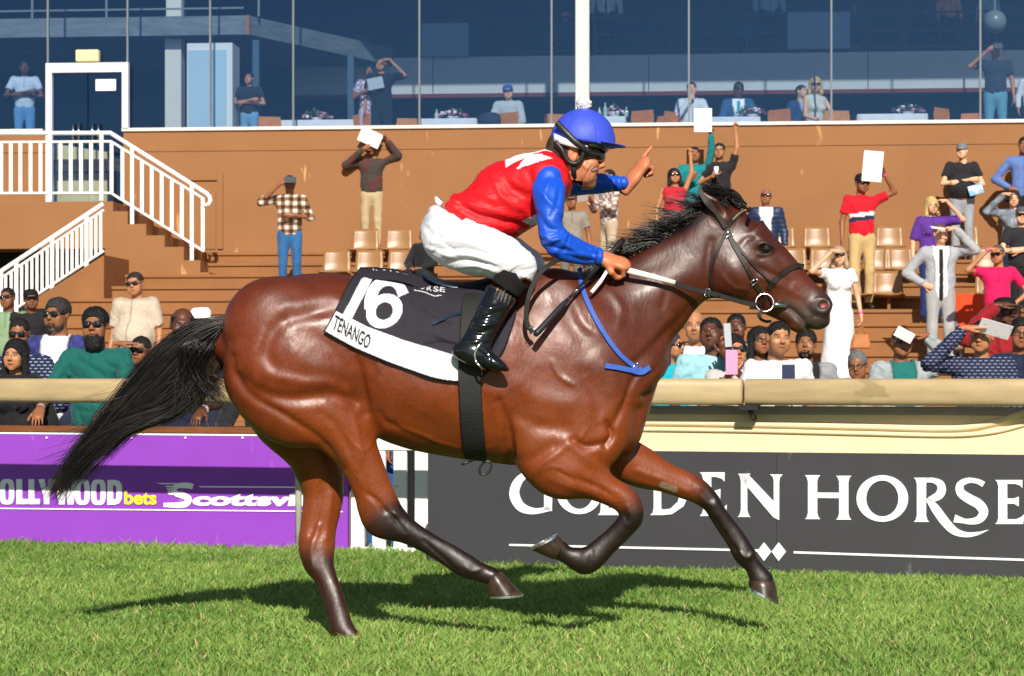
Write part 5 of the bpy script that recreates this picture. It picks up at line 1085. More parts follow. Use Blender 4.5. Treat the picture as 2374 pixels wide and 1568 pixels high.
# running rail
rail_m = mat('rail_plastic', srgb('b59f78'), .5, .35, noise=.14, nscale=5, stretch=(1, 1, 6), spots=(srgb('a08c66'), 5., .64, (1, 1, 2)))
RO = .80
def rail(name, xa, xb, label):
    V = []; n = 20
    for x in (xa, xa+.006, xb-.006, xb):
        e = .92 if x in (xa, xb) else 1.
        c = FO + fu*x + fn*RO
        for k in range(n):
            a = 2*math.pi*k/n; sx, sz = math.copysign(abs(math.cos(a))**.6, math.cos(a)), math.copysign(abs(math.sin(a))**.6, math.sin(a)); V.append(tuple(c + fn*(.045*sx*e) + Vector((0, 0, .981 + .071*sz*e))))
    F = [(i*n+k, i*n+(k+1) % n, (i+1)*n+(k+1) % n, (i+1)*n+k) for i in range(3) for k in range(n)] + [tuple(range(n))[::-1], tuple(3*n+k for k in range(n))]
    return props(MB().add(V, F).build(name, rail_m, None, True), label, 'rail')
def rx(dx): q = fpt(dx, HZ, RO); return (q - FO).dot(fu)
rail('running_rail', rx(-300), rx(1722), 'long weathered yellow running rail behind the horse'); rail('running_rail', rx(1729), rx(2374)+1.5, 'weathered yellow running rail section right of the joint')
br = empty('rail_bracket', FO + fu*rx(1735) + fn*RO, 'black bracket under the joint of the running rail', 'bracket')
blackm = mat('black_iron', (.02, .02, .022), .5, .4)
c = FO + fu*rx(1738) + fn*RO
keep(MB().box((-.05, -.04, .885), (.05, .04, .913), rot=np.stack([np.array(fu), -np.array(fn), (0, 0, 1)], 1), at=c).build('plate', blackm), br)
keep(MB().tube([tuple(c + Vector((0, 0, .89))), tuple(c - fn*.05 + Vector((0, 0, .86))), tuple(c - fn*.12 + Vector((0, 0, .84)))], .016, 8).build('arm', blackm, None, True), br)
# ================================================================== GRANDSTAND
SD = 35.3; sth = math.atan(.0875); cs, sn_ = math.cos(sth), math.sin(sth)
SO = Vector((0, SD - CAMD, 0)); su = Vector((cs, -sn_, 0)); sv = Vector((sn_, cs, 0))
def sp(dx, dy, b):
    """photo point -> (along, behind, up) in grandstand coordinates at depth b behind the front wall"""
    r = (dx-CX)/FPX; t = (b + SD*cs)/(r*sn_ + cs); return (t*r*cs - (t - SD)*sn_, b, CAMH + (HZ-dy)/FPX*t)
def s2w(p): return SO + su*p[0] + sv*p[1] + Vector((0, 0, p[2]))
Ms = np.stack([np.array(su), np.array(sv), (0, 0, 1)], 1)
def sbox(name, p, q, m, root=None, bevel=0.):
    o = MB().box(p, q, rot=Ms, at=SO).build(name, m, None, False, bevel); return sub(o, root) if root else o
def spoly(name, pts2, b0, b1, m, root=None):
    """prism: outline in (along, up), extruded in depth"""
    n = len(pts2); V = [tuple(s2w((a, b, z))) for b in (b0, b1) for a, z in pts2]
    F = [tuple(range(n)), tuple(range(2*n-1, n-1, -1))] + [(i, i+n, (i+1) % n + n, (i+1) % n) for i in range(n)]
    o = MB().add(V, F).build(name, m); return sub(o, root) if root else o
tan = mat('tan_paint', srgb('93653e'), .72, .3, noise=.07, nscale=1.2, bump=.15, bscale=30, spots=(srgb('c79a6a'), 5.5, .68, (1, 1, .22)))
tan_step = mat('tan_step', srgb('8f6038'), .75, .3, noise=.1, nscale=2.2, bump=.15, bscale=30, spots=(srgb('8f5f2e'), 4., .70, (1, 1, .4)))
ter = props(empty('terrace', s2w((0, -6, 0))), kind='structure')
TZ = lambda n: CAMH + 1.989 - .209*n
TB = lambda n: -(.34 + .76*n)
left_px = {0: 482, 1: 464, 2: 232, 3: 192, 4: 152, 5: 112}
for n in range(0, 15):
    dyn = HZ - (TZ(n)-CAMH)*FPX/(34.96-.76*n)
    a0 = sp(left_px.get(n, -60), dyn, TB(n))[0]
    zb = TZ(n+1) - .06 if n < 14 else -.1
    b1 = (TB(n-1) if n else .3) + .06; pr = [(TB(n)+.03, zb), (TB(n)+.03, TZ(n)-.05), (TB(n), TZ(n)-.045), (TB(n), TZ(n)-.006), (TB(n)+.008, TZ(n)), (b1, TZ(n)), (b1, zb)]
    V = [tuple(s2w((a, b, z))) for a in (a0 + .002*n, 16) for b, z in pr]; k = len(pr)
    sub(MB().add(V, [tuple(range(k)), tuple(range(2*k-1, k-1, -1))] + [(i, i+k, (i+1) % k + k, (i+1) % k) for i in range(k)]).build('step', tan_step), ter)
sbox('step_base', (-16, TB(0)-.02, -.1), (16, 1.5, 2.6), tan_step, ter)
GS = empty('grandstand', s2w((0, 0, 0)), 'tan walled grandstand with tall blue glazed front above the terrace', 'building')
S = lambda *a: sub(a[0], GS)
ztop = sp(1187, 297, 0)[2]
aD0, aD1 = sp(106, 300, 0)[0], sp(286, 300, 0)[0]
zl = sp(150, 468, -.2)[2]
sbox('wall', (aD1, 0, 2.0), (16, .22, ztop-.33), tan, GS); sbox('wall_band', (aD1, -.012, ztop-.325), (16, .22, ztop), tan, GS, .006)
sbox('wall', (-16, 0, 2.0), (aD0, .22, ztop-.33), tan, GS); sbox('wall_band', (-16, -.012, ztop-.325), (aD0, .22, ztop), tan, GS, .006)
ledge_m = mat('white_ledge', srgb('dcd7cf'), .5, .4, noise=.06)
sbox('ledge', (aD1-.02, -.05, ztop+.001), (16, .25, ztop+.055), ledge_m, GS, .006); sbox('ledge', (-16, -.05, ztop+.001), (aD0-.04, .25, ztop+.055), ledge_m, GS, .006)
# glass
gm = bpy.data.materials.new('tinted_glass'); gm.use_nodes = True; nt = gm.node_tree; nt.nodes.clear()
out = nt.nodes.new('ShaderNodeOutputMaterial'); mx = nt.nodes.new('ShaderNodeMixShader'); tr = nt.nodes.new('ShaderNodeBsdfTransparent'); gl = nt.nodes.new('ShaderNodeBsdfGlossy'); fr = nt.nodes.new('ShaderNodeFresnel')
tr.inputs[0].default_value = (.925, .962, .985, 1); gl.inputs[0].default_value = (.24, .52, 1., 1); gl.inputs['Roughness'].default_value = .03; fr.inputs[0].default_value = 1.75
nt.links.new(fr.outputs[0], mx.inputs[0]); nt.links.new(tr.outputs[0], mx.inputs[1]); nt.links.new(gl.outputs[0], mx.inputs[2]); nt.links.new(mx.outputs[0], out.inputs[0])
mull = [-330, -100, 108, 293, 485, 678, 971, 1278, 1597, 1928, 2274, 2640]
alu = mat('grey_mullion', srgb('6f777c'), .45, .4)
ZG = 10.4
ma = [sp(x, 200, 0)[0] for x in mull]
for i, a in enumerate(ma):
    zb = ztop + .056 if mull[i] not in (108, 293) else sp(200, 160, 0)[2]
    sbox('mullion', (a-.014, .06, zb), (a+.014, .12, ZG), alu, GS)
    if i:
        z0 = ztop+.056 if mull[i] != 293 else sp(200, 148, 0)[2]
        o = sbox('window_pane', (ma[i-1]+.015, .085, z0), (a-.015, .093, ZG), gm, GS)
sbox('head_rail', (-16, .04, ZG+.001), (16, .14, ZG+.12), alu, GS)
sbox('roof', (-16, -2.0, 11.9), (16, 16, 12.3), mat('roof_deck', srgb('6f7072'), .8, .2), GS)
sbox('upper_wall', (-16, .0, ZG+.121), (16, .2, 11.899), tan, GS) if False else None
sbox('column', (sp(1334, 100, -.25)[0], -.30, ztop+.056), (sp(1366, 100, -.25)[0], -.055, 11.899), mat('column_paint', srgb('cfd2cb'), .6, .3, noise=.04), GS, .02)
# door with frame, handles and notice
dr = sub(empty('door', s2w((aD0, 0, zl))), GS)
frame_w = mat('white_frame', srgb('e2dcdc'), .45, .4)
d0, d1 = sp(106, 300, -.06)[0], sp(297, 300, -.06)[0]; zt = sp(200, 146, -.06)[2]; zt2 = sp(200, 168, -.06)[2]
def dpart(o): o.parent = dr; o.matrix_parent_inverse = (Matrix.Translation(s2w((aD0, 0, zl)))).inverted(); return o
dpart(sbox('jamb', (d0, -.07, zl), (d0+.10, .04, zt), frame_w)); dpart(sbox('jamb', (d1-.10, -.07, ztop+.056), (d1, .04, zt), frame_w)); dpart(sbox('head', (d0+.10, -.07, zt2), (d1-.10, .04, zt), frame_w))
dpart(sbox('leaf', (d0+.11, .0, zl+.02), ((d0+d1)/2-.01, .03, zt2-.01), gm)); dpart(sbox('leaf', ((d0+d1)/2+.01, .0, zl+.02), (aD1-.01, .03, zt2-.01), gm))
q0, q1 = sp(222, 211, -.02), sp(269, 184, -.02); dpart(sbox('notice', (q0[0], -.03, q0[2]), (q1[0], -.02, q1[2]), mat('paper', srgb('eef0f2'), .7, .2)))
chrome = mat('chrome', (.8, .82, .84), .15, .5, 1.)
for x0, x1 in ((170, 183), (215, 229)):
    for x in (x0, x1):
        q = sp(x, 288, -.05); r = sp(x, 335, -.05); dpart(MB().tube([tuple(s2w((q[0], -.01, q[2]))), tuple(s2w((q[0], -.07, q[2]))), tuple(s2w((r[0], -.07, r[2]))), tuple(s2w((r[0], -.01, r[2])))], .016, 8).build('handle', chrome, None, True))
q0, q1 = sp(175, 143, -.05), sp(228, 115, -.05); sbox('door_sign', (q0[0], -.06, q0[2]), (q1[0], .08, q1[2]), mat('sign_cream', srgb('e8dba4'), .6, .3), GS, .02)  # yellow sign above the door, gives no light
q0, q1 = sp(122, 468, .5), sp(250, 332, .5); ob_ = props(spoly('reflection_board', [(q0[0], zl+.01), (q1[0], zl+.01), (q1[0], q1[2]-.15), (q0[0], q1[2])], .45, .52, mat('reflection_cream', srgb('d9cd98'), .7, .2, noise=.08)), 'cream board standing in for a reflection in the glass door', 'board')  # reflection in the door glass, modelled as an added cream board
# landing, stair flight and vomitory wall
lb0 = -1.62; aL = sp(262, 468, lb0)[0]
lz = sp(150, 468, lb0)[2]; lz2 = sp(150, 577, lb0)[2]
sbox('landing', (-16, lb0, lz2), (aL, -.002, lz), tan, GS, .006)
q = sp(243, 480, lb0)[0]
outl = [(q, lz-.001)]; sx = [840, 1000, 1145, 1290, 1440, 1570, 1640]; sy = [660, 760, 850, 940, 1045, 1140]
zz5 = lambda x, y: sp(x/3.136/1.0783, (320 + y/3.136)/1.0783, lb0)
outl = [(q, zz5(0, 1300)[2]), (zz5(1640, 0)[0], zz5(0, 1300)[2])]
for i in range(5, -1, -1):
    outl += [(zz5(sx[i+1], 0)[0], zz5(0, sy[i])[2]), (zz5(sx[i], 0)[0], zz5(0, sy[i])[2])]
outl += [(zz5(840, 0)[0], lz - .003), (q, lz - .003)]
spoly('stair_flight', outl, lb0+.004, -.004, tan, GS)
# sloping parapet of the entry stair
spoly('parapet', [(sp(60, 700, -3)[0], sp(60, 715, -3)[2]), (sp(243, 720, -3)[0], sp(243, 720, -3)[2]), (sp(243, 592, -3)[0], sp(243, 592, -3)[2]), (sp(60, 716, -3)[0], sp(60, 708, -3)[2])], -3.05, lb0-.01, tan_step, GS)
dark = mat('painted_entry_shade', (.02, .022, .028), .9, .1)  # near-black colour paints the shade inside the entry opening
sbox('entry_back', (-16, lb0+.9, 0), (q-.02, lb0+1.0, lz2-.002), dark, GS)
# service door outlined in the wall
q0, q1 = sp(425, 578, -.02), sp(517, 405, -.02)
sd = empty('service_door', s2w((q0[0], 0, q0[2])), 'flush tan service door in the stand wall behind the stair', 'door')
for nm, a_, b_ in (('frame', (q1[0]-.09, -.035, q0[2]), (q1[0], -.001, q1[2])), ('frame', (q0[0], -.035, q1[2]-.09), (q1[0]-.092, -.001, q1[2])), ('leaf', (q0[0]+.05, -.018, q0[2]), (q1[0]-.12, -.0015, q1[2]-.30))): sub(sbox(nm, a_, b_, tan), sd)
# ------------- railings
def railing(label, path, low, bot, b, bal, posts, end_curl=False, bal_w=.034):
    r = empty('stair_railing', s2w(sp(*path[0], b)), label, 'railing'); W = lambda p: s2w(sp(p[0], p[1], b))
    hp_ = [W(p) for p in path]
    if end_curl:
        e = path[-1]; hp_ += [W((e[0]+7, e[1]+8)), W((e[0]+9, e[1]+16)), W((e[0]+5, e[1]+25)), W((e[0]-6, e[1]+28))]
    sub(MB().tube([tuple(p) for p in hp_], .034, 8).build('handrail', white_paint, None, True), r)
    for pl in (low, bot): sub(MB().tube([tuple(W(p)) for p in pl], .022, 6).build('rail', white_paint, None), r)
    yl = lambda x: float(np.interp(x, [p[0] for p in low], [p[1] for p in low])); yb_ = lambda x: float(np.interp(x, [p[0] for p in bot], [p[1] for p in bot])); yt_ = lambda x: float(np.interp(x, [p[0] for p in path], [p[1] for p in path]))
    for x in bal: sub(MB().slab(W((x, yl(x))), W((x, yb_(x))), bal_w*1.6, .012, (0, 1, 0)).build('baluster', white_paint), r)
    for x, ey in posts: sub(MB().slab(W((x, yt_(x))), W((x, yb_(x)+ey)), .055, .05, (0, 1, 0)).build('post', white_paint), r)
    return r
c5 = lambda x, y: (x/3.136/1.0783, (320 + y/3.136)/1.0783)
railing('white stair railing along the landing and down the stand wall', [(-40, 310)] + [c5(865, 40), c5(1620, 515)], [(-40, 331), c5(870, 108), c5(1600, 560)], [(-40, 449), c5(870, 512), c5(1600, 970)], lb0+.05,
        [c5(x, 0)[0] for x in (10, 85, 160, 240, 318, 475, 555, 635, 714, 875, 960, 1113, 1190, 1268, 1347, 1426, 1590)], [(c5(395, 0)[0], 17), (c5(797, 0)[0], 17), (c5(1037, 0)[0], 45), (c5(1505, 0)[0], 38)], True)
railing('white sloping railing beside the dark stand entry', [(-60, 686), c5(0, 1130), c5(810, 595)], [(-60, 704), c5(0, 1185), c5(815, 645)], [(-60, 850), c5(0, 1500), c5(815, 965)], -3.02,
        [c5(x, 0)[0] for x in (45, 88, 170, 210, 250, 290, 330, 370, 450, 488, 527, 565, 603, 641, 714, 752, 790)], [(c5(10, 0)[0], 30), (c5(130, 0)[0], 25), (c5(410, 0)[0], 20), (c5(680, 0)[0], 18)], bal_w=.026)
# ------------- interior behind the glass
FZ = 4.6
in_floor = mat('inner_floor', srgb('4a4038'), .8, .2); dk_wall = mat('dark_blue_wall', (.018, .030, .045), .9, .1, noise=.2, nscale=1.5); panel_w = mat('pale_fascia', srgb('b9c0c4'), .7, .2, noise=.05)
sbox('floor', (-16, .25, FZ-.2), (16, 12, FZ), in_floor, GS)
sbox('inner_wall', (-16, 9., FZ), (16, 9.2, 6.4), dk_wall, GS)
fz0, fz1 = sp(1187, 216, 6)[2], sp(1187, 131, 6)[2]
for i in range(8):
    a = -14 + 4*i; 
    if a + 4 > -5.0: sbox('fascia_panel', (max(a, -4.6)+.008, 6, fz0), (a+3.992, 6.1, fz1), panel_w, GS)
sbox('fascia_trim', (-4.6, 5.97, fz0-.075), (16, 6.1, fz0-.002), mat('red_trim', srgb('6a3230'), .7, .2), GS)
sbox('deck', (-16, 6.11, fz1-.3), (16, 14, fz1-.001), dk_wall, GS)
sbox('gallery_back', (-16, 13, fz1), (16, 13.2, 11.8), mat('gallery_wall', (.05, .065, .085), .9, .1, noise=.3, nscale=.8), GS)
zr = sp(1187, 42, 6.05)[2]
gr_ = empty('gallery_railing', s2w((3, 6.05, fz1)), 'dark horizontal railing along the upper inner gallery', 'railing')
for z in (zr, zr-.33, zr-.62): sub(MB().slab(s2w((-3.4, 6.05, z)), s2w((14, 6.05, z)), .03, .04).build('rail', blackm), gr_)
for k in range(13): sub(MB().slab(s2w((-3.2 + 1.4*k, 6.05, fz1)), s2w((-3.2 + 1.4*k, 6.05, zr)), .04, .04, (0, 1, 0)).build('post', blackm), gr_)
bluep = mat('blue_gallery_panel', srgb('7d95a8'), .6, .3)
for n_, (x0, x1, y0, y1) in enumerate(((978, 1086, 54, 134), (1826, 1970, 28, 117))):
    q0, q1 = sp(x0, y1, 5.9), sp(x1, y0, 5.9); props(sbox('blank_board', (q0[0], 5.86, q0[2]+.02), (q1[0], 5.95, q1[2]), bluep), ('narrow', 'wide')[n_] + ' grey-blue board on the upper gallery railing', 'board', 'panels on the gallery railing')
# lower dark posts inside
for x in (592, 770): 
    q = sp(x, 200, 1.6); sbox('inner_post', (q[0]-.05, 1.6 if x < 700 else 3.5, FZ), (q[0]+.06, 1.72 if x < 700 else 3.62, 6.7), mat('blue_post', srgb('3d566b'), .6, .3), GS)
# left slab and its columns
conc = mat('grey_concrete', srgb('6f7a80'), .85, .2, noise=.25, nscale=3, stretch=(1, 1, 5), bump=.3, bscale=20)
za, zb_ = sp(575, 80, 2.)[2], sp(575, 36, 2.)[2]
a5 = sp(575, 60, 2.)[0]; V = []
pl = [(-16, 2.), (a5, 2.), (a5+1.9, 5.9), (a5+1.9, 8.), (-16, 8.)]
V = [tuple(s2w((a, b, z))) for z in (za, zb_) for a, b in pl]; n = 5
sub(MB().add(V, [tuple(range(n))[::-1], tuple(range(n, 2*n))] + [(i, (i+1) % n, (i+1) % n + n, i+n) for i in range(n)]).build('balcony_slab', conc), GS)
sub(MB().box((a5-.035, 1.965, za-.01), (a5+.03, 2.03, zb_), rot=Ms, at=SO).build('rust_strip', mat('rust', srgb('9a6a4a'), .8, .2)), GS)
colp = MATS['column_paint']
q = sp(382, 300, 2.3); r = sp(420, 300, 2.3); sbox('inner_column', (q[0], 2.3, FZ), (r[0], 2.6, za-.002), colp, GS, .01); sbox('inner_column', (q[0]+.02, 2.3, zb_+.001), (r[0], 2.6, 10.3), colp, GS, .01)
q = sp(432, 100, .9); r = sp(538, 100, .9); cab = empty('cabinet', s2w((q[0], .9, FZ)), 'tall pale blue cabinet standing behind the glass by the column', 'cabinet')
sub(sbox('body', (q[0], .93, FZ), (r[0], 1.5, q[2]), mat('cabinet_white', srgb('d8dcd8'), .5, .3), None, .01), cab); sub(sbox('front', (q[0]+.03, .9, FZ+.05), (r[0]-.1, .929, q[2]-.12), mat('cabinet_blue', srgb('a9c6d2'), .3, .4)), cab)
sbox('slab_back', (-16, 8., FZ), (a5+1.9, 8.1, za), dk_wall, GS)
zr2 = sp(300, 22, 2.1)[2]; lr = empty('balcony_railing', s2w((a5-3, 2.1, zb_)), 'thin grey railing on the concrete balcony slab', 'railing')
for z in (zr2, zr2+.45): sub(MB().slab(s2w((-14, 2.12, z)), s2w((a5-.1, 2.12, z)), .025, .03).build('rail', alu), lr)
for x in (75, 247, 423, 600): 
    q = sp(x, 30, 2.12); sub(MB().slab(s2w((q[0], 2.12, zb_)), s2w((q[0], 2.12, zb_+1.1)), .035, .035, (0, 1, 0)).build('post', alu), lr)
# ------------- tables, cloths, flowers, chairs, bottles
tcloth = mat('table_linen', srgb('d9dde0'), .8, .2, noise=.08, nscale=6, bump=.3, bscale=12); oak = mat('orange_wood', srgb('c47a3c'), .5, .4, noise=.2, nscale=8, stretch=(1, 1, 6))
def table(x0, x1, y, label, b=1.35):
    a0, a1 = sp(x0, y, b)[0], sp(x1, y, b)[0]; z = sp((x0+x1)/2, y, b)[2]
    t = empty('dining_table', s2w(((a0+a1)/2, b+.45, FZ)), label, 'table')
    sub(sbox('top', (a0+.02, b+.02, z-.03), (a1-.02, b+.98, z-.004), oak), t)
    for a in (a0+.08, a1-.08):
        for bb in (b+.08, b+.9): sub(sbox('leg', (a-.025, bb-.025, FZ), (a+.025, bb+.025, z-.03), oak), t)
    c = MB(); N = 40; V = []
    ring_ = [(a0 + (a1-a0)*k/10, b) for k in range(10)] + [(a1, b + k/10) for k in range(10)] + [(a1 - (a1-a0)*k/10, b+1) for k in range(10)] + [(a0, b+1 - k/10) for k in range(10)]
    for j, (zz, gsp) in enumerate(((z, 0), (z-.02, .012), (z-.25, .03), (z-.42, .05))):
        for k, (a, bb) in enumerate(ring_):
            ca, cb_ = (a0+a1)/2, b+.5; w = 1 + gsp + (.02*math.sin(k*2.4)*(j > 1)); V.append(tuple(s2w((ca+(a-ca)*w, cb_+(bb-cb_)*w, zz))))
    F = [(j*N+k, j*N+(k+1) % N, (j+1)*N+(k+1) % N, (j+1)*N+k) for j in range(3) for k in range(N)] + [tuple(range(N))[::-1]]
    props(c.add(V, F).build('tablecloth', tcloth, None, True), 'white tablecloth on the ' + label, 'tablecloth'); return z
tz = table(634, 850, 278, 'dining table by the thin dark post'); tz2 = table(942, 1104, 275, 'dining table beside the man in grey hoodie'); tz3 = table(1386, 1450, 270, 'dining table right of the white column', 1.6); tz4 = table(1640, 1762, 271, 'dining table in front of the man in blue suit'); tz5 = table(1988, 2150, 264, 'dining table between blonde woman and man with camera')
leafm = mat('leaf_green', srgb('4f7a34'), .7, .3); petal = [mat('petal_white', srgb('e9e4e0'), .7, .2), mat('petal_pink', srgb('c88aa6'), .7, .2), mat('petal_plum', srgb('7a3a66'), .7, .2)]
def flowers(x, z, label, b=1.7):
    a = sp(x, 260, b)[0]; f = empty('flower_arrangement', s2w((a, b, z)), label, 'flowers'); ms = [MB(), MB(), MB(), MB()]
    for k in range(46):
        th = RNG.random()*6.28; rr = .26*RNG.random()**.6; h_ = .05 + .13*(1-rr/.27) + .03*RNG.random(); c = s2w((a + rr*math.cos(th)*1.1, b + rr*math.sin(th)*.7, z + h_)); r_ = .028 + .014*RNG.random()
        i = 0 if k % 3 == 0 else RNG.integers(1, 4)
        if i == 0:
            for q in range(4):
                d = Vector(RNG.normal(size=3)); d.z = abs(d.z)*.5; d.normalize(); s_ = d.cross(Vector((0, 0, 1))).normalized()*.018; ms[0].add([tuple(c), tuple(c + d*.05 + s_), tuple(c + d*.10), tuple(c + d*.05 - s_)], [(0, 1, 2, 3)])
        else: ms[i].lathe([(.002, -r_*.6), (r_*.8, -r_*.2), (r_, r_*.15), (r_*.6, r_*.55), (.002, r_*.5)], 7, tuple(c))
    for m_, mt, nm in zip(ms, [leafm] + petal, ('foliage', 'white_blooms', 'pink_blooms', 'plum_blooms')):
        if m_.v: o = sub(m_.build(nm, mt, None, True), f); o['kind'] = 'stuff'
    sub(MB().lathe([(.05, 0), (.09, .06), (.10, .07)], 12, tuple(s2w((a, b, z)))).build('bowl', MATS['petal_white'], None, True), f)
flowers(735, tz, 'flower arrangement on the table by the thin dark post'); flowers(1050, tz2, 'flower arrangement on the table beside the grey hoodie'); flowers(1423, tz3, 'flower arrangement right of the white column', 1.9); flowers(1745, tz4, 'flower arrangement in front of the blue suit'); flowers(2106, tz5, 'flower arrangement on the table left of the man with camera')
def chair(x, y, rz, label, b=1.1):
    q = sp(x, y, b); c = empty('wooden_chair', s2w((q[0], b, FZ)), label, 'chair', 'wooden chairs behind the glass', rz - sth); h_ = q[2] - FZ
    B = lambda nm, p, r_: MB().box(p, r_).build(nm, oak, c, False, .006)
    B('backrest', (-.20, .17, h_-.30), (.20, .20, h_)); B('seat', (-.21, -.2, .42), (.21, .2, .45))
    for sx in (-1, 1):
        B('leg', (sx*.19-.02, .165, 0), (sx*.19+.02, .205, h_-.06)); B('leg', (sx*.19-.02, -.19, 0), (sx*.19+.02, -.15, .42))
chs = [(625, 268, .3, 'chair left of the first dining table behind glass'), (818, 263, -.7, 'chair under the woman in plaid behind glass'), (1190, 264, 2.6, 'chair turned from the man in grey hoodie'), (1218, 262, 1.9, 'chair edge-on beside the man in grey hoodie'), (1476, 254, -.5, 'chair right of the white column table'), (1536, 266, -.5, 'low chair left of the man in white shirt'), (1580, 258, .9, 'chair under the man in white shirt'), (1792, 252, -.6, 'chair left of the blonde woman'), (1944, 254, .1, 'chair right of the blonde woman'), (2206, 249, .9, 'chair right of the long table, turned sideways'), (2255, 260, -.2, 'chair beside the legs of the man with camera'), (950, 272, .2, 'chair behind the second dining table'), (1300, 262, .4, 'chair just left of the white column')]
for c in chs: chair(*c)
glassb = mat('bottle_glass', srgb('9fb7ad'), .1, .6)
for x, y, z, l, b in ((1390, 0, tz3, 'clear bottle left of the flowers by the column', 1.75), (1403, 0, tz3, 'taller bottle by the flowers at the column', 1.7), (1452, 0, tz3, 'small bottle right of the flowers by the column', 1.75), (1072-60, 0, tz2, 'small bottle left of the flowers near the grey hoodie', 1.5)):
    a = sp(x, 260, b)[0]; h_ = .24 if 'taller' in l else .17; props(MB().lathe([(.032, 0), (.034, .01), (.034, h_*.55), (.014, h_*.75), (.013, h_*.95), (.016, h_)], 12, tuple(s2w((a, b, z)))).build('bottle', glassb, None, True), l, 'bottle')
gl_ = empty('globe_lamp', s2w(sp(2306, 50, 4)), 'round white globe lamp hanging behind the glass above the man with camera', 'lamp'); q = s2w(sp(2306, 50, 4))
sub(MB().lathe([(.002, -.2)] + [(.2*math.sin(t), -.2*math.cos(t)) for t in np.linspace(.2, 2.9, 12)] + [(.03, .2)], 20, tuple(q)).build('globe', mat('opal_glass', srgb('6f7a80'), .3, .4), None, True), gl_); sub(MB().tube([tuple(q + Vector((0, 0, .19))), tuple(q + Vector((0, 0, 2.5)))], .02, 8).build('stem', alu, None), gl_)
# ------------- plastic seats on the terrace
seat_m = mat('tan_plastic', srgb('946b40'), .36, .5, noise=.06, nscale=3)
def seat_mesh():
    V = []; n = 9
    prof = [(-.235, .225), (-.21, .20), (-.10, .185), (.05, .18), (.14, .20), (.185, .27), (.205, .38), (.222, .50), (.235, .56)]
    for b, z in prof:
        for k in range(n):
            t = -1 + 2*k/(n-1); V.append((t*.215*(1 - .10*(z > .3)*(z-.3)/.26), b - .035*t*t*(z > .22), z + .02*t*t*(z <= .22)))
    F = [(i*n+k, i*n+k+1, (i+1)*n+k+1, (i+1)*n+k) for i in range(len(prof)-1) for k in range(n-1)]
    me = bpy.data.meshes.new('seat_shell'); me.from_pydata(V, [], F); me.polygons.foreach_set('use_smooth', np.ones(len(F), bool)); me.materials.append(seat_m); return me
SEAT = seat_mesh(); leg_me = MB().box((-.02, -.05, 0), (.02, .16, .19)).build('tmp', tan_step); LEGM = leg_me.data; bpy.data.objects.remove(leg_me)
def seat(x, n, label):
    b = TB(n) + .42; dyn = HZ - (TZ(n)-CAMH)*FPX/(34.6-.76*n); a = sp(x, dyn, b)[0]
    s = empty('stadium_seat', s2w((a, b, TZ(n))), label, 'seat', 'tan plastic seats on the terrace', -sth); o = link(bpy.data.objects.new('shell', SEAT), s); md = o.modifiers.new('s', 'SOLIDIFY'); md.thickness = .012
    link(bpy.data.objects.new('leg', LEGM), s)
ORD = ['first', 'second', 'third', 'fourth', 'fifth', 'sixth', 'seventh', 'eighth', 'ninth']
for n, xs in ((1, [843, 921, 1699, 1812, 1895, 2064, 2240]), (3, [776, 852, 928, 1760, 1838, 1912, 2035, 2085, 2290]), (5, [1985, 2060, 2300])):
    row = {1: 'top', 3: 'middle', 5: 'lower'}[n]
    for i, x in enumerate(xs): seat(x, n, '%s empty tan seat from the stair end of the %s row' % (ORD[i], row))
    a = sp(min(xs)-45, 600, TB(n)+.5)[0]; props(MB().box((a, TB(n)+.60, TZ(n)+.165), (14, TB(n)+.66, TZ(n)+.2), rot=Ms, at=SO).build('seat_beam', tan_step), 'long tan beam carrying the %s row of plastic seats' % row, 'beam')
# ================================================================== PEOPLE
SK = dict(d=np.array(srgb('5c3626')), b=np.array(srgb('8f5d3f')), t=np.array(srgb('b57d57')), l=np.array(srgb('dba886')))
cloth = mat('fabric', rough=.8, spec=.25, attr=True, noise=.06, nscale=30, bump=.25, bscale=45, sheen=.1)
hair_m = lambda c: mat('hair_%02x%02x%02x' % tuple(int(255*min(1, v**.45)) for v in c), c, .5, .4, noise=.35, nscale=50, bump=.7, bscale=110)
def dash_fabric(c1, c2):
    nm = 'dash_' + c1
    if nm in MATS: return MATS[nm]
    m = mat(nm, srgb(c1), .8, .25); nt = m.node_tree; b = nt.nodes['Principled BSDF']; br_ = nt.nodes.new('ShaderNodeTexBrick'); tc_ = nt.nodes.new('ShaderNodeTexCoord'); mp_ = nt.nodes.new('ShaderNodeMapping'); mp_.inputs['Rotation'].default_value = (math.radians(90), 0, 0)
    nt.links.new(tc_.outputs['Object'], mp_.inputs[0]); nt.links.new(mp_.outputs[0], br_.inputs[0]); br_.inputs['Scale'].default_value = 1.; br_.inputs['Brick Width'].default_value = .042; br_.inputs['Row Height'].default_value = .024; br_.inputs['Mortar Size'].default_value = .0095; br_.inputs['Mortar Smooth'].default_value = .1
    br_.inputs['Color1'].default_value = (*srgb(c2), 1); br_.inputs['Color2'].default_value = (*srgb(c2), 1); br_.inputs['Mortar'].default_value = (*srgb(c1), 1); nt.links.new(br_.outputs['Color'], b.inputs['Base Color']); return m
def tmpl(name, V, Q): return fast_mesh(name, V, Q)
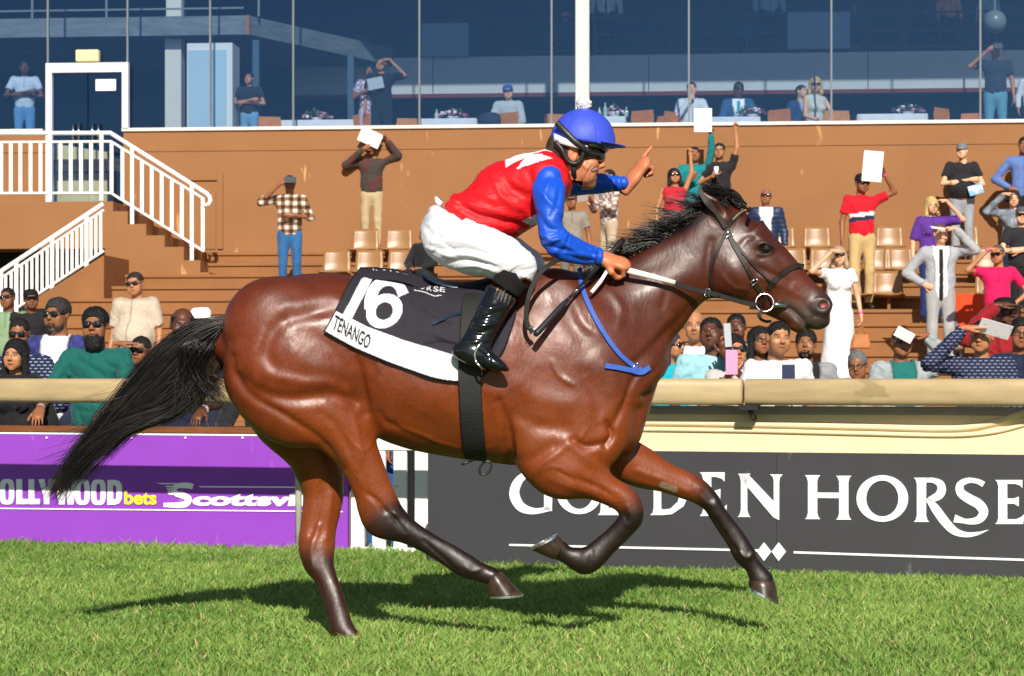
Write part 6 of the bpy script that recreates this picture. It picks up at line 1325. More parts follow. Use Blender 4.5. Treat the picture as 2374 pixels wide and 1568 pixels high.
def hair_tmpl(kind):
    f = Field((-.15, -.16, -.32), (.15, .19, .18), .0075)
    f.ell((0, .022, .037), (.0805, .1015, .0855), 0)
    if kind == 'full': f.ell((0, .015, .045), (.081, .10, .083), .03)
    if kind in ('long', 'bob', 'tied'):
        f.ell((0, .03, .035), (.09, .108, .092), .02); zl_ = {'long': -.24, 'bob': -.13, 'tied': -.03}[kind]
        for s in (-1, 1): f.cone((s*.074, .012, .0), (s*.088, .005, zl_), .030, .034, .04)
        f.cone((0, .075, .02), (0, .085, zl_), .07, .065, .04, flat=((0, 1, 0), .6))
        if kind == 'tied': f.ell((0, .125, .05), (.04, .035, .04), .02)
        f.ell((0, -.135, -.045), (.068, .10, .122), .012, 's')
    else:
        f.ell((0, -.125, -.03), (.105, .088, .102), .012, 's'); f.ell((0, .0, -.135), (.14, .16, .085), .02, 's')
        for s in (-1, 1): f.ell((s*.09, -.03, -.03), (.025, .05, .05), .01, 's')
    if kind == 'rim': f.ell((0, -.01, .125), (.10, .11, .075), .02, 's')
    V, Q = f.mesh(1); V = V + normals(V, Q)*((vnoise(V, 60, 2)-.5)*.007)[:, None]; return tmpl('hair_' + kind, V, Q)
def beard_tmpl(big):
    f = Field((-.1, -.17, -.24), (.1, .06, .02), .006); f.ell((0, -.03, -.075), (.066, .068, .052), 0); 
    if big: f.ell((0, -.05, -.125), (.062, .055, .065), .03)
    f.ell((0, -.085, -.064), (.024, .04, .012), .008, 's'); f.ell((0, -.09, -.01), (.09, .08, .045), .01, 's'); f.ell((0, .06, -.1), (.1, .07, .2), .01, 's')
    V, Q = f.mesh(1); V = V + normals(V, Q)*((vnoise(V, 70, 2)-.5)*.010)[:, None]; return tmpl('beard', V, Q)
def cap_tmpl():
    m = MB(); n = 20; prof = [(.088, -.0), (.090, .02), (.086, .05), (.070, .078), (.040, .093), (.004, .097)]
    V = [(r*.95*math.cos(2*math.pi*k/n), .018 + r*1.12*math.sin(2*math.pi*k/n), .030 + z) for r, z in prof for k in range(n)]
    F = [(i*n+k, i*n+(k+1) % n, (i+1)*n+(k+1) % n, (i+1)*n+k) for i in range(len(prof)-1) for k in range(n)] + [tuple(5*n+k for k in range(n))]
    m.add(V, F); V = []; 
    for i in range(11):
        a = math.radians(-65 + 13*i); e = math.cos(a*1.2)
        for r, z in ((0, .034), (.07*max(e, .05), .022), (.07*max(e, .05), .018), (0, .028)): V.append((math.sin(a)*.082, .018 - math.cos(a)*.098 - r, z))
    m.add(V, [(i*4+k, (i+1)*4+k, (i+1)*4+(k+1) % 4, i*4+(k+1) % 4) for i in range(10) for k in range(4)]); return m
def hat_tmpl():
    m = MB(); prof = [(.165, .022), (.16, .030), (.10, .040), (.092, .05), (.090, .10), (.07, .125), (.004, .13)]; n = 24
    V = [(r*.98*math.cos(2*math.pi*k/n), .015 + r*1.08*math.sin(2*math.pi*k/n), z - (.012*math.cos(4*math.pi*k/n) if r > .12 else 0)) for r, z in prof for k in range(n)]
    return m.add(V, [(i*n+k, i*n+(k+1) % n, (i+1)*n+(k+1) % n, (i+1)*n+k) for i in range(6) for k in range(n)])
def me_of(m, nm):
    o = m.build(nm, cloth, None, True); me = o.data; me.materials.clear(); bpy.data.objects.remove(o); return me
def glasses_tmpl(sun_=True):
    m = MB()
    for s in (-1, 1):
        V = []; n = 16
        for j, (r, y) in enumerate(((1., 0), (1.0, -.005), (.6, -.0075), (.02, -.008))):
            for k in range(n):
                a = 2*math.pi*k/n; c_, s_ = math.copysign(abs(math.cos(a))**.7, math.cos(a)), math.copysign(abs(math.sin(a))**.7, math.sin(a)); V.append((s*.0335 + .027*r*c_, -.098 + y + .25*abs(.027*r*c_ + .0)*(s*c_ > 0)*.6, .002 + .019*r*s_))
        m.add(V, [(i*n+k, i*n+(k+1) % n, (i+1)*n+(k+1) % n, (i+1)*n+k) for i in range(3) for k in range(n)])
        m.box((s*.060-.003, -.095, .004), (s*.060+.003, -.09, .014)); m.slab((s*.062, -.093, .009), (s*.083, .012, .012), .004, .007)
    m.box((-.010, -.108, .004), (.010, -.101, .012)); m.box((-.055, -.101, .016), (.055, -.0965, .0225)); return m
def specs_tmpl():
    m = MB()
    for s in (-1, 1):
        m.tube([(s*.0335 + .025*math.cos(a), -.104, .001 + .016*math.sin(a)) for a in np.linspace(0, 2*math.pi, 15)], .003, 5, False); m.slab((s*.058, -.102, .009), (s*.083, .012, .012), .004, .006)
    m.box((-.010, -.107, .002), (.010, -.102, .007)); return m
T = {k: hair_tmpl(k) for k in ('short', 'full', 'long', 'bob', 'tied', 'rim')}
T['beard'] = beard_tmpl(False); T['bigbeard'] = beard_tmpl(True); T['cap'] = me_of(cap_tmpl(), 'cap'); T['hat'] = me_of(hat_tmpl(), 'sun_hat'); T['shades'] = me_of(glasses_tmpl(), 'sunglasses'); T['specs'] = me_of(specs_tmpl(), 'spectacles')
shade_m = mat('dark_lens', (.008, .008, .01), .08, .8)
ARMS = {'down': ((.255, .03, 1.13), (.275, -.04, .90), 'relaxed', (0, -.1, -1), (-1, 0, 0)), 'hip': ((.40, .05, 1.16), (.20, -.07, 1.02), 'relaxed', (-.8, -.3, -.3), (0, 1, 0)),
        'shade': ((.40, -.15, 1.43), (.15, -.19, 1.685), 'flat', (-1, -.05, .05), (0, .1, -1)), 'phone': ((.27, -.20, 1.20), (.08, -.33, 1.47), 'grip', (-.2, -.1, 1), (-.3, 1, 0)),
        'low': ((.28, -.10, 1.15), (.06, -.30, 1.25), 'grip', (-.5, -.3, .8), (-.2, 1, .2)), 'up': ((.26, -.03, 1.68), (.24, -.04, 1.94), 'fist', (0, -.1, 1), (0, -1, 0)),
        'paper': ((.42, -.06, 1.52), (.25, -.12, 1.75), 'grip', (-.5, -.1, .8), (-.6, -.4, 0)), 'cross1': ((.30, -.07, 1.15), (-.10, -.20, 1.20), 'relaxed', (-1, .0, .1), (0, 1, 0)), 'cross2': ((.30, -.07, 1.14), (-.08, -.165, 1.155), 'relaxed', (-1, .1, 0), (0, 1, 0)),
        'chin': ((.27, -.16, 1.14), (.05, -.19, 1.44), 'fist', (-.4, .1, 1), (-.5, .6, 0)), 'hang': ((.30, -.22, 1.13), (.26, -.50, .98), 'grip', (0, -.3, -1), (-1, 0, 0)), 'lean': ((.31, -.14, 1.12), (.23, -.40, 1.07), 'relaxed', (-.2, -.8, -.5), (0, 0, -1)), 'belly': ((.30, -.02, 1.15), (.05, -.20, 1.17), 'relaxed', (-1, -.1, .15), (0, 1, 0)),
        'face': ((.40, -.14, 1.36), (.10, -.20, 1.62), 'grip', (-.8, -.1, .4), (-.3, .9, 0)), 'lap': ((.27, -.14, 1.12), (.10, -.33, 1.02), 'relaxed', (-.7, -.6, 0), (0, .3, -1)), 'point': ((.40, -.1, 1.5), (.22, -.2, 1.72), 'point', (-.2, -.1, 1), (0, -1, 0))}
NP = [0]
def person(pos, ztop, floor, label, skin='b', hair=('short', '100d0c'), top=('tee', 'ffffff'), pants='2a3040', L='down', R='down', yaw=0., hy=0., hpit=0., fat=1., female=False, acc=(), sit=False, fine=False, beard=0., group=None, dress=None, low_body=True, capc='303034', lean=0.):
    NP[0] += 1; seed = NP[0]; dz = -.45 if sit else 0.; g = (ztop - floor)/(1.75 + dz); g = min(max(g, .80 if not sit else .85), 1.16)
    root = empty('person', (pos[0], pos[1], ztop - (1.75 + dz)*g), label, 'person', group, math.radians(yaw + (seed*37 % 23) - 11)); root.scale = (g, g, g)
    skc = SK[skin]; up = np.array((0, 0, dz)); fl = ((0, 1, 0), .66); shw = .165 if female else .185
    def arm_pts(nm, s):
        e, h_, ht, dr, pm = ARMS[nm]; m = np.array((s, 1, 1)); return np.array((s*shw, .01, 1.415)) + up, np.array(e)*m + up, np.array(h_)*m + up, ht, np.array(dr)*m, np.array(pm)*m
    arms = [arm_pts(L, -1), arm_pts(R, 1)]
    xs = [p[0] for a in arms for p in a[:3]]; ys = [p[1] for a in arms for p in a[:3]]; zs = [p[2] for a in arms for p in a[:3]]
    kn = [np.array((s*.10, -.02, .50)) for s in (-1, 1)]; hpj = [np.array((s*.09, 0, .92)) for s in (-1, 1)]; an = [np.array((s*.10, .03, .09)) for s in (-1, 1)]
    if sit: hpj = [np.array((s*.09, 0, .50)) for s in (-1, 1)]; kn = [np.array((s*.12, -.42, .50)) for s in (-1, 1)]; an = [np.array((s*.12, -.40, .09)) for s in (-1, 1)]
    lo = (min(min(xs), -.26)-.08, min(min(ys), -.2 if not sit else -.55)-.1, -.01); hi = (max(max(xs), .26)+.08, .22, max(max(zs), 1.5 + dz)+.08)
    def torso(f, ex, k=.05, hem=.93):
        w = fat; y0 = 0
        f.cone(np.array((0, y0, hem+.05)) + up, np.array((0, 0, 1.08)) + up, .142*w + ex, .138*w + ex, 0, flat=((0, 1, 0), .70 if fat < 1.1 else .82))
        f.cone(np.array((0, 0, 1.08)) + up, np.array((0, .005, 1.30)) + up, .136*(.92 if female else 1)*w + ex, .155*(.92 if female else 1) + ex, k, flat=fl)
        f.cone(np.array((-shw*.72, .012, 1.385)) + up, np.array((shw*.72, .012, 1.385)) + up, .068 + ex, .068 + ex, k)
        f.cone(np.array((0, .02, 1.40)) + up, np.array((0, .02, 1.49)) + up, .062 + ex, .052 + ex*.6, .04)
        if female:
            for s in (-1, 1): f.ell(np.array((s*.075, -.085, 1.26)) + up, (.062, .05+ex, .06), .04)
        if fat > 1.1: f.ell(np.array((0, -.06, 1.08)) + up, (.15*fat + ex, .13*fat + ex, .15 + ex), .08)
    # skin body
    f = Field(lo, hi, .0205)
    torso(f, -.012)
    for (sh, el, ha, *_r) in arms: f.cone(sh, el, .044*fat**.5, .038, .02); f.cone(el, ha, .038, .026, .015)
    if pants and not dress:
        for i in (0, 1): f.cone(hpj[i], hpj[i] + (kn[i]-hpj[i])*.35, .07, .062, .03)
    elif not sit:
        for i in (0, 1): f.cone(hpj[i], kn[i], .075, .05, .03); f.cone(kn[i], an[i], .048, .034, .02); f.cone(an[i] - (0, 0, .04), an[i] + (0, -.16, -.05), .035, .03, .02)
    else:
        for i in (0, 1): f.cone(hpj[i], kn[i], .08, .055, .03); f.cone(kn[i], an[i], .048, .034, .02); f.cone(an[i] - (0, 0, .04), an[i] + (0, -.16, -.05), .035, .03, .02)
    V, Q = f.mesh(1); parts = [(V, Q, skc)]
    hc = np.array((0, -.012, 1.632)) + up; rr_ = np.random.default_rng(seed + 500); Mh = rotm('Z', hy + rr_.uniform(-14, 14)) @ rotm('X', hpit + rr_.uniform(-7, 5)) @ rotm('Y', rr_.uniform(-6, 6)); hs = 1.0; HV_, HQ_ = (HEAD_F if female else HEAD_M) if fine else (HEAD_F2 if female else HEAD_M2)
    r_ = np.random.default_rng(seed); scl = np.array((r_.uniform(.94, 1.06)*(1.05 if fat > 1.1 else 1), r_.uniform(.96, 1.04), r_.uniform(.97, 1.03)))
    hcol = head_colors(HV_, skc, brow=(.03, .022, .018) if hair[1][0] in '0123' else (.12, .09, .06), beard=max(beard, .0), lips=np.array(srgb('a8404a')) if female else None)
    parts.append(((HV_*scl) @ Mh.T + hc, HQ_, hcol))
    hpos = []
    for i, (sh, el, ha, ht, dr, pm) in enumerate(arms):
        M, o = frame(ha, dr, pm, i == 0, .95 if female else 1.); flip = i == 1
        # viewer-left arm is the person's right hand
        v, q = placed((HANDS if fine else HANDS2)[ht], M, o, flip); parts.append((v, q, skc*np.array((1.06, 1., .98)))); hpos.append((ha + dr/np.linalg.norm(dr)*.08, dr, pm))
    V, Q, C_ = join_vq(parts); mobj('body', fast_mesh('body', V, Q, True, np.clip(C_, 0, 1)), skin_mat(), root)
    # clothing
    kind, tc = top[0], np.array(srgb(top[1])); ex = .014 if kind in ('tee', 'polo', 'dress', 'vest') else .022
    if kind in ('suit', 'puffer', 'denim', 'hoodie', 'sweater'): ex = .028
    slv = {'tee': .62, 'polo': .62, 'dress': .42, 'vest': 0, 'none': 0}.get(kind, 2)
    if len(top) > 2 and isinstance(top[2], (int, float)): slv = top[2]
    hem = .90 if kind in ('suit', 'shirt', 'denim') else .93
    f = Field(lo, hi, .0142 if fine else .0180); torso(f, ex, hem=hem)
    for (sh, el, ha, *_r) in arms:
        if slv <= 0: continue
        n1 = (el-sh)/np.linalg.norm(el-sh)
        if slv <= 1: e = sh + (el-sh)*slv; f.cone(sh - n1*.01, e + n1*.03, .056*fat**.5 + ex*.5, .058 + ex*.4, .03, cut=[(e, n1)])
        else:
            n2 = (ha-el)/np.linalg.norm(ha-el); e = el + (ha-el)*(.97 if slv >= 2 else slv-1); f.cone(sh, el, .050*fat**.5 + ex*.6, .044 + ex*.6, .03); f.cone(el, e + n2*.02, .044 + ex*.6, .033 + ex*.5, .012, cut=[(e, n2)])
    sl, X, Y, Zz = f.block(lo, hi, 0); zc = hem + dz - (.10 if kind == 'suit' else 0)
    f.F[sl] = np.maximum(f.F[sl], (zc - Zz) + 0*X); f.F[sl] = np.maximum(f.F[sl], (Zz - (1.475 + dz)) - 3.0*np.maximum(np.abs(X) - .075, 0) + 0*Y)
    V, Q = f.mesh(1); N = normals(V, Q); cr = np.abs(vnoise((V @ rotm('Y', 30. if seed % 2 else -30.).T)*np.array((.7, 1, 1.6)) + seed, 15, 3)-.5); V = V + (1. if fine else .6)*N*(.006 - .030*np.maximum(.16 - cr, 0)/.16*.45 + (vnoise(V + seed, 9, 6)-.5)*.012)[:, None]
    if kind == 'puffer': V = V + N*(.010*np.abs(np.sin((V[:, 2])*math.pi/.065)) - .006)[:, None]
    tc = tc*(.82 if tc.mean() > .4 else 1.); C_ = np.tile(tc, (len(V), 1)); x, y, z = V[:, 0], V[:, 1], V[:, 2] - dz
    opt = top[2:] if len(top) > 2 else ()
    if 'plaid' in opt:
        c2, c3 = np.array(srgb(opt[opt.index('plaid')+1])), np.array(srgb(opt[opt.index('plaid')+2])); pr = opt[opt.index('plaid')+3]
        a = (np.sin(x*2*math.pi/pr) > 0); b = (np.sin(z*2*math.pi/pr) > 0); C_[a ^ b] = c2; C_[a & b] = c3
    if 'dash' in opt:
        pass
    if 'mottle' in opt:
        c2 = np.array(srgb(opt[opt.index('mottle')+1])); m = sstep(.45, .6, vnoise(V*np.array((1, 1, 2.)), 13, 5)); C_ = C_*(1-m[:, None]*.7) + c2*m[:, None]*.7
    if 'stripes' in opt:
        c2 = np.array(srgb(opt[opt.index('stripes')+1])); C_[np.sin(z*2*math.pi/.045) > .1] = c2
    if 'chest' in opt:
        tilt_ = z - .12*x; m = (np.abs(x) < .2); C_[m & (tilt_ > 1.205) & (tilt_ < 1.25)] = srgb('f2f2f4'); C_[m & (tilt_ > 1.145) & (tilt_ <= 1.205)] = srgb('1b2740')
    if 'open' in opt:      # open jacket: shirt colour, tie colour or None
        c2, c3 = opt[opt.index('open')+1], opt[opt.index('open')+2]; wv = np.clip((z-1.0)*.26, .012 if 'wide' not in opt else .07, .10); m = (y < .02) & (np.abs(x) < wv) & (z < 1.5); C_[m] = srgb(c2)
        if c3: C_[m & (np.abs(x) < .022) & (z < 1.44)] = srgb(c3)
        m2 = (y < .0) & (np.abs(np.abs(x)-wv) < .010) & (z > 1.05); C_[m2] = C_[m2]*.55
    if kind in ('polo', 'shirt'):
        m = (z > 1.452) ; C_[m] = C_[m]*.82; m = (y < -.04) & (np.abs(x) < .008) & (z > (1.28 if kind == 'polo' else .9)); C_[m] = C_[m]*.6
    if kind in ('tee', 'dress', 'vest', 'polo') or 'vneck' in opt:
        pass
    if 'print' in opt: m = (y < -.06) & (np.abs(x) < .11) & (np.abs(z-1.21) < .03) & (vnoise(V, 45, 3) > .42); C_[m] = srgb(opt[opt.index('print')+1])
    nm = {'suit': 'jacket', 'puffer': 'jacket', 'denim': 'jacket', 'dress': 'dress', 'hoodie': 'hoodie', 'sweater': 'sweater'}.get(kind, 'shirt')
    sm = cloth
    if 'dash' in opt: sm = dash_fabric(top[1], opt[opt.index('dash')+1])
    if kind == 'puffer': sm = mat('nylon', rough=.45, spec=.4, attr=True)
    mobj(nm, fast_mesh(nm, V, Q, True, np.clip(C_, 0, 1)), sm, root)
    # trousers or skirt
    if pants:
        f = Field((-.26 if not sit else -.28, -.62 if sit else -.25, -.01), (.26 if not sit else .28, .2, (1.06 + dz)), .032 if fine else .027); pc_ = np.array(srgb(pants)); pc_ = pc_*(.82 if pc_.mean() > .4 else 1.); exl = .016
        f.cone(np.array((0, 0, .93)) + up, np.array((0, 0, 1.0)) + up, .140*min(fat, 1.12) + .004, .132*min(fat, 1.12) + .004, 0, flat=((0, 1, 0), .74))
        for i in (0, 1):
            f.cone(hpj[i], kn[i], .085*fat**.5 + .008, .058 + exl*.6, .04); f.cone(kn[i], an[i], .058 + exl*.6, .05 + exl*.5, .02)
        if dress: f.cone((0, 0, .9), (0, .02, .12), .16, .25, .05, flat=((0, 1, 0), .8))
        sl, X, Y, Zz = f.block((-1, -1, -1), (1, 1, 2), 0); f.F[sl] = np.maximum(f.F[sl], (.085 - Zz) + 0*X + 0*Y); f.F[sl] = np.maximum(f.F[sl], (Zz - 1.03 - dz) + 0*X + 0*Y)
        V, Q = f.mesh(1); V = V + normals(V, Q)*((vnoise(V*np.array((1, 1, .5)) + seed, 18, 3)-.5)*.016)[:, None]; C_ = np.tile(pc_, (len(V), 1))*(1 + .25*(vnoise(V, 6, seed)-.5))[:, None]
        bz = V[:, 2] - dz
        if not dress: C_[(bz > .985)] = np.array((.012, .01, .009)) if 'belt' in acc else C_[(bz > .985)]
        mobj('skirt' if dress else 'trousers', fast_mesh('trousers', V, Q, True, np.clip(C_, 0, 1)), cloth, root)
        for i in (0, 1):
            f = Field(an[i] + (-.08, -.26, -.1), an[i] + (.08, .12, .06), .019); f.cone(an[i] + (0, .03, -.045), an[i] + (0, -.15, -.055), .042, .036, 0); f.cone(an[i], an[i] + (0, 0, -.04), .042, .04, .02)
            sl, X, Y, Zz = f.block((-1, -1, -1), (1, 1, 1), 0); f.F[sl] = np.maximum(f.F[sl], (.002 - Zz) + 0*X + 0*Y); V, Q = f.mesh(1); mobj('shoe', fast_mesh('shoe', V, Q), mat('dark_shoe', (.02, .017, .016), .4, .4), root)
    # hair, hats, glasses
    M4 = Matrix.Translation(Vector(hc)) @ Matrix(Mh.tolist()).to_4x4() @ Matrix.Diagonal((*scl, 1))
    def attach(nm, me, m):
        o = bpy.data.objects.new(nm, me); link(o, root); o.matrix_local = M4
        if not me.materials: me.materials.append(m)
        o.material_slots[0].link = 'OBJECT'; o.material_slots[0].material = m; return o
    hcol_ = srgb(hair[1]) if hair else None
    if hair and hair[0] != 'bald': attach('hair', T[hair[0]], hair_m(hcol_))
    if 'bigbeard' in acc: attach('beard', T['bigbeard'], hair_m(hcol_))
    elif 'beard' in acc: attach('beard', T['beard'], hair_m(hcol_))
    if 'shades' in acc: attach('sunglasses', T['shades'], shade_m)
    if 'specs' in acc: attach('spectacles', T['specs'], mat('black_frame', (.012, .012, .014), .4, .5))
    if 'cap' in acc: attach('cap', T['cap'], mat('cap_' + capc, srgb(capc), .8, .2, bump=.2, bscale=80))
    if 'hat' in acc: attach('sun_hat', T['hat'], mat('white_straw', srgb('eceae6'), .8, .2, bump=.4, bscale=120))
    if 'blonde_band' in acc: pass
    Wm = root.matrix_basis
    def inhand(i):       # world position and axes of a hand
        p, dr, pm = hpos[i]; R3 = Wm.to_3x3().normalized(); return Wm @ Vector(p), (R3 @ Vector(dr)).normalized(), (R3 @ Vector(pm)).normalized(), g
    # wrist bands belong to the person
    for a in acc:
        if a.startswith('band'):
            i = 0 if a[4] == 'L' else 1; sh, el, ha = arms[i][:3]; n2 = (ha-el)/np.linalg.norm(ha-el); c = a[5:] or 'e84aa8'
            MB().tube([tuple(ha - n2*.03), tuple(ha - n2*.008)], .033, 10, False).build('wristband', mat('band_' + c, srgb(c), .5, .4), root, True)
    return root, inhand
def slab_obj(name, c, u, v, w, h, t, m, label, cat):
    """thin box: u = width direction, v = height direction"""
    u = Vector(u).normalized(); v = (Vector(v) - u*Vector(v).dot(u)).normalized(); n = u.cross(v); R = np.stack([np.array(u), np.array(v), np.array(n)], 1)
    return props(MB().box((-w/2, -h/2, -t/2), (w/2, h/2, t/2), rot=R, at=np.array(c)).build(name, m, None, False, min(t*.3, .004)), label, cat)
paper_m = mat('programme_paper', srgb('f0f0f4'), .7, .2, spots=(srgb('c9ccd4'), 30., .62, (1, 1, 1)))
def paper(c, u, v, w, h, label, bend=.04):
    u = Vector(u).normalized(); v = (Vector(v) - u*Vector(v).dot(u)).normalized(); n = u.cross(v); V = []; k = 7; c = Vector(c)
    for i in range(k):
        for j in range(3):
            s = -.5 + i/(k-1); t = -.5 + j/2; V.append(tuple(c + u*w*s + v*h*t + n*(.25*bend*math.sin(4*s))))
    o = MB().add(V, [(i*3+j, (i+1)*3+j, (i+1)*3+j+1, i*3+j+1) for i in range(k-1) for j in range(2)]).build('programme', paper_m, None, False); o.modifiers.new('s', 'SOLIDIFY').thickness = .003; return props(o, label, 'paper')
def phone(c, u, v, colr, label, w=.078, h=.16): 
    return slab_obj('phone', c, u, v, w, h, .009, mat('phone_' + colr, srgb(colr), .3, .5), label, 'phone')
APZ = -.2
def front(dx, dy, d, label, **k):
    q = P(dx, dy, d); k.setdefault('fine', True); k.setdefault('pants', '23283a'); return person((q.x, q.y), q.z, APZ, label, **k)
def terr(dx, dy, n, label, **k):
    b = TB(n) + .36; w = s2w(sp(dx, dy, b)); return person((w.x, w.y), w.z, TZ(n), label, **k)
def balc(dx, dy, b, label, fl=None, **k):
    w = s2w(sp(dx, dy, b)); return person((w.x, w.y), w.z, FZ if fl is None else fl, label, **k)
X_AX, Z_AX = (1, 0, 0), (0, 0, 1)
# ---- balcony behind the glass
balc(57, 140, 1.1, 'man in pale blue polo and jeans with arms crossed behind the glass', skin='d', top=('polo', 'c9dcec'), pants='5a8fc0', L='cross1', R='cross2')
balc(578, 168, 1.2, 'person in dark top and jeans with folded arms behind the thin post', skin='t', top=('tee', '20262e'), pants='6f9cc0', L='cross1', R='cross2', hair=('short', '120e0c'))
p, h = balc(856, 150, 1.3, 'woman in pink plaid shirt holding a tablet behind the glass', skin='b', female=True, hair=('tied', '15100e'), top=('shirt', 'e8e0e6', .7, 'plaid', '7a86a8', 'c98a94', .09), pants='d8c8ce', L='low', R='low'); q = h(0); slab_obj('tablet', q[0] + Vector((.1, -.03, .05)), (1, 0, .2), Z_AX, .26, .19, .012, mat('tablet_grey', srgb('a9b4b8'), .3, .5), 'grey tablet held by the woman in pink plaid', 'tablet')
balc(884, 133, 1.2, 'man in black shirt shading his eyes behind the glass', skin='t', top=('shirt', '15181d', 1.0), pants='171a20', R='shade', L='down', acc=('belt',))
balc(1178, 197, 1.5, 'seated man in pale grey hoodie and blue cap behind the glass', skin='l', top=('hoodie', 'c3ccce'), sit=True, acc=('cap', 'specs'), capc='2f62a8', L='lap', R='lap', pants='30343c')
balc(1603, 190, 1.5, 'seated man in white shirt with fist to chin behind the glass', skin='l', top=('shirt', 'e6ebef'), sit=True, L='chin', R='lap', hair=('short', '2a2420'), pants='2a3038')
balc(1712, 190, 2.0, 'seated man in blue suit and teal tie wearing sunglasses', skin='d', top=('suit', '2d5580', 'open', 'eef2f4', '2f9aa8', 'wide'), sit=True, acc=('shades',), L='lap', R='lap')
balc(1858, 197, 2.1, 'seated man in dark suit half hidden behind the blonde woman', skin='l', top=('suit', '24406c', 'open', '9ab0c8', None), sit=True, hair=('short', '2a1f1a'), yaw=20)
balc(1890, 179, 1.5, 'seated blonde woman in cream sleeveless top and sunglasses', skin='l', female=True, top=('vest', 'd9dccb'), sit=True, hair=('bob', 'c9a86a'), acc=('shades',), L='lap', R='lap', yaw=25, hy=-25)
p, h = balc(2308, 98, 1.0, 'standing man in charcoal tee and jeans filming behind the glass', skin='t', top=('tee', '2c3840'), pants='5f95a8', L='face', R='down', acc=('bandL',), hair=('short', '1c1814')); q = h(0); slab_obj('camera', q[0] + Vector((.05, -.02, .0)), X_AX, Z_AX, .14, .09, .07, mat('camera_body', (.05, .055, .06), .4, .5), 'compact camera held up by the man in charcoal tee', 'camera')
balc(2392, 150, 1.1, 'person in white shirt beside the man with camera', skin='t', top=('shirt', 'e3e8ee'), pants='23262c')
props(MB().lathe([(.18, 0), (.21, .08), (.19, .17), (.12, .22), (.02, .235)], 14, tuple(s2w((sp(1135, 280, 1.0)[0], 1.05, sp(1135, 293, 1.)[2])))).build('draped_jacket', mat('navy_nylon', srgb('2a3442'), .8, .2, bump=.5, bscale=20), None, True), 'dark navy jacket over the chair left of the grey hoodie', 'bag')  # jacket over a chair, shaped as a plain dome
# ---- upper gallery
gal = 'guests on the upper inner gallery'
def gpers(dx, dy, label, **k): balc(dx, dy, 7.0, label, fl=fz1, group=gal, **k)
gpers(1405, -70, 'gallery guest in white shirt with dark red tie', skin='d', top=('shirt', 'c9d4dc', 'open', 'c9d4dc', '7a3040', 'wide'), pants='15181c'); gpers(1783, -75, 'gallery guest in pale blue shirt leaning at the rail', skin='d', top=('shirt', '8fb4d4'), pants='15181c')
gpers(1310, 22, 'gallery guest with reddish face seated beside the white column', skin='t', top=('shirt', '2a4a6c'), sit=True); gpers(1730, 22, 'gallery guest seated left of the wide panel', skin='d', top=('shirt', '30445a'), sit=True); gpers(1978, 5, 'gallery guest seated right of the wide panel', skin='b', top=('shirt', '384454'), sit=True); gpers(2142, 15, 'gallery guest in dark jacket seated with back to the rail', skin='d', top=('suit', '1e2834'), sit=True); gpers(2200, -45, 'gallery guest in orange patterned shirt', skin='b', top=('shirt', 'b98a6a', 'mottle', 'c0705a'), pants='2a2024'); gpers(2292, -30, 'gallery guest in light shirt beside the globe lamp', skin='d', top=('shirt', '7f9fb8'), pants='20242a'); gpers(832, 72, 'gallery guest in blue shirt bending at a table', skin='b', top=('shirt', '3c6c9c'), sit=True, hpit=25)
# ---- terrace, left
p, h = terr(672, 407, 4, 'man in brown and white check shirt filming with a camera', skin='b', top=('shirt', 'efece8', 1.25, 'plaid', '8a6440', '33241e', .115), pants='2f6296', L='face', R='belly', acc=('shades',), yaw=-8); q = h(0); slab_obj('camcorder', q[0] + Vector((.06, -.02, .01)), X_AX, Z_AX, .17, .09, .07, mat('camera_body', (.05, .055, .06), .4, .5), 'small camcorder held by the man in check shirt', 'camera')
p, h = terr(862, 328, 0, 'man in dark sweater and khakis shading his face with paper by the wall', skin='b', top=('sweater', '3c3a36', 'mottle', '5c2c26'), pants='c9b48c', L='face', R='paper', beard=.3, hair=('full', '14100e')); q = h(1); paper(q[0] + Vector((-.22, -.08, -.03)), (1, 0, -.45), (.35, -.25, 1), .36, .24, 'white programme held over the face of the man in sweater', .05)
terr(985, 528, 3, 'person in black seated behind the jockey', skin='b', top=('sweater', '1d1f22'), pants='1a1b1e', sit=True, L='lap', R='lap', yaw=-15)
# ---- terrace, centre and right
terr(1325, 447, 5, 'man in grey polo and cap behind the jockey arm', skin='b', top=('polo', '8d8478'), pants='6f6658', acc=('cap',), capc='5c4c44')
p, h = terr(1412, 392, 3, 'man in brown and white check shirt looking down at papers', skin='b', top=('shirt', 'e9e4de', 'plaid', '8d6f64', 'cfc3bb', .10), pants='b9a78e', L='low', R='low', yaw=-55); q = h(0); paper(q[0] + Vector((-.1, -.05, .05)), (1, .2, .3), (0, -.6, .6), .42, .3, 'open newspaper held by the man in check shirt', .05)
terr(1563, 390, 3, 'woman in red sleeveless top and sunglasses raising one arm', skin='t', female=True, top=('vest', 'b02434'), pants='8a1f2c', dress=True, hair=('bob', '16100f'), acc=('shades',), R='up', L='down')
p, h = terr(1610, 340, 1, 'man in teal shirt holding papers above his head', skin='b', top=('shirt', '0f7a80'), pants='2a2c30', R='up', L='low'); q = h(1); paper(q[0] + Vector((-.12, -.05, .12)), X_AX, Z_AX, .27, .36, 'white papers held up by the man in teal', .03)
p, h = terr(1668, 332, 1, 'man in black tee and glasses punching the air', skin='t', top=('tee', '231f22'), pants='26262a', R='up', L='low', acc=('specs',), hy=-12, beard=.3); q = h(0); props(MB().lathe([(.030, -.06), (.036, .06), (.034, .058)], 12, tuple(q[0])).build('paper_cup', mat('paper', (1, 1, 1)), None, True), 'white paper cup held by the man in black tee', 'cup')
terr(1537, 503, 5, 'dark-haired child in front of the woman in red', skin='b', top=('tee', '50323a'), pants='2a2c34')
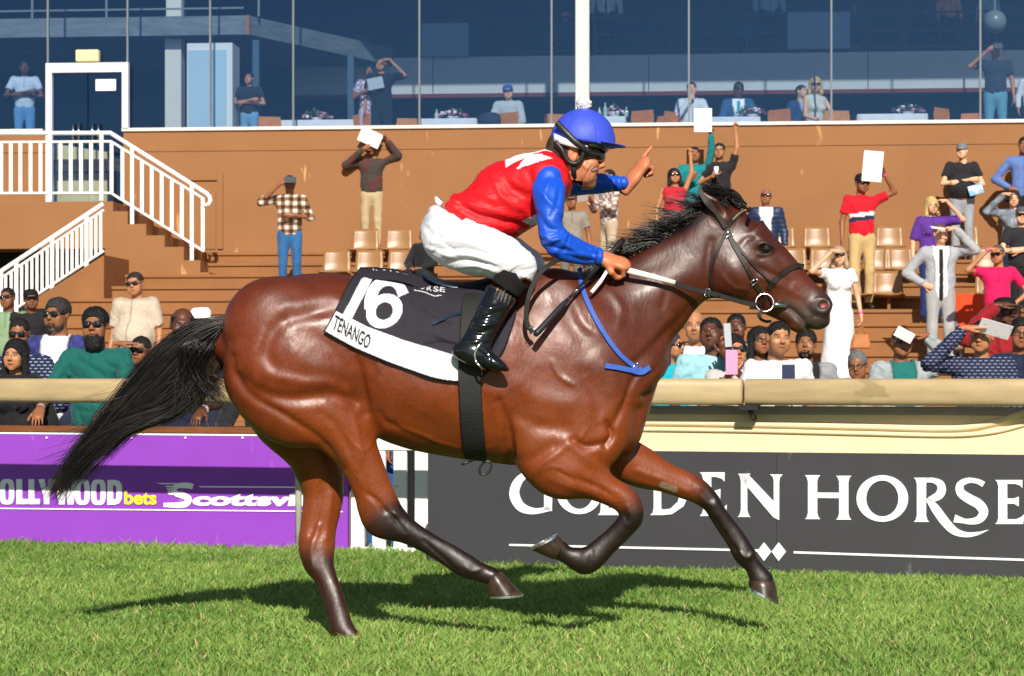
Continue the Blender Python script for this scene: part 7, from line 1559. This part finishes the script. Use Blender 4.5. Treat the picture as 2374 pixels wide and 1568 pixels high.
terr(1776, 437, 5, 'bald man in navy quilted jacket, white shirt and sunglasses', skin='b', top=('puffer', '22324f', 'open', 'e8eaf2', None, 'wide'), pants='22304a', hair=('rim', '6f6b66'), acc=('shades',), hy=-10)
p, h = terr(1998, 404, 5, 'man in red polo with white band holding paper over his head', skin='b', top=('polo', 'd41428', 'chest'), pants='c2a672', R='paper', L='down', acc=('bandR', 'belt', 'shades', 'cap'), capc='1c1c20'); q = h(1); paper(q[0] + Vector((-.12, -.07, .02)), (1, 0, -.08), (.06, -.1, 1), .27, .42, 'white sheet held above the man in red polo', .04)
terr(2230, 334, 1, 'stout man in black polo and grey cap with folded arms', skin='l', top=('polo', '222024'), pants='a9aeb6', L='cross1', R='cross2', fat=1.22, acc=('cap',), capc='6f757c', hy=-15); 
q = s2w(sp(2262, 440, TB(1)+.1)); slab_obj('brochure', q, (1, 0, .3), (-.2, 0, 1), .22, .15, .012, mat('brochure_blue', srgb('7fb2d8'), .5, .3, spots=(srgb('e8eef4'), 14., .5, (1, 1, 1))), 'blue brochure tucked at the elbow of the man in grey cap', 'brochure')
terr(2374, 318, 1, 'man in blue denim shirt at the wall beside the man in grey cap', skin='b', top=('shirt', '5d78b4'), pants='1d1f24', L='hip', R='down')
terr(2160, 457, 6, 'blonde woman in purple top shading her eyes', skin='l', female=True, top=('shirt', '5a2f8f', .9), pants='1c2f66', R='shade', L='down', hair=('bob', 'cdb070'))
p, h = terr(2180, 520, 9, 'man in light grey suit and black tie shading his eyes with a card', skin='l', top=('suit', 'b4b7bd', 'open', 'f3f3f6', '17181c', 'wide'), pants='b3b3b4', R='shade', L='hip', hair=('short', '6a4a32'), acc=('belt',)); q = h(1); slab_obj('race_card', q[0] + Vector((-.14, -.03, .0)), (1, .1, -.1), (0, 1, .25), .17, .11, .012, mat('card', srgb('dfe4ee'), .6, .3), 'race card held at the brow of the man in grey suit', 'card')
terr(1945, 572, 10, 'woman in long white dress shading her eyes', skin='l', female=True, top=('dress', 'f1f1f4'), pants='f1f1f4', dress=True, L='shade', R='down', hair=('bob', 'b09a78'), acc=('shades', 'bandR'), hy=-8)
q = s2w(sp(1993, 790, TB(10)+.2)); hb = empty('handbag', q, 'tan leather handbag hanging from the hand of the woman in white', 'bag'); R_ = .12
tanl = mat('tan_leather', srgb('a8652a'), .5, .4, noise=.2, nscale=10); q = q - hb.location
MB().add([(-.11, -.05, -.10), (.14, -.05, -.10), (.14, .05, -.10), (-.11, .05, -.10), (-.08, -.03, .08), (.11, -.03, .08), (.11, .03, .08), (-.08, .03, .08)], [(0, 3, 2, 1), (4, 5, 6, 7), (0, 1, 5, 4), (1, 2, 6, 5), (2, 3, 7, 6), (3, 0, 4, 7)]).build('bag_body', tanl, hb, False, .02)
MB().tube([(-.05, 0, .07), (-.03, 0, .15), (.04, 0, .16), (.08, 0, .07)], .009, 6).build('bag_handle', tanl, hb, True)
terr(2312, 568, 10, 'man in magenta polo and sunglasses shading his eyes', skin='t', top=('polo', 'cf1358'), pants='26282e', L='shade', R='hip', acc=('shades', 'bandL'), hair=('short', '57504a'), hy=-25)
terr(2350, 442, 5, 'woman in grey patterned top with hand at her forehead', skin='l', female=True, top=('shirt', '8f98a4', 'mottle', '5a6470'), pants='1d2a44', L='shade', hair=('tied', '2a1c18'))
terr(2368, 480, 7, 'man in black tee and grey cap with folded arms', skin='l', top=('tee', '232327'), pants='1b1b20', L='cross1', R='cross2', acc=('cap', 'shades'), capc='50545a', fat=1.1)
# folding wheelchair-like orange pushchair beside the magenta polo
pc_ = s2w(sp(2255, 690, TB(9)+.3)); ps = empty('pushchair', (pc_.x, pc_.y, TZ(9)), 'orange fabric pushchair with grey tube frame behind the man in magenta', 'pushchair')
MB().add([(-.16, .0, .35), (.16, .0, .35), (.20, .16, .95), (-.20, .16, .95), (-.16, .05, .35), (.16, .05, .35), (.20, .20, .95), (-.20, .20, .95), (-.18, -.25, .32), (.18, -.25, .32)], [(0, 1, 2, 3), (7, 6, 5, 4), (0, 3, 7, 4), (1, 5, 6, 2), (3, 2, 6, 7), (8, 9, 1, 0)]).build('seat', mat('orange_fabric', srgb('d8461f'), .8, .2), ps)
for s in (-1, 1): MB().tube([(s*.2, .3, 1.0), (s*.2, -.1, .4), (s*.2, -.3, .08)], .014, 8).build('frame', alu, ps, True); MB().tube([(s*.22, -.25 + .12*math.cos(a), .12 + .12*math.sin(a)) for a in np.linspace(0, 6.283, 17)], .02, 6, False).build('wheel', blackm, ps, True)
# ---- left front crowd
terr(18, 668, 13, 'man in sage polo and sunglasses standing by the entry railing', skin='b', top=('polo', '7f9a78'), pants='2a2e34', acc=('shades',), hair=('short', '17120f'), beard=.2)
terr(72, 671, 13, 'man in black tee and black cap by the entry railing', skin='b', top=('tee', '1b1a1d'), pants='22242a', acc=('cap', 'shades'), capc='17171a', beard=.4)
terr(314, 632, 13, 'large man in beige short-sleeved shirt and sunglasses on the lower steps', skin='t', top=('shirt', 'd3c2ae', .8), pants='9a8a74', fat=1.25, acc=('shades',), hair=('short', '2a211c'), yaw=-15, hy=-12)
front(134, 692, 17., 'man in navy plaid blazer and white tee with sunglasses', skin='b', top=('suit', '2b2f66', 'plaid', '333a7a', '262a58', .09, 'open', 'f1f1f5', None, 'wide'), acc=('shades', 'beard'), hair=('full', '2f2d2c'), hy=-15)
front(45, 738, 15.7, 'man in navy dashed shirt and sunglasses behind the long-haired woman', skin='b', top=('shirt', '1c2744', 'dash', 'a8aec0'), acc=('shades',), hair=('short', '17120f'), beard=.5, L='lean', R='lean')
front(36, 788, 14.8, 'woman with long black hair in black top at the fence', skin='t', female=True, top=('shirt', '19181b'), hair=('long', '0d0a0a'), L='lean', R='lean')
front(222, 714, 14.75, 'man with full black beard in dark green top and sunglasses', skin='b', top=('tee', '0f5a54'), acc=('shades', 'bigbeard', 'bandLe8ecf2'), hair=('full', '0c0a0a'), L='lean', R='lean')
front(325, 780, 16.6, 'person in sunglasses shading eyes beside the horse tail', skin='b', top=('tee', '4a3030'), L='shade', R='down', acc=('shades',), hair=('short', '17110f'))
front(424, 714, 14.6, 'dark-skinned man with receding hair in navy tee leaning on the fence', skin='d', top=('tee', '1a2036'), L='lean', R='lean', hair=('rim', '120e0d'), acc=('bandRe8e8ec',), hy=25)
front(466, 716, 20., 'woman in white sun hat with navy band', skin='t', female=True, top=('shirt', 'c9ccd4'), hair=('bob', '1a1412'), acc=('hat', 'shades'))
p, h = front(622, 790, 14.3, 'person in black jacket holding a bottle over the purple board', skin='t', top=('suit', '1e1f22'), L='hang', R='lean', hair=('short', '1a1412'))
bt = P(538, 1036, 13.80); bo = empty('drink_bottle', bt, 'white drink bottle with grey cap held over the purple board', 'bottle')
M_ = rotm('Y', -22.); MB().lathe([(.030, .10), (.036, .09), (.037, -.06), (.030, -.075)], 14, (0, 0, 0), M_).build('bottle_body', mat('bottle_white', srgb('dfe6e6'), .35, .5, spots=(srgb('b8b45a'), 12., .6, (1, 1, 1))), bo, True); MB().lathe([(.030, -.075), (.026, -.10), (.014, -.125), (.012, -.15)], 14, (0, 0, 0), M_).build('bottle_cap', mat('cap_grey', srgb('8f9aa4'), .4, .5), bo, True)
front(893, 790, 14.9, 'person in blue jeans behind the white picket panel', skin='t', top=('tee', '2a2c34'), pants='2f5a92')
front(985, 770, 14.8, 'person in black trousers behind the white picket panel', skin='b', top=('tee', '1c1c20'), pants='18181c')
# ---- right front crowd
front(1610, 720, 17.4, 'bald man in white tee beside the man in pale blue', skin='t', top=('tee', 'f0eef0'), hair=('bald', '202020'), beard=.25, hy=-8)
front(1556, 768, 17.0, 'woman in turquoise top half hidden behind the horse chest', skin='t', female=True, top=('tee', '14a5b8'), hair=('bob', '3a3048'), acc=('shades',), hy=35)
p, h = front(1648, 735, 15.4, 'man in pale aqua tee filming with a silver phone', skin='d', top=('tee', 'a5dbe6'), hair=('short', '0f0c0b'), R='phone', L='down', hy=-8); q = h(1); phone(q[0] + Vector((.02, -.03, .06)), (1, .3, .1), (.15, 0, 1), 'b9bfc6', 'silver phone held by the man in aqua tee', .05)
front(1708, 728, 20., 'man in black suit behind the woman with pink phone', skin='d', top=('suit', '1f1d22', 'open', 'c9c9cf', None), hair=('short', '100c0b'), yaw=-8)
p, h = front(1702, 777, 15.2, 'woman in mirrored sunglasses holding up a pink phone', skin='t', female=True, top=('tee', 'cfc9c6'), hair=('tied', '120d0d'), acc=('shades',), L='phone', R='down'); q = h(0); phone(q[0] + Vector((-.02, -.04, -.01)), X_AX, (-.03, 0, 1), 'e79ac0', 'pink phone held by the woman in mirrored sunglasses', .08, .165)
front(1762, 757, 16.8, 'woman with long dark hair and glasses behind the man in white tee', skin='b', female=True, top=('shirt', '20283c'), hair=('long', '14100f'), acc=('specs',), hy=12)
p, h = front(1804, 745, 14.4, 'man in white printed tee filming with a navy phone', skin='t', top=('tee', 'f2f1f4', 'print', '20243a'), hair=('short', '120e0c'), L='low', R='down', beard=.3, hy=-10); q = h(0); phone(q[0] + Vector((-.01, -.04, .04)), X_AX, (-.06, 0, 1), '2a3350', 'navy phone held by the man in printed white tee', .082, .165)
front(1868, 764, 16.4, 'bearded man in grey blazer below the horse muzzle', skin='b', top=('suit', '8f9094', 'open', '1d1d22', None), hair=('full', '120e0d'), acc=('beard',), hy=-12)
front(1988, 814, 15.2, 'older man with grey hair and glasses low behind the rail', skin='b', top=('polo', 'cfb7b4'), hair=('short', '6e6e72'), acc=('specs',), hy=-15, hpit=4)
p, h = front(2090, 760, 16.6, 'man in pale denim jacket holding a folded paper to his brow', skin='b', top=('denim', 'a9b4b8', 'open', '1a6a66', None, 'wide'), hair=('short', '17120f'), R='shade', L='down', acc=('shades',), hy=-10); q = h(1); paper(q[0] + Vector((-.10, -.04, .0)), (1, 0, -.5), (.4, -.5, 1), .14, .085, 'folded paper at the brow of the man in denim jacket', .015)
p, h = front(2276, 742, 15.4, 'man in navy dashed shirt shading his face with a printed sheet', skin='t', top=('shirt', '1f2a48', 'dash', '8f8a9c'), hair=('short', '17120f'), L='shade', R='down', fat=1.1, hy=-12); q = h(0); paper(q[0] + Vector((.12, -.04, -.01)), (1, 0, -.25), (.2, -.7, .8), .22, .12, 'printed sheet at the brow of the man in navy dashed shirt', .02)
front(2330, 690, 19., 'man in black cap and red top raising a hand to his face', skin='d', top=('sweater', '8f1620', 'open', '8f1620', None), acc=('cap',), capc='15161a', L='shade', hair=('short', '100c0b'))
front(2366, 738, 16.6, 'man in dark navy top and glasses behind the dashed shirt', skin='b', top=('shirt', '1a2440'), hair=('full', '12100f'), acc=('specs',), hy=-10)
# ================================================================== GRASS
def grass(n, xr, yr, name, hmin, hmax, seed):
    r = np.random.default_rng(seed); pts = []
    x = r.uniform(*xr, n); y = yr[0] + (yr[1]-yr[0])*r.random(n)
    vis = (np.abs(x) < (y + CAMD)*.2294 + .9) & (y + CAMD < FD0 - FS*x - .01); x, y = x[vis], y[vis]; n = len(x)
    P3 = np.stack([x, y, np.zeros(n)], 1); cl = vnoise(P3, 5.5, 9); cl2 = vnoise(P3, 1.3, 4); cl3 = vnoise(P3, 16., 14)
    h = (hmin + (hmax-hmin)*r.random(n)**1.4)*(.45 + .55*cl + .45*cl3); near_f = sstep(.25, 0, FD0 - FS*x - (y + CAMD)); h *= 1 + .7*near_f*r.random(n)
    w = (.0026 + .0022*r.random(n)); th = r.random(n)*2*math.pi; lean = (.25 + .9*r.random(n))*h; la = r.random(n)*2*math.pi + .6*np.sin(3*x)
    sx, sy = np.cos(th)*w, np.sin(th)*w; lx, ly = np.cos(la)*lean, np.sin(la)*lean
    b = np.stack([x, y, np.full(n, -.004)], 1); m = b + np.stack([lx*.35, ly*.35, h*.62], 1); t = b + np.stack([lx, ly, h], 1); s = np.stack([sx, sy, 0*sx], 1)
    V = np.stack([b - s, b + s, m + s*.8, m - s*.8, t], 1).reshape(-1, 3); k = 5*np.arange(n)[:, None]
    Q = k + np.array([[0, 1, 2, 3]]); T = k + np.array([[3, 2, 4]])
    dry = r.random(n); mixv = np.clip(cl2*.5 + cl*.35 + .3*(r.random(n)-.5), 0, 1)[:, None]
    c0 = np.array(srgb('628a38')); c1 = np.array(srgb('a8c466')); c2 = np.array(srgb('c8b680')); C = c0*(1-mixv) + c1*mixv; C = np.where((dry > .94)[:, None], c2, C); C *= (.75 + .5*r.random(n))[:, None]
    me = fast_mesh(name, V, [Q, T], True, np.repeat(C, 5, axis=0)); return me
gmat = mat('grass_blade', rough=.55, spec=.3, attr=True)
b_ = gmat.node_tree.nodes['Principled BSDF']; b_.inputs['Transmission Weight'].default_value = 0.
nt = gmat.node_tree; tl = nt.nodes.new('ShaderNodeBsdfTranslucent'); ms_ = nt.nodes.new('ShaderNodeMixShader'); ms_.inputs[0].default_value = .28
att = [n for n in nt.nodes if n.type == 'ATTRIBUTE'][0]; nt.links.new(att.outputs['Color'], tl.inputs[0]); outn = nt.nodes['Material Output']
nt.links.new(b_.outputs[0], ms_.inputs[1]); nt.links.new(tl.outputs[0], ms_.inputs[2]); nt.links.new(ms_.outputs[0], outn.inputs[0])
go_ = mobj('grass', grass(430000, (-4.5, 4.1), (-1.7, 5.6), 'grass', .022, .050, 1), gmat); props(go_, 'thick green racecourse turf under the galloping horse', 'grass', kind='stuff')
